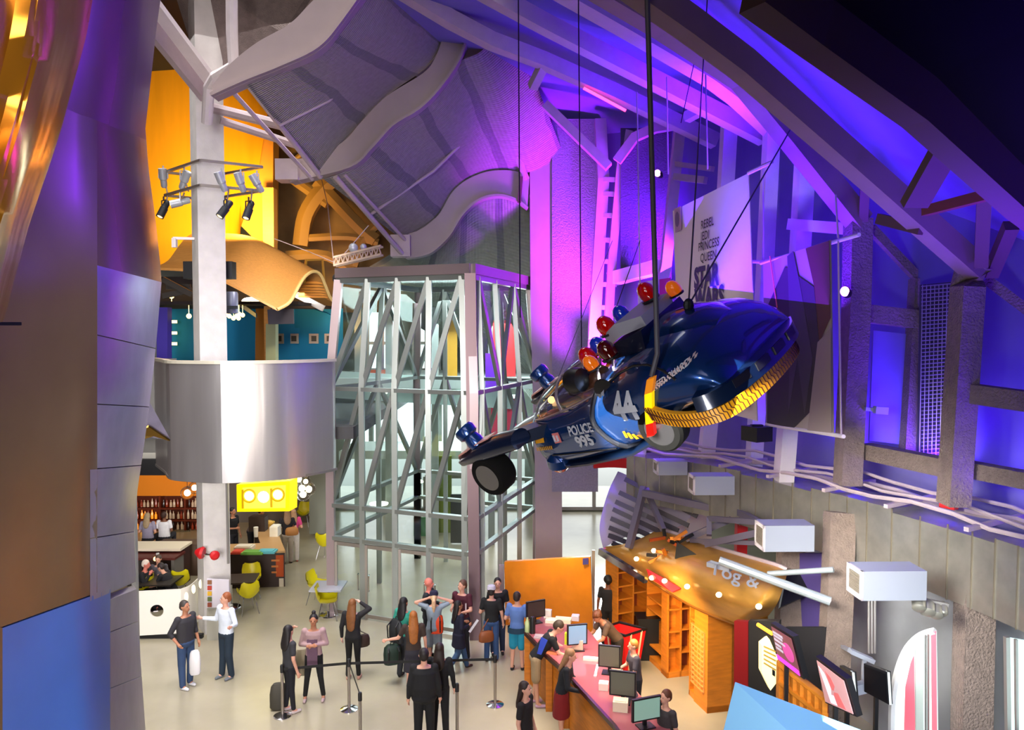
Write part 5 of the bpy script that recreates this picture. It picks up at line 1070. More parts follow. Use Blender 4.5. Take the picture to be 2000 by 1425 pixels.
b = MB(); q = fl(1262, 1290); b.box((q.x + .05, q.y + .2, .45), (.45, .4, .9)); b.box((q.x + .05, q.y + .2, .92), (.5, .45, .04)); tag(b.build('black_bin', BLACK), 'black plastic bin between the red fabric bin and the wooden cabinets', 'bin')
# ================================================================ lower right wall things
for p, lb in [([(1640, 1000, 12.6), (1634, 1180, 12.4), (1628, 1300, 12.3), (1626, 1500, 12.2)], 'pale rough column below the duct beside the two hanging screens'), ([(1905, 1120, 10.6), (1900, 1300, 10.5), (1896, 1500, 10.4)], 'grey rough column below the duct next to the arched window'),
              ([(1545, 1040, 13.8), (1541, 1200, 13.7), (1538, 1330, 13.6), (1536, 1500, 13.5)], 'pale column half hidden by the end of the golden canopy'), ([(1068, 900, 21.5), (1072, 1235, 21.5)], None)]:
    if lb is None: continue
    b = MB(); b.sweep([at(*q) for q in p], .42, .3, (0, 1, 0)); tag(b.build('wrapped_column', FOAM), lb, 'column')
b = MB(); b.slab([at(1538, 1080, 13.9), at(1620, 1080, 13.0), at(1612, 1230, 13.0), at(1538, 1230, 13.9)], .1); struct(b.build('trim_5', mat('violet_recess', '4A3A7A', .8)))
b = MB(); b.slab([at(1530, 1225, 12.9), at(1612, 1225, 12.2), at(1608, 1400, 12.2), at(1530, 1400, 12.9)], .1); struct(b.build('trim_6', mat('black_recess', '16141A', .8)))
for i, x in enumerate((1697, 1703, 1709)):
    b = MB(); b.tube([at(x, 1165, 11.4), at(x, 1275, 11.4)], .02, 6); tag(b.build('wall_conduit', FRM), 'thin vertical conduit below the largest air outlet, %s of three' % ['the one toward the ticket canopy', 'the middle one', 'the one toward the arched window'][i], 'conduit', 'conduits below the largest air outlet')
# screens
def tvset(c4, Y4, m_, label, thick=.08, name='television', cat='television'):
    P = [at(x, y, Y) for (x, y), Y in zip(c4, Y4)]; r_ = empty(name, sum(P, Vector()) / 4, label, cat)
    b = MB(); b.slab(P, thick); b.build('casing', BLACK, r_); q = sum(P, Vector()) / 4 + Vector((.05, thick + .03, 0)); b = MB(); b.bar(q, Vector((q.x, q.y, 0)), .05, .05, (0, 1, 0)); b.build('stand_pole', BLACK, r_); c = sum(P, Vector()) / 4; nn = (P[1] - P[0]).cross(P[3] - P[0]).normalized(); nn = nn if nn.y < 0 else -nn
    Q = [c.lerp(p, .88) + nn * .012 for p in P]; b = MB(); b.slab(Q, .008, nn); b.build('screen', m_, r_); return r_, Q, nn
SC1 = mat('screen_mauve', '6A3A44', .3, emit='7A4048', es=.5); SC2 = mat('screen_pinkish', 'C09090', .3, emit='B07878', es=.5)
r_, Q, nn = tvset([(1505, 1216), (1549, 1243), (1570, 1326), (1520, 1287)], [10.9, 10.2, 10.2, 10.9], SC1, 'wall screen showing a pink circle and a bright magenta bar')
uq = lambda f, g, e=.012: Q[0].lerp(Q[1], f).lerp(Q[3].lerp(Q[2], f), g) + nn * e
b = MB(); b.slab([uq(0, .86), uq(1, .86), uq(1, 1), uq(0, 1)], .004, nn); b.build('magenta_bar', mat('magenta_glow', 'FF40E0', .4, emit='FF30E0', es=1.2), r_)
b = MB(); b.slab([uq(.68 + .25 * math.cos(a), .5 + .26 * math.sin(a)) for a in [2 * PI * i / 20 for i in range(20)]], .004, nn); b.build('pink_circle', mat('pink_disc', 'C04090', .4, emit='C04890', es=.6), r_)
for g, f1 in ((.10, .55), (.20, .5), (.32, .6), (.46, .35), (.58, .4)):
    b = MB(); b.slab([uq(.06, g), uq(f1, g), uq(f1, g + .07), uq(.06, g + .07)], .004, nn); b.build('pale_strip', mat('pale_text_strip', 'B8B0C0', .4, emit='A8A0B8', es=.5), r_)
r_, Q, nn = tvset([(1593, 1281), (1653, 1326), (1674, 1400), (1612, 1372)], [9.6, 9.0, 9.0, 9.6], SC2, 'tilted wall screen with a washed pinkish picture')
for f0, c in ((.05, 'D8D0D8'), (.3, 'C86060')):
    b = MB(); b.slab([uq(f0, .1), uq(f0 + .18, .2), uq(f0 + .5, .95), uq(f0 + .2, .95)], .004, nn); b.build('pale_streak', mat('streak_' + c, c, .4, emit=c, es=.5), r_)
r_ = empty('lit_sign', at(1503, 1348, 11.6), 'glowing cream box shaped wall sign with a small dark square', 'sign')
P = [at(x, y, 11.98) for x, y in ((1488, 1260), (1503, 1248), (1519, 1285), (1519, 1330), (1505, 1348), (1488, 1313))]; b = MB(); b.slab(P, .16); b.build('sign_body', mat('cream_glow', 'FFEFB0', .4, emit='FFE9A8', es=1.1), r_)
b = MB(); b.slab([at(x, y, 11.97) for x, y in ((1508, 1306), (1513, 1309), (1513, 1320), (1508, 1317))], .02, (0, -1, 0)); b.build('dark_square', BLACK, r_)
for i in range(5):
    b = MB(); b.bar(at(1492, 1262 + i * 8, 11.96), at(1515, 1272 + i * 9, 11.96), .02, .02); b.build('thin_line', mat('sign_line', 'C8A040', .5), r_)
b = MB(); b.slab([at(1434, 1212, 12.6), at(1461, 1214, 12.4), at(1461, 1500, 12.4), at(1432, 1500, 12.6)], .1); tag(b.build('upright_board', mat('deep_red', '8A0A10', .6)), 'deep red upright panel between the pigeonhole cabinet and the black panel', 'panel')
b = MB(); b.slab([at(1462, 1212, 12.3), at(1522, 1212, 12.0), at(1522, 1540, 12.0), at(1462, 1540, 12.3)], .1); tag(b.build('upright_board', mat('black_panel', '1E1A18', .6)), 'black upright panel carrying the glowing cream sign', 'panel')
b = MB(); b.tube([at(1480, 1219, 11.9), at(1508, 1237, 11.6)], .03, 8); tag(b.build('orange_tube', mat('orange_neon', 'FF9020', .4, emit='FFA030', es=3)), 'glowing orange tube lamp above the cream sign', 'lamp')
lt = empty('wooden_rack', at(1570, 1380, 10.5), 'wooden slotted rack below the wall screens', 'rack')
b = MB(); b.slab([at(1522, 1288, 11.0), at(1612, 1360, 10.2), at(1616, 1440, 10.2), at(1522, 1440, 11.0)], .05); b.build('back_panel', WOODD, lt)
for i in range(7):
    f = i / 6; a_ = at(1524, 1292, 10.95).lerp(at(1608, 1358, 10.15), f); b = MB(); b.bar(a_, a_ - Vector((0, 0, 1.2)), .07, .12, (0, 1, 0)); b.build('upright', WOOD, lt)
for j in range(4):
    b = MB(); b.bar(at(1524, 1296 + j * 34, 10.9), at(1612, 1364 + j * 34, 10.1), .1, .05); b.build('rail', WOOD, lt)
for c4, lb in [([(1687, 1295), (1733, 1312), (1737, 1376), (1688, 1350)], 'black screen on a wall arm nearest the arched window'), ([(1640, 1299), (1664, 1312), (1670, 1378), (1642, 1368)], 'narrow black screen turned almost edge on behind the tilted wall screen')]:
    r_, Q, nn = tvset(c4, [10.6, 10.2, 10.2, 10.6], mat('dark_screen', '0C0C10', .3), lb, .06)
    P = [at(c4[1][0], c4[1][1], 10.2), at(c4[1][0] + 5, c4[1][1] + 1, 10.2), at(c4[2][0] + 5, c4[2][1], 10.2), at(c4[2][0], c4[2][1], 10.2)]; b = MB(); b.slab(P, .05); b.build('white_edge', mat('tv_white_edge', 'C0C8C8', .5), r_)
b = MB(); b.bar(at(1660, 1270, 10.8), at(1705, 1290, 10.8), .12, .06); b.bar(at(1664, 1272, 10.8), at(1645, 1262, 12.25), .06, .05); b.bar(at(1688, 1285, 10.8), at(1686, 1345, 10.8), .05, .05); b.bar(at(1670, 1345, 10.7), at(1690, 1340, 10.7), .12, .14); tag(b.build('screen_arm', DUCTW), 'grey bracket arm carrying the black screen by the arched window', 'bracket')
r_ = empty('camera_cluster', at(1818, 1185, 10.2), 'cluster of small grey cameras and lamps under the air duct', 'camera cluster')
for x, y, s_ in ((1795, 1178, .09), (1812, 1186, .10), (1828, 1192, .09), (1842, 1188, .06)):
    b = MB(); b.lathe([(s_ * .6, -.1), (s_, -.04), (s_, .08), (s_ * .7, .1)], at(x, y, 10.2), (-.3, -.6, -.5), 12); b.build('lamp_head', mat('cluster_grey', '8A8880', .4, .5), r_, smooth=True)
b = MB(); b.bar(at(1788, 1168, 10.3), at(1852, 1182, 10.2), .06, .06); b.build('bar', FRM, r_)
# arched window, far window
aw = empty('arched_window', at(1785, 1400, 10.6), 'half arch window with pale frame and a red panel inside, bottom right wall', 'window')
n0 = 10; arcP = [(1741, 1440), (1742, 1380), (1747, 1338), (1757, 1298), (1772, 1266), (1792, 1245), (1810, 1236), (1826, 1232)]
Yw = lambda x: 11.0 - (x - 1741) * .006
b = MB(); b.slab([at(x, y, Yw(x)) for x, y in cr(arcP, 3)] + [at(1829, 1440, Yw(1829))], .05); b.build('pane', mat('window_glow', 'D8F4F0', .4, emit='D4F2EE', es=.85), aw)
b = MB(); b.sweep([at(x, y, Yw(x) - .03) for x, y in cr(arcP, 3)], .06, .08, (0, 1, 0)); b.build('frame', mat('window_frame_pale', 'C8CCD0', .5), aw)
b = MB(); b.slab([at(x, y, Yw(x) - .04) for x, y in ((1765, 1440), (1768, 1340), (1778, 1295), (1784, 1280), (1786, 1440))], .02, (0, -1, 0)); b.build('red_panel', mat('window_red', 'FF6070', .4, emit='FF5060', es=.7), aw)
b = MB(); b.slab([at(x, y, Yw(x) - .04) for x, y in ((1820, 1440), (1818, 1234), (1827, 1232), (1829, 1440))], .02, (0, -1, 0)); b.build('red_strip', MATS['window_red'], aw)
b = MB(); b.slab([at(x, y, Yw(x) - .05) for x, y in ((1787, 1440), (1786, 1246), (1800, 1240), (1802, 1440))], .03, (0, -1, 0)); b.build('mullion_panel', mat('pale_mullion', 'A8B4B0', .5), aw)
for x in (1808, 1813):
    b = MB(); b.bar(at(x, 1238, Yw(x) - .06), at(x, 1440, Yw(x) - .06), .02, .02, (0, 1, 0)); b.build('thin_mullion', FRM, aw)
fw = empty('tall_window', at(1985, 1420, 9.4), 'tall bright window cut by the edge of the picture', 'window')
b = MB(); b.slab([at(1966, 1245, 9.6), at(2040, 1258, 9.1), at(2040, 1440, 9.1), at(1968, 1440, 9.6)], .05); b.build('pane', MATS['window_glow'], fw)
b = MB(); b.bar(at(1966, 1243, 9.55), at(1969, 1440, 9.55), .05, .06, (0, 1, 0)); b.bar(at(1984, 1248, 9.4), at(1986, 1440, 9.4), .03, .04, (0, 1, 0)); b.build('frame', FRM, fw)
b = MB(); b.slab([at(1436, 1331, 8.6), at(1700, 1432, 8.0), at(1640, 1520, 7.6), at(1395, 1500, 8.2)], .06, (0, .3, -1)); tag(b.build('blue_board', mat('pale_blue_board', '8CC8F0', .5)), 'pale blue board tip poking up at the bottom edge', 'board')
b = MB(); b.box(at(1478, 846, 13.6), (.36, .4, .26), math.radians(25)); b.box(at(1478, 833, 13.6), (.2, .1, .08)); tag(b.build('black_floodlight', BLACK), 'black floodlight box hanging between the two banners at their lower edge', 'floodlight')
for x, y, Y, lb in ((1284, 338, 17.6, 'small round pink spotlight high beside the leaning post'), (1874, 577, 11.2, 'small pink spotlight at the top of the mesh grille'), (1650, 569, 12.4, 'pink lamp glowing just past the dark banner edge'), (1478, 597, 14.4, 'tiny pink lamp by the tail hump of the car')):
    r_ = empty('spot_lamp', at(x, y, Y), lb, 'spotlight'); b = MB(); b.lathe([(.05, .16), (.08, .1), (.085, 0), (.06, -.01)], at(x, y, Y), (.6, .6, -.3), 12); b.build('housing', BLACK, r_, smooth=True)
    b = MB(); b.ell(at(x, y, Y - .04), (.075, .03, .08), 12, 8); b.build('lens', mat('pink_lens', 'FFC0FF', .4, emit='FF90FF', es=6), r_, smooth=True)
b = MB(); b.bar(at(1688, 798, 12.6), at(1712, 800, 12.6), .12, .06); b.bar(at(1708, 800, 12.5), at(1732, 802, 12.5), .12, .12); tag(b.build('wall_fitting', DUCTW), 'short grey and black tube lamp on the framed violet panel', 'lamp')
b = MB(); b.box(at(1722, 877, 12.6), (.24, .16, .12)); tag(b.build('floor_uplight', BLACK), 'small black uplight box lying on the wrapped rail', 'uplight')
# ================================================================ banners
def banner(c4, Y4, m_, label, nm='hanging_banner'):
    P = [at(x, y, Y) for (x, y), Y in zip(c4, Y4)]; P[3] = P[0] + (P[2] - P[1]) ; r_ = empty(nm, (P[2] + P[3]) / 2, label, 'banner')
    rows = [[P[0].lerp(P[1], s).lerp(P[3].lerp(P[2], s), t) for s in [i / 12 for i in range(13)]] for t in [i / 8 for i in range(9)]]
    nn = (P[1] - P[0]).cross(P[3] - P[0]).normalized(); nn = nn if nn.y < 0 else -nn
    b = MB(); b.loft(rows); b.loft([[p - nn * .012 for p in r][::-1] for r in rows]); b.build('cloth', m_, r_, smooth='all')
    return r_, P, nn
BW = mat('banner_white', 'DCCCD8', .8); INK = mat('banner_ink', '2C1A5C', .7); INK2 = mat('banner_small_ink', '3A3038', .7)
r_, P, nn = banner([(1314, 412), (1462, 338), (1479, 822), (1342, 784)], [15.8, 12.1, 12.1, 15.8], BW, 'tall white banner with large dark lettering behind the hanging car')
xd = (P[1] - P[0]).normalized(); xd.z = 0; xd.normalize(); yd = Vector((0, 0, 1))
def onb(px, py):
    u = (px - 1000) / FPX; v = (712.5 - py) / FPX; d = Vector((u, _c + v * _s, -_s + v * _c)); t = (P[0] - Vector((0, 0, CAMZ))).dot(nn) / d.dot(nn); return Vector((0, 0, CAMZ)) + d * t + nn * .03
for s_, px, py, sz, m_, of, sx in [('REBEL', 1372, 448, .22, INK2, .01, 1.1), ('JEDI', 1372, 470, .22, INK2, .01, 1.1), ('PRINCESS', 1367, 491, .22, INK2, .01, 1.1), ('QUEEN', 1371, 512, .22, INK2, .01, 1.1), ('STAR', 1359, 562, .52, INK, .05, 1.0), ('WARS', 1360, 603, .52, INK, .05, 1.0)]:
    text('lettering', s_, m_, onb(px, py), xd, yd, sz, r_, off=of, sx=sx)
b = MB(); b.slab([onb(1320, 408), onb(1333, 402), onb(1334, 448), onb(1322, 454)], .005, nn); b.build('small_print_block', mat('emblem_mauve', 'A888A0', .7), r_)
b = MB(); b.slab([onb(1326 + 4 * math.cos(a), 428 + 15 * math.sin(a)) + nn * .006 for a in [2 * PI * i / 14 for i in range(14)]], .004, nn); b.build('oval_mark', mat('emblem_grey', '6A5A78', .7), r_)
for x in (1438, 1456):
    b = MB(); b.slab([onb(x, 776), onb(x + 12, 774), onb(x + 13, 794), onb(x + 1, 795)], .005, nn); b.build('small_print_block', mat('tiny_block', '8A7A90', .7), r_)
r_, P, nn = banner([(1490, 512), (1622, 468), (1628, 848), (1497, 826)], [13.6, 11.2, 11.2, 13.6], mat('banner_beige', 'A89A98', .8), 'dark and beige portrait banner hanging from a short steel pole')
pat = [([(1575, 485), (1621, 470), (1624, 620), (1602, 668), (1592, 560)], '5A3A1C'), ([(1500, 600), (1535, 520), (1592, 560), (1602, 668), (1588, 800), (1552, 836), (1500, 826)], '3A3634'), ([(1540, 500), (1552, 490), (1566, 560), (1590, 700), (1574, 810), (1560, 700), (1542, 810), (1546, 660)], '4A4648'), ([(1600, 668), (1626, 640), (1627, 845), (1580, 840)], '9A8A88')]
for c_, hx_ in pat[:4]:
    b = MB(); k_ = pat.index((c_, hx_)); b.slab([onb(x, y) - nn * (.018 - .004 * k_) for x, y in c_], .003, nn); b.build('printed_area', mat('print_area_' + hx_, hx_, .8), r_)
b = MB(); b.bar(onb(1507, 500), onb(1521, 600), .012, .03, (0, 1, 0)); b.build('coral_line', mat('coral_line', 'E87868', .7), r_)
for a_, c_, lb in [((1486, 514, 13.7), (1678, 458, 10.6), 'white pole holding the top of the dark portrait banner'), ((1462, 338, 12.1), (1508, 316, 11.3), 'grey pole end above the tall white banner'), ((1497, 828, 13.6), (1648, 852, 10.9), 'thin rod along the bottom of the dark portrait banner'), ((1462, 510, 14), (1492, 512, 13.7), 'short white pole joining the two banners')]:
    b = MB(); b.tube([at(*a_), at(*c_)], .03, 8); tag(b.build('banner_pole', WHT), lb, 'pole')
for a_, c_, lb in [((1632, 380, 11), (1637, 465, 11), 'violet cord lifting the dark banner pole'), ((1637, 470, 11), (1643, 852, 11), 'long violet cord dropping down beside the dark banner'), ((1490, 320, 13.7), (1492, 512, 13.7), 'violet cord between the two banners')]:
    b = MB(); b.tube([at(*a_), at(*c_)], .014, 6); tag(b.build('cord', STEEL), lb, 'cord')
r_ = empty('small_banner', at(1270, 600, 18.5), 'small white and magenta banner far behind the car beacons', 'banner')
b = MB(); b.slab([at(1246, 552, 18.5), at(1286, 545, 18.3), at(1286, 625, 18.3), at(1246, 625, 18.5)], .02); b.build('white_part', BW, r_)
b = MB(); b.slab([at(1288, 545, 18.3), at(1310, 542, 18.2), at(1310, 600, 18.2), at(1288, 605, 18.3)], .02); b.build('magenta_part', mat('magenta_cloth', 'C0208A', .8), r_)
for a_, c_, r0, lb in [((1129, -80, 12), (1136, 700, 12), .010, 'thin dark wire hanging in front of the magenta mesh wall'), ((1012, -80, 12), (1016, 620, 12), .010, 'thin dark wire hanging in front of the white bent column'), ((1244, 180, 15), (1250, 560, 15), .014, 'pale cord hanging left of the small pink spotlight'),
        ((1302, 150, 15), (1305, 340, 15), .014, 'pale cord looped under the pale violet beam'), ((1378, 145, 14), (1382, 330, 14), .014, 'pale cord above the tall white banner'), ((1366, 75, 13.5), (1330, 240, 14), .008, 'slanting thin cord under the violet rib'), ((1250, 470, 14), (1200, 610, 14), .008, 'slanting thin wire next to the ladder truss')]:
    b = MB(); b.tube([at(*a_), at(*c_)], r0, 5); tag(b.build('hanging_wire', STEEL if 'pale' in lb else BLACK), lb, 'wire')
# ================================================================ queue posts and belt
PST = mat('post_metal', '9A928A', .3, .8); BELT = mat('black_belt', '0E0E10', .7)
def queue_post(x, y, label, group=None):
    q = fl(x, y); r_ = empty('queue_post', q, label, 'queue post')
    b = MB(); b.lathe([(.17, 0), (.17, .015), (.03, .05), (.001, .05)], (0, 0, 0), (0, 0, 1), 18); b.build('base', CHROME, r_, smooth=True, local=True)
    b = MB(); b.lathe([(.028, .04), (.028, .95), (.001, .955)], (0, 0, 0), (0, 0, 1), 12); b.build('pole', PST, r_, smooth=True, local=True)
    b = MB(); b.lathe([(.036, .84), (.036, .96), (.03, .985), (.001, .99)], (0, 0, 0), (0, 0, 1), 12); b.build('belt_head', BLACK, r_, smooth=True, local=True); return q
q1 = queue_post(967, 1376, 'queue barrier post in front of the man in blue board shorts'); q2 = queue_post(682, 1385, 'queue barrier post standing by the long haired woman in black'); q3 = queue_post(552, 1398, 'queue barrier post hidden behind the woman with raised arm')
q4 = queue_post(893, 1440, 'queue barrier post cut off beside the couple in black'); q5 = queue_post(704, 1460, 'low queue barrier post head at the bottom edge')
for a_, c_, lb in ((q3, q2, 'black belt stretched between the two barrier posts on the entrance side'), (q2, q1, 'long black belt stretched in front of the waiting group')):
    b = MB(); b.bar(a_ + Vector((.03, 0, .9)), c_ + Vector((-.03, 0, .9)), .006, .05); tag(b.build('queue_belt', BELT), lb, 'belt')
b = MB(); b.bar(q2 + Vector((.02, -.03, .9)), q5 + Vector((0, .04, .9)), .006, .05); tag(b.build('queue_belt', BELT), 'short black belt running toward the bottom edge', 'belt')
# ================================================================ hanging police car
CARW = 1.9
nose = at(895, 895, 10.5)
Tv = Vector((.589, .6919, .4176)).normalized(); Lv = Vector((.6276, -.7179, .3013)); Lv = (Lv - Tv * Lv.dot(Tv)).normalized(); Uv = Lv.cross(Tv)
car = empty('police_car', nose, 'dark blue futuristic police car hung nose down on cables, with beacons and white lettering', 'car')
CM = Matrix((Lv, Tv, Uv)).transposed()
def CP(x, y, z): return nose + CM @ Vector((x, y, z))
PAINT = mat('car_blue_paint', '143E7E', .24, .6, coat=1.0); PAINTD = mat('car_dark_paint', '0C1C38', .3, .4, coat=.6); CREAM = mat('car_cream_trim', 'C89088', .4, .2); YEL = mat('car_amber_tile', 'E8A010', .45); WLET = mat('car_white_letter', 'C8CCD8', .5)
CGL = thin_glass('cockpit_glass', (.70, .62, .68), .34)
def sec(x, y0, y1, z0, z1, e=3.0, n=28, lowflat=0):
    if e == 3.0 and x < 3.3: e = 4.5
    cy, cz, a_, h = (y0 + y1) / 2, (z0 + z1) / 2, (y1 - y0) / 2, (z1 - z0) / 2; r = []
    for k_ in range(n):
        t = 2 * PI * k_ / n; c, s = math.cos(t), math.sin(t); ee = e if s < 0 else min(e, 1.9)
        r.append(CP(x, cy + a_ * math.copysign(abs(c) ** (2 / ee), c), cz + h * math.copysign(abs(s) ** (2 / ee), s)))
    return r
BODY = [(.85, .62, 1.28, -.44, -.02), (1.02, .44, 1.46, -.62, .05), (1.4, .34, 1.56, -.67, .10), (1.8, .28, 1.62, -.68, .14), (2.3, .20, 1.70, -.66, .22), (2.7, .10, 1.80, -.62, .35),
        (3.1, .02, 1.88, -.52, .45), (3.45, -.03, 1.93, -.40, .50), (3.75, -.02, 1.92, -.36, .48), (3.98, .0, 1.90, -.36, .41), (4.15, .03, 1.87, -.36, .28), (4.26, .07, 1.83, -.34, .12), (4.32, .12, 1.78, -.30, -.06)]
def body_at(x):
    for i in range(len(BODY) - 1):
        if BODY[i][0] <= x <= BODY[i + 1][0]:
            q = (x - BODY[i][0]) / (BODY[i + 1][0] - BODY[i][0]); return [a_ + (c_ - a_) * q for a_, c_ in zip(BODY[i][1:], BODY[i + 1][1:])]
    return BODY[-1][1:] if x > 2 else BODY[0][1:]
def flank(x, z, off=.012):
    y0, y1, z0, z1 = body_at(x); cy, cz, a_, h = (y0 + y1) / 2, (z0 + z1) / 2, (y1 - y0) / 2, (z1 - z0) / 2
    s = max(-1, min(1, (z - cz) / h)); e = (4.5 if x < 3.3 else 3.0) if s < 0 else 1.9
    c = (max(0, 1 - abs(s) ** e)) ** (1 / e); return CP(x, cy - a_ * c - off, z)
rows_ = []
xs = [BODY[0][0] + (BODY[-1][0] - BODY[0][0]) * i / 36 for i in range(37)]
for x in xs: y0, y1, z0, z1 = body_at(x); rows_.append(sec(x, y0, y1, z0, z1))
b = MB(); b.loft(rows_, closed=True, caps=True); b.build('body', PAINT, car, smooth=True)
# lower sill / dark hull
b = MB(); b.loft([sec(x, y0 + .05, y1 - .05, z0 - .06, z0 + .05) for x, y0, y1, z0, z1 in BODY if x < 3.2], closed=True, caps=True); b.build('sill', PAINTD, car, smooth=True)
# roof hump fairing
b = MB(); b.loft([sec(x, .95 - w_, .95 + w_, z0, z1, 2.3) for x, w_, z0, z1 in ((2.75, .28, .2, .44), (3.0, .36, .2, .54), (3.4, .44, .2, .58), (3.75, .46, .2, .54), (3.95, .42, .15, .46), (4.12, .3, .1, .33))], closed=True, caps=True); b.build('engine_hump', PAINT, car, smooth=True)
# rear bumper shelf wrapping the tail
pts_ = [CP(3.42, -.07, -.10), CP(3.66, -.08, -.24), CP(3.95, -.07, -.32), CP(4.20, .04, -.36), CP(4.36, .45, -.38), CP(4.40, .95, -.40), CP(4.36, 1.45, -.42), CP(4.20, 1.82, -.44)]
pts_ = [Vector(p) for p in cr([tuple(p) for p in pts_], 8)]
b = MB(); b.sweep([p + Uv * .17 for p in pts_[18:]], .22, .16, tuple(Uv)); b.build('rear_bumper', PAINTD, car, smooth=True)
for k_ in range(4):
    p, q = pts_[26 + k_ * 6] + Uv * .20 + Lv * .11, pts_[30 + k_ * 6] + Uv * .20 + Lv * .11; b = MB(); b.sweep([p, q], .03, .09, tuple(Uv)); b.build('vent', BLACK, car)
b = MB(); b.sweep([p - Uv * .02 for p in pts_], .06, .15, tuple(Uv)); band = b.build('skirt_band', YEL, car)
b = MB()
for i in range(0, len(pts_) - 1):
    for f in (0,):
        p = pts_[i].lerp(pts_[i + 1], f); t = (pts_[i + 1] - pts_[i]).normalized(); o_ = t.cross(Uv).normalized() * .034
        if o_.dot(Tv) > 0 and i < 24: o_ = -o_
        if i >= 24 and o_.dot(Lv) < 0: o_ = -o_
        b.sweep([p + o_ + Uv * .055, p + o_ - Uv * .005, p + o_ + t * .03 - Uv * .025, p + o_ + t * .03 - Uv * .095], .006, .010, tuple(t))
b.build('tread_line', mat('band_red_line', '4A1408', .6), band)
# orange reflective fin, its brightness painted as emission
R_ = [(3.68, .22), (3.56, .08), (3.46, -.08), (3.37, -.24), (3.30, -.38)]; b = MB()
Lf = [CP(x - .05, -.10, z) for x, z in R_]; Rf = [CP(x + .05, -.10, z) for x, z in R_]
for nm_, a_, c_, m_ in (('upper', 0, 2, mat('fin_orange', 'F09010', .4, emit='FF9000', es=.3)), ('middle', 1, 4, mat('fin_yellow', 'FFE000', .35, emit='FFD000', es=.8)), ('lower', 3, 5, mat('fin_red', 'E01808', .35, emit='FF1000', es=.4))):
    pass
def fin(i0, i1, m_, nm_):
    b = MB(); rr = []
    for i in range(i0, i1 + 1): rr.append([Lf[i], Rf[i], Rf[i] + Tv * .06, Lf[i] + Tv * .06])
    b.loft(rr, closed=True, caps=True); b.build(nm_, m_, car)
fin(0, 1, mat('fin_orange', 'F09010', .4), 'orange_fin'); fin(1, 3, mat('fin_yellow', 'FFE000', .35, emit='FFD000', es=.8), 'yellow_fin'); fin(3, 4, mat('fin_red', 'E01808', .35, emit='FF1000', es=.4), 'red_fin')
# wheels
def wheel(x, y, z, r, w_, parent):
    c = CP(x, y, z); ax = -Tv; 
    b = MB(); b.lathe([(r * .6, -w_ / 2), (r * .9, -w_ / 2), (r, -w_ * .35), (r, w_ * .35), (r * .9, w_ / 2), (r * .68, w_ / 2 + .005), (r * .62, w_ / 2 - .02), (r * .6, 0)], c, ax, 28); wh = b.build('wheel', RUB, parent, smooth=True)
    b = MB(); b.lathe([(r * .66, w_ / 2), (r * .62, w_ / 2 - .03), (r * .45, w_ / 2 - .07), (r * .2, w_ / 2 - .05), (.001, w_ / 2 - .045)], c, ax, 28); b.build('hub', mat('hub_metal', '76767E', .25, .9), wh, smooth=True)
wheel(.50, .02, -.34, .29, .30, car); wheel(.50, 1.88, -.34, .29, .30, car); wheel(3.36, .10, -.38, .27, .22, car); wheel(3.36, 1.80, -.38, .27, .22, car)
# front pods
for y_ in (.08, 1.82):
    sgn = -1 if y_ < 1 else 1
    b = MB(); b.loft([sec(x, y_ - w_, y_ + w_, z0, z1, 4, 16) for x, w_, z0, z1 in ((-.02, .10, -.08, -.03), (.10, .17, -.12, .03), (.5, .21, -.12, .10), (.9, .21, -.12, .13), (1.25, .17, -.12, .10))], closed=True, caps=True); pd_ = b.build('front_pod', PAINTD, car, smooth=True)
    b = MB(); b.loft([[CP(x, y_ - w_, z), CP(x, y_ + w_, z), CP(x, y_ + w_, z + .02), CP(x, y_ - w_, z + .02)] for x, w_, z in ((.02, .09, -.02), (.12, .14, .04), (.34, .15, .075))], closed=True, caps=True); b.build('cream_cap', CREAM, pd_)
    b = MB(); b.loft([[CP(x, y_ - w_, z), CP(x, y_ + w_, z), CP(x, y_ + w_, z + .015), CP(x, y_ - w_, z + .015)] for x, w_, z in ((.45, .10, .10), (.8, .09, .13))], closed=True, caps=True); b.build('cream_stripe', CREAM, pd_)
    b = MB(); b.lathe([(.06, -.10), (.11, -.08), (.12, .02), (.10, .10), (.14, .13), (.15, .22), (.13, .26), (.001, .27)], CP(.42, y_, .12), Uv - Lv * .35, 18); b.build('pod_lamp', PAINT, pd_, smooth=True)
    b = MB(); b.sweep([CP(.75, y_, -.02), CP(1.1, y_ - sgn * .35, -.10), CP(1.35, y_ - sgn * .55, -.16)], .34, .16, tuple(Uv)); b.build('axle_arm', PAINTD, car, smooth=True)
b = MB(); b.loft([sec(x, .95 - w_, .95 + w_, z0, z1, 3, 16) for x, w_, z0, z1 in ((.30, .18, -.22, -.10), (.6, .30, -.30, -.04), (1.0, .40, -.36, 0))], closed=True, caps=True); b.build('nose_cone', PAINTD, car, smooth=True)
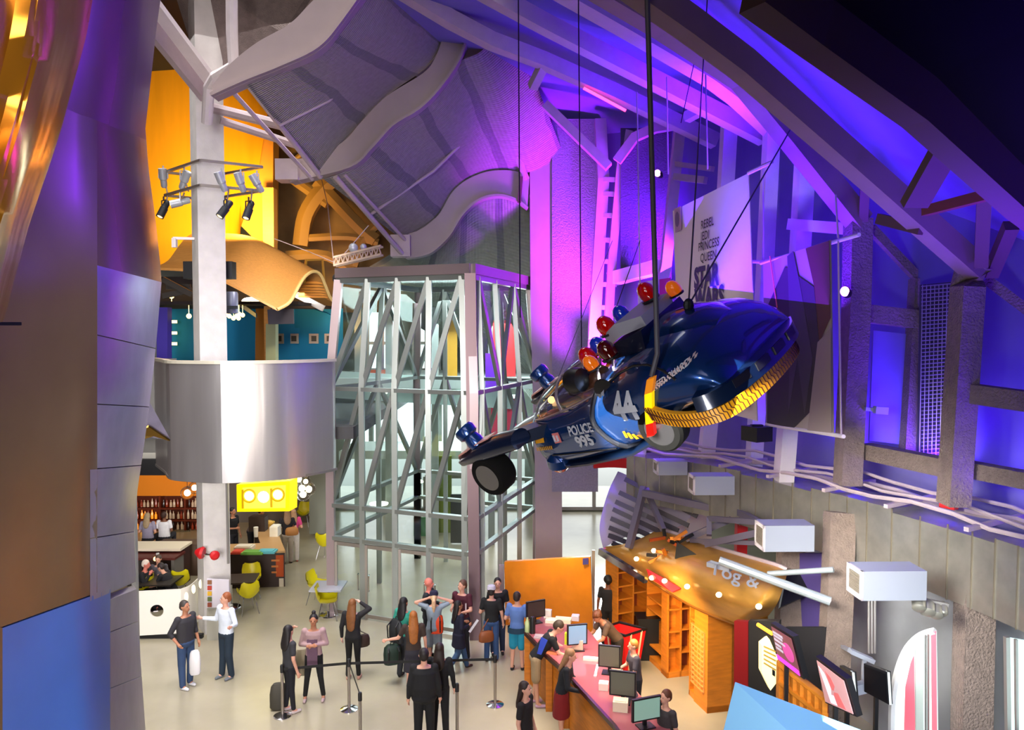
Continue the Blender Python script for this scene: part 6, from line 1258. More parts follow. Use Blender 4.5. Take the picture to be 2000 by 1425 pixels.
# canopy glass with bows and seats
cs = [(.92, .18, -.06, 0), (1.1, .34, -.02, .15), (1.35, .46, 0, .28), (1.8, .54, .04, .42), (2.2, .56, .08, .50), (2.6, .54, .14, .52), (2.82, .48, .2, .50)]
b = MB(); rows_ = []
for x, w_, z0, z1 in cs: rows_.append([CP(x, .95 - w_ * math.cos(PI * k_ / 14), z0 + (z1 - z0) * math.sin(PI * k_ / 14) ** .8) for k_ in range(15)])
b.loft(rows_); b.build('windscreen', CGL, car, smooth='all')
for i in (0, 3, 5, 6):  # bows coloured pale in place of pinkish reflections on the glass
    b = MB(); b.tube(rows_[i], .018, 6); b.build('canopy_bow', mat('bow_grey', 'A898A4', .3, .6), car)
for k_ in (0, 5, 14):
    b = MB(); b.tube([r[k_] for r in rows_], .016, 6); b.build('canopy_rail', MATS['bow_grey'], car)
for i, y_ in enumerate((.72, 1.18)):
    b = MB(); b.loft([sec(x, y_ - .16, y_ + .16, .0, z1, 3, 12) for x, z1 in ((2.05, .12), (2.3, .32), (2.42, .36), (2.5, .1))], closed=True, caps=True); b.build('seat', mat('orange_seat', 'B86A20', .6), car, smooth=True)
b = MB(); b.tube([CP(1.75, .62 + .14 * math.cos(a), .16 + .14 * math.sin(a)) for a in [2 * PI * i / 14 for i in range(14)]], .015, 6, closed=True); b.build('steering_wheel', BLACK, car)
b = MB(); b.ell(CP(1.35, .8, .12), .05, 10, 6); b.build('dash_lamp', LENS, car)
# hoop around the body behind the cockpit
hp = [flank(2.62 - .25 * math.sin(PI * i / 14) ** 1 + .15 * i / 14, .26 - .84 * i / 14, .03) for i in range(15)]
b = MB(); b.tube(hp, .03, 8); b.build('body_hoop', mat('hoop_dark', '2A2C34', .3, .6), car)
# door shut line and wing line
b = MB(); b.tube([flank(x, z, .012) for x, z in ((2.75, .20), (3.0, .28), (3.3, .32), (3.55, .30), (3.75, .22), (3.88, .10))], .014, 6); b.build('wing_line', BLACK, car)
b = MB(); b.tube([flank(1.3 + i * .2, -.46 - i * .012, .012) for i in range(7)], .01, 6); b.build('panel_line', BLACK, car)
# round emblem at the shoulder
b = MB(); b.lathe([(.14, 0), (.13, .02), (.001, .025)], flank(2.72, .16, .0), -Tv, 20); em = b.build('shoulder_disc', BLACK, car, smooth=True)
b = MB(); b.slab([flank(2.70 + .06 * math.cos(a) * (1 if i % 2 else .5), .16 + .07 * math.sin(a) * (1 if i % 2 else .5), .03) for i, a in enumerate([2 * PI * i / 10 for i in range(10)])], .004, -Tv); b.build('pale_mark', WLET, em)
# lettering on the flank
def wrp(p):
    q = CM.transposed() @ (p - nose); return flank(q.x, q.z, .016)
def ctext(s, x, z, size, m_, ang=0, off=.02, sx=1):
    a = math.radians(ang); text('lettering', s, m_, CP(x, -.1, z), Lv * math.cos(a) + Uv * math.sin(a), Uv * math.cos(a) - Lv * math.sin(a), size, car, off=off, warp=wrp, sx=sx)
ctext('44', 2.88, -.15, .42, WLET, -4, .05, .85); ctext('POLICE', 1.86, -.24, .155, WLET, 0, .035, .95); ctext('995', 1.92, -.41, .20, WLET, 0, .045, 1.05)
ctext('AGELE 2', .99, -.10, .05, WLET, 0, .01); ctext('SPEED GUARD', 3.60, .08, .078, WLET, 12, .025, .9)
b = MB()
for i in range(28):
    x = 3.58 + i * .018; 
    for j in range(2):
        if (i + j) % 2: b.slab([flank(x, .06 + i * .0048 + j * .022, .016), flank(x + .018, .06 + (i + 1) * .0048 + j * .022, .016), flank(x + .018, .082 + (i + 1) * .0048 + j * .022, .016), flank(x, .082 + i * .0048 + j * .022, .016)], .003, -Tv)
b.build('checker_strip', mat('checker_pale', 'D0B8B8', .5), car)
b = MB(); b.slab([flank(x, z, .016) for x, z in ((1.52, -.30), (1.66, -.30), (1.66, -.17), (1.52, -.17))], .004, -Tv); sq = b.build('red_badge', mat('badge_pink', 'D87878', .5), car)
b = MB(); b.sweep([flank(x, z, .024) for x, z in ((1.55, -.19), (1.55, -.27), (1.62, -.27), (1.62, -.20))], .012, .025, tuple(Tv)); b.build('white_mark', WLET, sq)
b = MB()
for i in range(5): b.slab([flank(x, z, .016) for x, z in ((2.84 + i * .05, -.30 - i * .03), (2.88 + i * .05, -.30 - i * .03), (2.86 + i * .05, -.39 - i * .03), (2.82 + i * .05, -.39 - i * .03))], .004, -Tv)
b.build('amber_slats', YEL, car)
b = MB()
for i in range(9): b.slab([flank(x, z, .016) for x, z in ((1.04 + i * .045, -.32), (1.06 + i * .045, -.32), (1.04 + i * .045, -.37), (1.02 + i * .045, -.37))], .004, -Tv)
b.slab([flank(x, z, .016) for x, z in ((1.10, -.20), (1.32, -.20), (1.30, -.26), (1.09, -.26))], .004, -Tv); b.build('amber_warning', YEL, car)
# light bar and beacons
b = MB(); b.loft([[CP(x, y0, z0), CP(x, y1, z0), CP(x, y1, z1), CP(x, y0, z1)] for x, y0, y1, z0, z1 in ((2.82, .62, 1.3, .54, .68), (3.07, .58, 1.32, .60, .76), (3.42, .62, 1.28, .60, .72))], closed=True, caps=True); lb_ = b.build('light_bar', mat('bar_grey', '9A9AA8', .5), car)
b = MB(); b.loft([[CP(x, y0, .40), CP(x, 1.5, .40), CP(x, 1.45, z1), CP(x, y0 + .1, z1)] for x, y0, z1 in ((2.88, .5, .54), (3.42, .4, .60))], closed=True, caps=True); b.build('bar_pod', PAINTD, car)
RG = mat('beacon_red', 'B80808', .08, coat=1, emit='900000', es=.15); BG = mat('beacon_blue', '1430B0', .08, coat=1, emit='0818A0', es=.15); OG = mat('beacon_amber', 'D87010', .1, coat=1, emit='FF6A00', es=.35)
for x, y_, z, s_, m_ in ((2.45, .62, .50, .11, RG), (2.52, .80, .54, .10, BG), (2.86, .70, .74, .11, RG), (2.98, .90, .76, .10, BG), (3.30, 1.1, .84, .11, RG), (2.62, .42, .46, .09, OG), (2.98, .36, .54, .11, mat('beacon_dark_red', '4A0808', .1, coat=1)), (3.5, 1.3, .72, .09, OG), (2.10, 1.5, .30, .10, OG)):
    b = MB(); b.lathe([(s_ * .95, -s_ * .8), (s_, -s_ * .7), (s_, -s_ * .55)], CP(x, y_, z), Uv, 14); bs = b.build('beacon_base', BLACK, car)
    b = MB(); b.lathe([(s_ * .85, -s_ * .55), (s_ * .95, 0), (s_ * .9, s_ * .6), (s_ * .6, s_ * 1.1), (s_ * .25, s_ * 1.3), (.001, s_ * 1.33)], CP(x, y_, z), (Uv + Vector((-.3, 0, .1))).normalized(), 18); b.build('dome', m_, bs, smooth=True)
b = MB(); b.lathe([(.06, -.12), (.14, -.08), (.16, .02), (.14, .10), (.001, .12)], CP(2.35, .35, .36), (Uv * .2 - Lv), 16); b.build('siren_horn', BLACK, car, smooth=True)
# keel, undertray
b = MB(); b.loft([sec(x, .95 - w_, .95 + w_, z0, z1, 3, 16) for x, w_, z0, z1 in ((1.0, .3, -.66, -.45), (1.5, .4, -.72, -.45), (2.6, .5, -.70, -.45), (3.6, .5, -.6, -.3))], closed=True, caps=True); b.build('undertray', PAINTD, car, smooth=True)
b = MB(); b.lathe([(.10, -.12), (.16, -.06), (.16, .06), (.08, .14), (.001, .15)], CP(1.22, .48, -.60), -Uv - Lv * .4, 14); b.build('jet_nozzle', PAINT, car, smooth=True)
b = MB(); b.box(CP(3.7, .5, -.50), (.3, .3, .2), R=CM); b.build('exhaust_block', RUB, car)
# cables
cab = [((1262, -80), CP(3.05, .08, .32), .028, 'thick grey cable running straight up from the car side'), ((1385, -60), CP(3.80, .95, .56), .010, 'thin cable rising from the hook on the car tail'), ((1556, 232), CP(3.80, .95, .56), .010, 'thin cable slanting up from the tail hook to the violet rib'), ((1196, 470), CP(1.1, .95, .05), .006, 'thin cable from the car nose up behind the beacons')]
for (x, y), q, r0, lb in cab:
    Y = {1262: 8.0, 1385: 12, 1556: 11, 1196: 14}[x]
    b = MB(); b.tube([q, at(x, y, Y)] if x != 1262 else [CP(3.66, -.04, .22), at(1284, 690, CP(3.66, -.04, .22).y), at(x, y, Y)], r0, 8); tag(b.build('cable', mat('cable_grey', '4A4650', .5)), lb, 'cable')
b = MB(); b.ell(CP(3.80, .95, .56), (.06, .04, .08), 10, 6); b.build('hook', BLACK, car)
# ================================================================ people
SK = {'light': mat('skin_light', 'D8A088', .55), 'tan': mat('skin_tan', 'B47A5C', .55), 'red': mat('skin_ruddy', 'D07868', .55), 'brown': mat('skin_brown', '7A4A34', .55), 'pale': mat('skin_pale', 'E0B4A0', .55)}
def cloth(hexv): return mat('cloth_' + hexv, hexv, .85, noise=.06, nscale=9)
EYE = mat('eye_dark', '181010', .3); LIP = mat('lip', 'A04A44', .5)
ARM = {'down': ((.07, .02, -.28), (.09, -.05, -.53)), 'bent': ((.08, .04, -.27), (-.03, -.20, -.26)), 'crossed': ((.08, .0, -.26), (-.16, -.20, -.22)), 'front': ((.08, -.06, -.26), (-.08, -.26, -.30)),
       'head': ((.17, -.10, .10), (-.06, -.14, .22)), 'behind_head': ((.24, -.02, .10), (-.03, .02, .20)), 'out': ((.12, .0, -.26), (.27, -.22, -.20)), 'pocket': ((.13, .07, -.25), (.06, -.06, -.44)),
       'reach': ((.10, -.16, -.20), (.10, -.40, -.28)), 'side': ((.14, -.05, -.24), (.36, -.14, -.30)), 'desk': ((.08, -.10, -.27), (-.02, -.33, -.30)), 'chin': ((.05, -.12, -.26), (-.10, -.16, -.02)), 'phone': ((.10, -.10, -.22), (-.02, -.25, .08))}
def person(loc, rot, H, label, top='202024', sleeve='short', bottom='202024', btype='trousers', shoes='1A1A1A', skin='light', hair='short', hcol='3A2416', arms=('down', 'down'), legs='stand', lean=0, turn=0, fat=1.0, coat=0, cat='person'):
    k = H / 1.75; ca, sa = math.cos(math.radians(lean)), math.sin(math.radians(lean)); hipz = .93 if legs != 'sit' else .50
    dz = hipz - .93
    def U(p):   # upper body point, leaning about the hips
        x, y, z = p; z -= .93; return Vector((x, y * ca - z * sa, hipz + z * ca + y * sa))
    ct, st_ = math.cos(math.radians(turn)), math.sin(math.radians(turn))
    def Hd(p):
        x, y, z = p; return U((x * ct - y * st_, x * st_ + y * ct, z))
    skm = SK[skin]; S = lambda v: v * k
    def cap(b, p, r0, q, r1, n=10):
        b.tube([p * k, q * k], [r0 * k, r1 * k], n); b.ell(p * k, r0 * k, n, 6); b.ell(q * k, r1 * k, n, 6)
    sh = {s: U((s * .175, 0, 1.415)) for s in (1, -1)}; el, wr = {}, {}
    for s, a in zip((1, -1), arms):
        e, w_ = ARM[a]; el[s] = U((s * .175 + s * e[0], e[1], 1.415 + e[2])); wr[s] = U((s * .175 + s * w_[0], w_[1], 1.415 + w_[2]))
        if a in ('down',) and lean > 15: el[s] = sh[s] + Vector((s * .04, -.02, -.28)); wr[s] = el[s] + Vector((0, -.06, -.25))
        if a == 'desk' and lean > 15: el[s] = sh[s] + Vector((s * .04, -.12, -.24)); wr[s] = el[s] + Vector((-s * .05, -.22, -.10))
    hp = {s: Vector((s * .09, 0, hipz - .02)) for s in (1, -1)}
    if legs == 'walk': kn = {1: Vector((.10, -.16, .50)), -1: Vector((-.10, .06, .50))}; an = {1: Vector((.10, -.26, .08)), -1: Vector((-.10, .34, .14))}
    elif legs == 'sit': kn = {s: Vector((s * .12, -.42, .50)) for s in (1, -1)}; an = {s: Vector((s * .12, -.40, .08)) for s in (1, -1)}
    elif legs == 'wide': kn = {s: Vector((s * .13, -.03, .50)) for s in (1, -1)}; an = {s: Vector((s * .18, 0, .08)) for s in (1, -1)}
    else: kn = {s: Vector((s * .10, -.02 * (s > 0), .49)) for s in (1, -1)}; an = {s: Vector((s * .11, .03 * s, .08)) for s in (1, -1)}
    root = MB(); b = root
    cap(b, U((0, .0, 1.42)), .058, Hd((0, -.01, 1.56)), .052)
    b.ell(Hd((0, .005, 1.645)) * k, (.078 * k, .096 * k, .105 * k), 14, 10); b.ell(Hd((0, -.045, 1.585)) * k, (.052 * k, .055 * k, .058 * k), 12, 8)
    b.ell(Hd((0, -.100, 1.625)) * k, (.014 * k, .024 * k, .022 * k), 8, 6)
    for s in (1, -1): b.ell(Hd((s * .079, .01, 1.63)) * k, (.012 * k, .02 * k, .03 * k), 8, 6)
    tor = [(.90, .150, .100), (.99, .145, .098), (1.10, .128 * fat, .092 * fat), (1.24, .150, .105), (1.36, .165, .098), (1.43, .13, .07), (1.46, .06, .055)]
    def torso(b, infl, z0=.90, z1=1.46, flare=0):
        rr = []
        for z, w_, d in tor:
            if z < z0 - .001 or z > z1 + .001: continue
            f = flare * max(0, (1.05 - z)) 
            rr.append([U(((w_ * fat + infl + f) * math.cos(q), (d * fat + infl + f) * math.sin(q), z)) * k for q in [2 * PI * i / 18 for i in range(18)]])
        b.loft(rr, closed=True, caps=True)
    torso(b, 0)
    for s in (1, -1):
        cap(b, sh[s], .052, el[s], .040); cap(b, el[s], .038, wr[s], .027)
        d = (wr[s] - el[s]).normalized(); side = Vector((1, 0, 0)) * s; sd = (side - d * side.dot(d)).normalized(); up = d.cross(sd).normalized()
        cap(b, wr[s], .024, wr[s] + d * .05, .034, 8); pc = wr[s] + d * .055
        for f in range(4):
            o = up * (-.028 + .019 * f); ln = [.055, .068, .064, .05][f]; a0 = pc + o + d * .025; a1 = a0 + d * ln * .6 + sd * -.008; a2 = a1 + d * ln * .4 - sd * .022
            cap(b, a0, .010, a1, .009, 6); cap(b, a1, .009, a2, .0075, 6)
        cap(b, pc - up * .03, .012, pc - up * .055 + d * .035, .010, 6)
        cap(b, hp[s], .085, kn[s], .055); cap(b, kn[s], .052, an[s], .036); cap(b, an[s], .035, an[s] + Vector((0, -.06, -.04)), .035)
    body = b.build('person', skm, local=True, rem=.0125 * k, smooth=True)
    body.location = loc; body.rotation_euler = (0, 0, math.radians(rot)); tag(body, label, cat)
    def piece(name, b, m, rem=.014): return b.build(name, m, body, local=True, rem=rem * k, smooth=True)
    # top
    b = MB(); torso(b, .022, .90 if btype != 'dress' else .90, 1.43)
    if coat:
        rr = []
        for z, w_ in ((.95, .19), (.75, .21), (coat, .235)): rr.append([Vector((w_ * math.cos(q), w_ * .72 * math.sin(q), z + dz)) * k for q in [2 * PI * i / 18 for i in range(18)]])
        b.loft(rr, closed=True, caps=True)
    for s in (1, -1):
        b.ell(sh[s] * k, .072 * k, 10, 8); cap(b, sh[s], .066, sh[s].lerp(el[s], .62 if sleeve == 'short' else 1), .058 if sleeve == 'short' else .052)
        if sleeve == 'long': cap(b, el[s], .050, el[s].lerp(wr[s], .92), .038)
        if sleeve == 'rolled': cap(b, sh[s], .066, el[s], .054); cap(b, el[s], .052, el[s].lerp(wr[s], .3), .050)
    piece('shirt' if not coat else 'coat', b, cloth(top))
    # bottom
    b = MB(); b.ell(Vector((0, 0, hipz - .01)) * k, (.178 * fat * k, .128 * fat * k, .11 * k), 14, 8)
    if btype in ('skirt', 'dress'):
        rr = [[Vector((w_ * math.cos(q), w_ * .75 * math.sin(q), z)) * k for q in [2 * PI * i / 18 for i in range(18)]] for z, w_ in ((.98, .155), (.85, .19), (.62, .21), (.48, .22))]; b.loft(rr, closed=True, caps=True)
    else:
        tight = btype == 'leggings'; r = (.092, .062, .060, .048) if tight else (.100, .078, .076, .062)
        for s in (1, -1):
            if btype == 'shorts': cap(b, hp[s], .10, hp[s].lerp(kn[s], .88), .092)
            else: cap(b, hp[s], r[0], kn[s], r[1]); cap(b, kn[s], r[2], an[s] + Vector((0, 0, .0 if not tight else .03)), r[3])
    piece({'leggings': 'leggings', 'shorts': 'shorts', 'skirt': 'skirt', 'dress': 'skirt'}.get(btype, 'trousers'), b, cloth(bottom))
    for s in (1, -1):
        b = MB(); a = an[s]; g = a.z - .08
        b.ell((a + Vector((0, .0, -.045))) * k, (.042 * k, .05 * k, .04 * k), 10, 6); cap(b, a + Vector((0, -.02, -.045)), .040, a + Vector((0, -.14, -.05)), .032)
        piece('shoe', b, cloth(shoes))
        b = MB(); b.ell(Hd((s * .030, -.088, 1.648)) * k, (.012 * k, .006 * k, .007 * k), 8, 5); b.build('eye', EYE, body, local=True)
    b = MB(); b.ell(Hd((0, -.099, 1.582)) * k, (.022 * k, .006 * k, .006 * k), 8, 5); b.build('mouth', LIP, body, local=True)
    if hair != 'bald':
        b = MB(); b.ell(Hd((0, .022, 1.668)) * k, (.088 * k, .100 * k, .098 * k), 14, 10); b.ell(Hd((0, .05, 1.63)) * k, (.080 * k, .07 * k, .085 * k), 12, 8)
        if hair in ('long', 'verylong'):
            L_ = .30 if hair == 'long' else .48
            rr = [[Hd((w_ * math.cos(q), yy + d * math.sin(q), z)) * k for q in [2 * PI * i / 14 for i in range(14)]] for z, w_, d, yy in ((1.70, .07, .06, .04), (1.62, .095, .07, .05), (1.50, .105, .06, .08), (1.40, .11, .045, .11), (1.62 - L_, .085, .03, .13), (1.57 - L_, .03, .02, .13))]; b.loft(rr, closed=True, caps=True)
        if hair == 'bun': b.ell(Hd((0, .03, 1.79)) * k, (.045 * k, .045 * k, .04 * k), 10, 8)
        if hair == 'pony':
            b.tube([Hd(p) * k for p in ((0, .10, 1.66), (0, .16, 1.60), (0, .15, 1.45), (0, .13, 1.32))], [.04 * k, .05 * k, .05 * k, .02 * k], 8)
        if hair == 'curly':
            for i in range(14): a = i * 2.4; b.ell(Hd((.075 * math.cos(a), .03 + .085 * math.sin(a), 1.66 + .012 * (i % 6))) * k, .038 * k, 8, 6)
        if hair == 'afro': b.ell(Hd((0, .02, 1.68)) * k, (.125 * k, .125 * k, .115 * k), 14, 10)
        piece('hair', b, mat('hair_' + hcol, hcol, .6, noise=.15, nscale=30))
    return body
def cap_hat(p, hexv, H, nm='cap'):
    k = H / 1.75; b = MB(); b.lathe([(.100 * k, 0), (.102 * k, .04 * k), (.085 * k, .085 * k), (.04 * k, .105 * k), (.001, .108 * k)], (0, .01 * k, 1.69 * k), (0, 0, 1), 16); b.box((0, -.12 * k, 1.70 * k), (.14 * k, .10 * k, .012)); b.build(nm, cloth(hexv), p, local=True, smooth=True)
def backpack(loc, rz, w_, d, h, m_, label, m2=None, tilt=0):
    r_ = empty('backpack', loc, label, 'backpack', None, rz); r_.rotation_euler = (tilt, 0, rz)
    b = MB(); rr = []
    for z, f in ((0, .7), (.06, 1), (.5, 1.05), (.85, .95), (1, .6)): rr.append([Vector((math.copysign(abs(math.cos(q)) ** .6, math.cos(q)) * w_ / 2 * f, math.copysign(abs(math.sin(q)) ** .6, math.sin(q)) * d / 2 * f, z * h)) for q in [2 * PI * i / 18 for i in range(18)]])
    b.loft(rr, closed=True, caps=True); b.build('bag_body', m_, r_, smooth=True, local=True)
    b = MB(); b.loft([[Vector((math.cos(q) * w_ * .38, d * .42 + max(0, math.sin(q)) * d * .35, z * h)) for q in [PI * i / 10 for i in range(11)]] for z in (.08, .14, .42, .48)], closed=True, caps=True); b.build('front_pocket', m2 or m_, r_, smooth=True, local=True)
    for s in (1, -1):
        b = MB(); b.tube([Vector((s * w_ * .28, -d * .4, h * .92)), Vector((s * w_ * .32, -d * .9, h * .8)), Vector((s * w_ * .32, -d * .8, h * .3)), Vector((s * w_ * .3, -d * .4, h * .1))], .014, 6); b.build('strap', BLACK, r_, local=True)
    b = MB(); b.tube([Vector((-.04, 0, h)), Vector((-.03, 0, h + .05)), Vector((.03, 0, h + .05)), Vector((.04, 0, h))], .010, 6); b.build('top_loop', BLACK, r_, local=True)
    return r_
def handbag(loc, rz, w_, h, m_, label, strap_to=None, name='shoulder_bag', cat='bag', d=.12):
    r_ = empty(name, loc, label, cat); R = Matrix.Rotation(rz, 3, 'Z')
    b = MB(); b.loft([[R @ Vector((math.copysign(abs(math.cos(q)) ** .7, math.cos(q)) * w_ / 2 * f, math.sin(q) * d / 2 * f, z * h)) for q in [2 * PI * i / 16 for i in range(16)]] for z, f in ((0, .75), (.1, 1), (.6, 1), (.9, .85), (1, .6))], closed=True, caps=True); b.build('bag_body', m_, r_, smooth=True, local=True)
    if strap_to is not None:
        T_ = Vector(strap_to) - Vector(loc); b = MB()
        b.tube([R @ Vector((w_ * .38, 0, h * .9)), T_ * .6 + Vector((0, 0, 0)), T_, T_ * .6 + R @ Vector((-w_ * .3, 0, 0)), R @ Vector((-w_ * .38, 0, h * .9))], .011, 6); b.build('strap', m_, r_, local=True)
    return r_
# ---- front left pair
person(fl(364, 1341), 62, 1.78, 'person in dark grey long sleeve top and blue jeans facing the man in white', '2E2C32', 'rolled', '2E4468', shoes='E4E4EC', skin='tan', hair='short', hcol='3A322E', arms=('down', 'pocket'), fat=1.12, turn=8)
handbag(at(381, 1312, 15.4) - Vector((0, 0, .05)), .3, .22, .50, mat('white_plastic_bag', 'E6E4E8', .4), 'white plastic carrier bag held by the man in dark grey', at(378, 1262, 15.5), 'carrier_bag', 'bag')
person(fl(443, 1323), -32, 1.80, 'person in white checked shirt and dark jeans with both palms held out', 'D4DCEA', 'long', '1A2A3A', shoes='6A7078', skin='light', hair='short', hcol='8A4A24', arms=('out', 'out'), turn=-25, fat=1.05)
person(fl(566, 1390), 130, 1.68, 'person in black tee with one bare arm bent over her dark hair', '34343A', 'short', '14141E', 'leggings', 'C8B8B8', hair='long', hcol='181214', arms=('head', 'down'), turn=20)
handbag(fl(545, 1384), .2, .34, .50, mat('dark_olive_bag', '3A362E', .7), 'dark olive bag standing on the floor behind the woman with raised arm', None, 'duffel_bag', 'bag', .2)
person(fl(614, 1366), 6, 1.70, 'person with hair bun, beige pink cardigan over mauve top, black leggings, arms folded', 'A88A8C', 'long', '121214', 'leggings', 'B8A0A0', skin='tan', hair='bun', hcol='1A1418', arms=('crossed', 'crossed'), legs='wide')
b = MB(); q = fl(614, 1366); b.loft([[q + Vector((x, -.13, z)) for x in (-.10, 0, .10)] for z in (1.25, .95, .72)]); b.loft([[q + Vector((x, -.115, z)) for x in (.10, 0, -.10)] for z in (1.25, .95, .72)]); tag(b.build('mauve_top', cloth('6A4E62')), 'mauve top front hanging below the folded arms', 'top')
handbag(at(589, 1318, 14.9), .1, .26, .52, mat('beige_coat_cloth', '9C9078', .8), 'beige grey coat draped down from the arm of the woman with the bun', None, 'draped_coat', 'coat', .1)
person(fl(690, 1326), 172, 1.70, 'person seen from behind, very long brown hair, black top and leggings, arm lifted to head', '1C1A1E', 'long', '0C0C0E', 'leggings', 'C09080', skin='pale', hair='verylong', hcol='7A4A22', arms=('down', 'head'))
handbag(at(710, 1262, 16.0), .5, .28, .26, mat('dark_brown_leather', '3A2824', .5), 'dark brown shoulder bag at the hip of the long haired woman in black', at(700, 1212, 16.1))
# ---- middle group
person(fl(790, 1322), 150, 1.70, 'person in teal top with black hair carrying a black backpack', '2A8A78', 'short', '26282E', 'trousers', '1A1A1A', 'tan', 'long', '121014', ('bent', 'bent'))
backpack(at(776, 1254, 15.8), math.radians(-28), .34, .22, .50, mat('black_nylon', '202226', .6), 'black backpack worn by the person in the teal top')
person(fl(808, 1352), 190, 1.66, 'person with long ginger brown hair and brown dress holding out a dark green backpack', '3A2C26', 'short', '26242E', 'dress', '8A5A4A', 'light', 'verylong', '9A5A22', ('side', 'down'))
backpack(at(766, 1296, 15.5), math.radians(20), .34, .22, .40, mat('dark_green_nylon', '10281E', .6), 'dark green and black backpack held out low beside the brown dress', mat('green_flap', '1E5A48', .6))
person(fl(838, 1284), 78, 1.80, 'bald bearded person in a black jacket facing the doors', '20242A', 'long', '22262E', skin='red', hair='bald', arms=('bent', 'bent'), fat=1.1)
p_ = person(fl(848, 1302), 185, 1.64, 'person with blond ponytail, cap and grey shorts, both hands behind her head', '8A98A8', 'short', '7A8490', 'shorts', 'C8B0A0', 'light', 'pony', 'D8B088', ('behind_head', 'behind_head')); cap_hat(p_, '1E1A38', 1.64)
backpack(at(852, 1236, 16.30), math.radians(0), .30, .18, .42, mat('orange_nylon', 'E8481C', .6), 'orange and blue backpack on the person with the blond ponytail', mat('purple_pocket', '4A3A8A', .6))
person(fl(903, 1288), -28, 1.78, 'person in maroon printed tee holding papers', '4A1426', 'short', '22222A', skin='light', hair='short', hcol='5A3A28', arms=('front', 'bent'), turn=-20)
b = MB(); q = at(925, 1222, 16.5); b.box(q, (.05, .03, .32), R=Matrix.Rotation(.6, 3, 'Y')); tag(b.build('rolled_paper', mat('paper_white', 'E4E4EC', .6)), 'white rolled paper in the hand of the maroon tee wearer', 'paper')
b = MB(); q = fl(903, 1288); b.box(q + Vector((.09, -.165, 1.20)), (.03, .01, .24)); tag(b.build('shirt_print', mat('pale_print', 'C8B8C0', .7)), 'pale upright print on the maroon tee', 'print')
person(fl(896, 1310), 118, 1.52, 'person walking in long dark navy coat and jeans with long black hair', '14142C', 'long', '3A587E', shoes='3A2420', skin='tan', hair='long', hcol='16100E', arms=('bent', 'bent'), legs='walk', coat=.62)
person(fl(972, 1276), 5, 1.72, 'person in black tee facing the room in front of the orange partition', '121216', 'short', '1E2A44', skin='light', hair='short', hcol='1E1614', arms=('down', 'down'))
p_ = person(fl(960, 1290), 172, 1.66, 'person seen from behind in white banded cap, black tee and jeans', '141418', 'short', '2E4A78', shoes='14141A', skin='light', hair='short', hcol='2A2020', arms=('bent', 'down')); cap_hat(p_, 'C8C4D4', 1.66)
handbag(at(950, 1253, 16.5), .3, .34, .24, mat('tan_leather', '8A4A24', .5), 'tan leather satchel hanging behind the person in the white banded cap', at(970, 1178, 16.6), 'satchel', 'satchel')
person(fl(1010, 1308), 165, 1.70, 'person seen from behind in light blue tee and turquoise board shorts', '5A78B8', 'short', '1A88A8', 'shorts', '16141A', 'light', 'short', '2A1C18', ('bent', 'bent'))
b = MB(); q = fl(1010, 1308); b.loft([[q + Vector((.205 * math.cos(a), .15 * math.sin(a), z)) for a in [2 * PI * i / 20 for i in range(20)]] for z in (.83, .95)], closed=True); tag(b.build('dark_waistband', cloth('16344A')), 'dark navy waist band of the turquoise board shorts', 'band')
person(fl(1046, 1376), 92, 1.80, 'person in black and blue polo and khaki shorts bending over the ticket desk', '101218', 'short', 'A08A6A', 'shorts', 'C8A0B8', 'light', 'short', '3A2C20', ('desk', 'desk'), lean=38)
b = MB(); q = fl(1046, 1376); b.slab([q + Vector((x, y, z)) for x, y, z in ((.10, -.20, 1.42), (.22, -.21, 1.36), (.10, -.21, 1.08), (.02, -.20, 1.10))], .012, (0, -1, 0)); tag(b.build('blue_side_stripe', cloth('2E4AC0')), 'bright blue side stripe of the black polo', 'stripe')
# ---- bottom edge
q = at(1026, 1347, 12.0); person((q.x, q.y, 0), 65, 1.66, 'person with long dark hair whose head alone shows at the bottom edge', '1A1416', 'short', '1A1A22', skin='light', hair='long', hcol='2A1814', arms=('down', 'down'))
q = at(828, 1277, 13.0); person((q.x, q.y, 0), 186, 1.79, 'broad person seen from behind in a black jacket at the bottom edge', '141418', 'long', '101014', hair='short', hcol='1C1414', arms=('down', 'down'), fat=1.25)
q = at(853, 1268, 13.5); person((q.x + .05, q.y, 0), 178, 1.68, 'person seen from behind with long dark brown hair next to the black jacket', '121216', 'long', '101014', hair='long', hcol='241410', arms=('down', 'down'), fat=1.05)
q = at(1110, 1268, 13.3); person((q.x - .12, q.y, 0), 78, 1.68, 'person with long light brown hair, black top and red skirt leaning on the ticket desk', '12141C', 'long', '7A1014', 'skirt', '1A1A1A', 'light', 'long', '8A6444', ('desk', 'desk'), lean=14)
# ---- desk staff
q = at(1182, 1213, 15.6); person((q.x + .25, q.y, 0), -70, 1.72, 'clerk with curly brown hair bending low over the desk in a brown shirt', '5A4638', 'short', '26201C', skin='tan', hair='curly', hcol='6A3A1A', arms=('desk', 'desk'), lean=42)
q = at(1243, 1274, 13.9); person((q.x, q.y, 0), -82, 1.58, 'clerk with blond brown hair in a dark grey shirt facing the customers', '4A4650', 'short', '22222A', skin='light', hair='short', hcol='8A5A2A', arms=('desk', 'desk'), lean=6)
q = at(1232, 1320, 12.8); person((q.x + .1, q.y, 0), -85, 1.50, 'clerk with black hair in a grey shirt bowing toward the receipt printer', '6A6470', 'short', '22222A', skin='light', hair='short', hcol='14100E', arms=('desk', 'desk'), lean=18)
q = at(1300, 1374, 11.8); person((q.x, q.y, 0), -60, 1.62, 'person whose brown hair top alone shows under the pigeonhole cabinet', '3A3436', 'short', '22222A', skin='light', hair='short', hcol='5A2E16', arms=('down', 'down'))
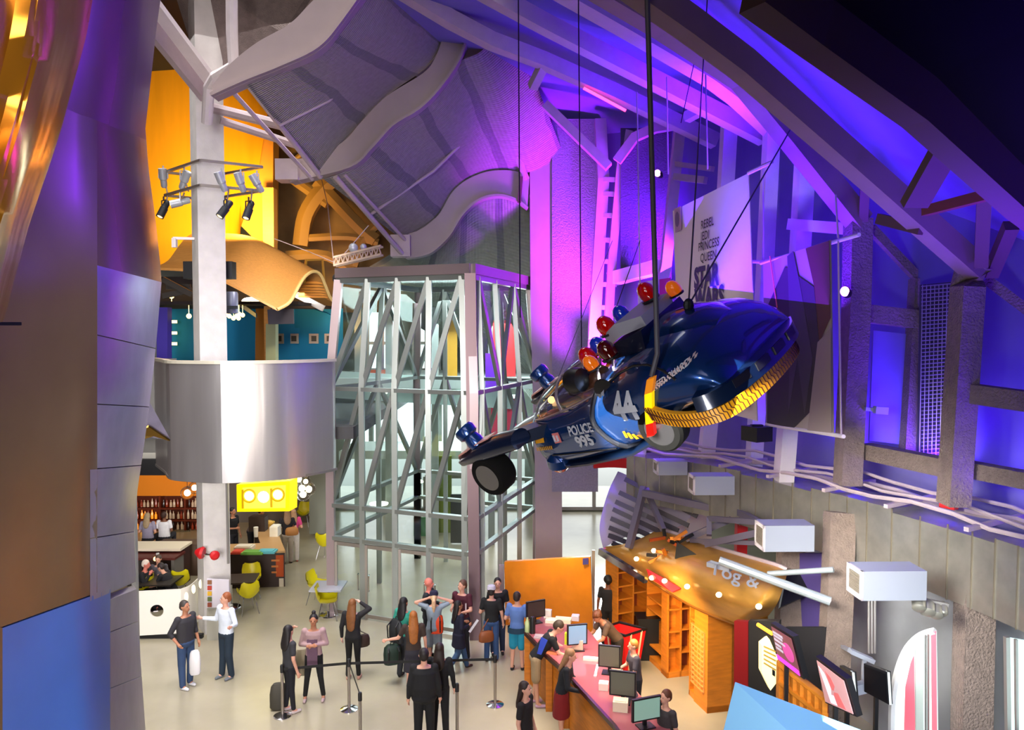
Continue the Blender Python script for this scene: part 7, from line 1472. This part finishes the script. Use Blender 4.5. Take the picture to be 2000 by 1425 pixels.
q = at(1188, 1140, 17.5); person((q.x, q.y, 0), 170, 1.60, 'person with round black hair in a black tee walking toward the bright doorway', '1A181C', 'short', '121216', skin='brown', hair='afro', hcol='0E0A0A', arms=('down', 'down'))
# ---- café and bar
person(fl(456, 1100), 70, 1.76, 'barista in black standing behind the cafe counter close to the pillar', '141218', 'short', '1E1E28', skin='tan', hair='short', hcol='181210', arms=('down', 'bent'))
person(fl(490, 1092), 120, 1.70, 'barista in brown grey top leaning over the cafe counter', '5A4A48', 'short', '1A1A22', skin='tan', hair='short', hcol='2A1A14', arms=('desk', 'desk'), lean=30)
person(fl(562, 1100), 200, 1.72, 'person in black top at the end of the cafe counter', '1A1620', 'short', 'B0A498', skin='light', hair='long', hcol='8A6A50', arms=('bent', 'bent'))
person(fl(574, 1097), 205, 1.68, 'person in pink top and white trousers behind the cafe queue', 'D04080', 'short', 'D8D0CC', shoes='B04830', skin='light', hair='long', hcol='A88060', arms=('down', 'bent'))
handbag(at(570, 1045, 23.7), .2, .40, .26, mat('tote_tan', 'A87038', .6), 'tan tote bag carried at the cafe counter end', at(574, 1018, 23.8), 'tote_bag', 'bag')
for (x, y), args in [((322, 1095), ('seated guest in bright white shirt at the bar', 'E8E6EC', '3A2018', 'brown')), ((290, 1098), ('seated guest with grey blond hair and lilac blouse at the bar', '9890A8', 'A89070', 'light'))]:
    pp = person(fl(x, y, .0) + Vector((0, 0, .28)), 180, 1.72, args[0], args[1], 'short', '22202A', skin=args[3], hair='short' if x > 300 else 'long', hcol=args[2], arms=('bent', 'bent'), legs='sit', fat=1.1)
    b = MB(); c = fl(x, y, 0); b.lathe([(.2, 0), (.2, .02), (.03, .04), (.03, .68), (.19, .70), (.19, .74), (.001, .75)], c, (0, 0, 1), 16); tag(b.build('bar_stool', mat('stool_dark', '2A2420', .5), smooth=True), 'dark round stool under the ' + ('white shirted guest' if x > 300 else 'lilac bloused guest'), 'stool')
person(fl(276, 1188), 95, 1.72, 'ruddy white haired diner in black leaning chin on hands behind the barrier', '14141A', 'long', '1A1A22', skin='red', hair='short', hcol='D8C8BC', arms=('chin', 'chin'), legs='sit', lean=12)
person(fl(338, 1186), -100, 1.66, 'diner in black with bare forearm seated behind the barrier', '16161E', 'short', '1A1A22', skin='light', hair='short', hcol='2A2020', arms=('desk', 'chin'), legs='sit', lean=30)
person(fl(313, 1170), 10, 1.66, 'diner in grey top seated at the table behind the barrier', '5A5660', 'short', '1A1A22', skin='light', hair='short', hcol='4A3A30', arms=('desk', 'desk'), legs='sit', lean=10)
q = fl(306, 1188); table(Vector((q.x, q.y, 0)), 1.1, .8, 'dark dining table half hidden behind the white barrier', mat('dining_dark', '2A2420', .4))
shell_chair(fl(277, 1186) + Vector((-.02, 0, 0)), math.radians(-90), 'yellow shell chair under the ruddy diner')
bake_remesh()
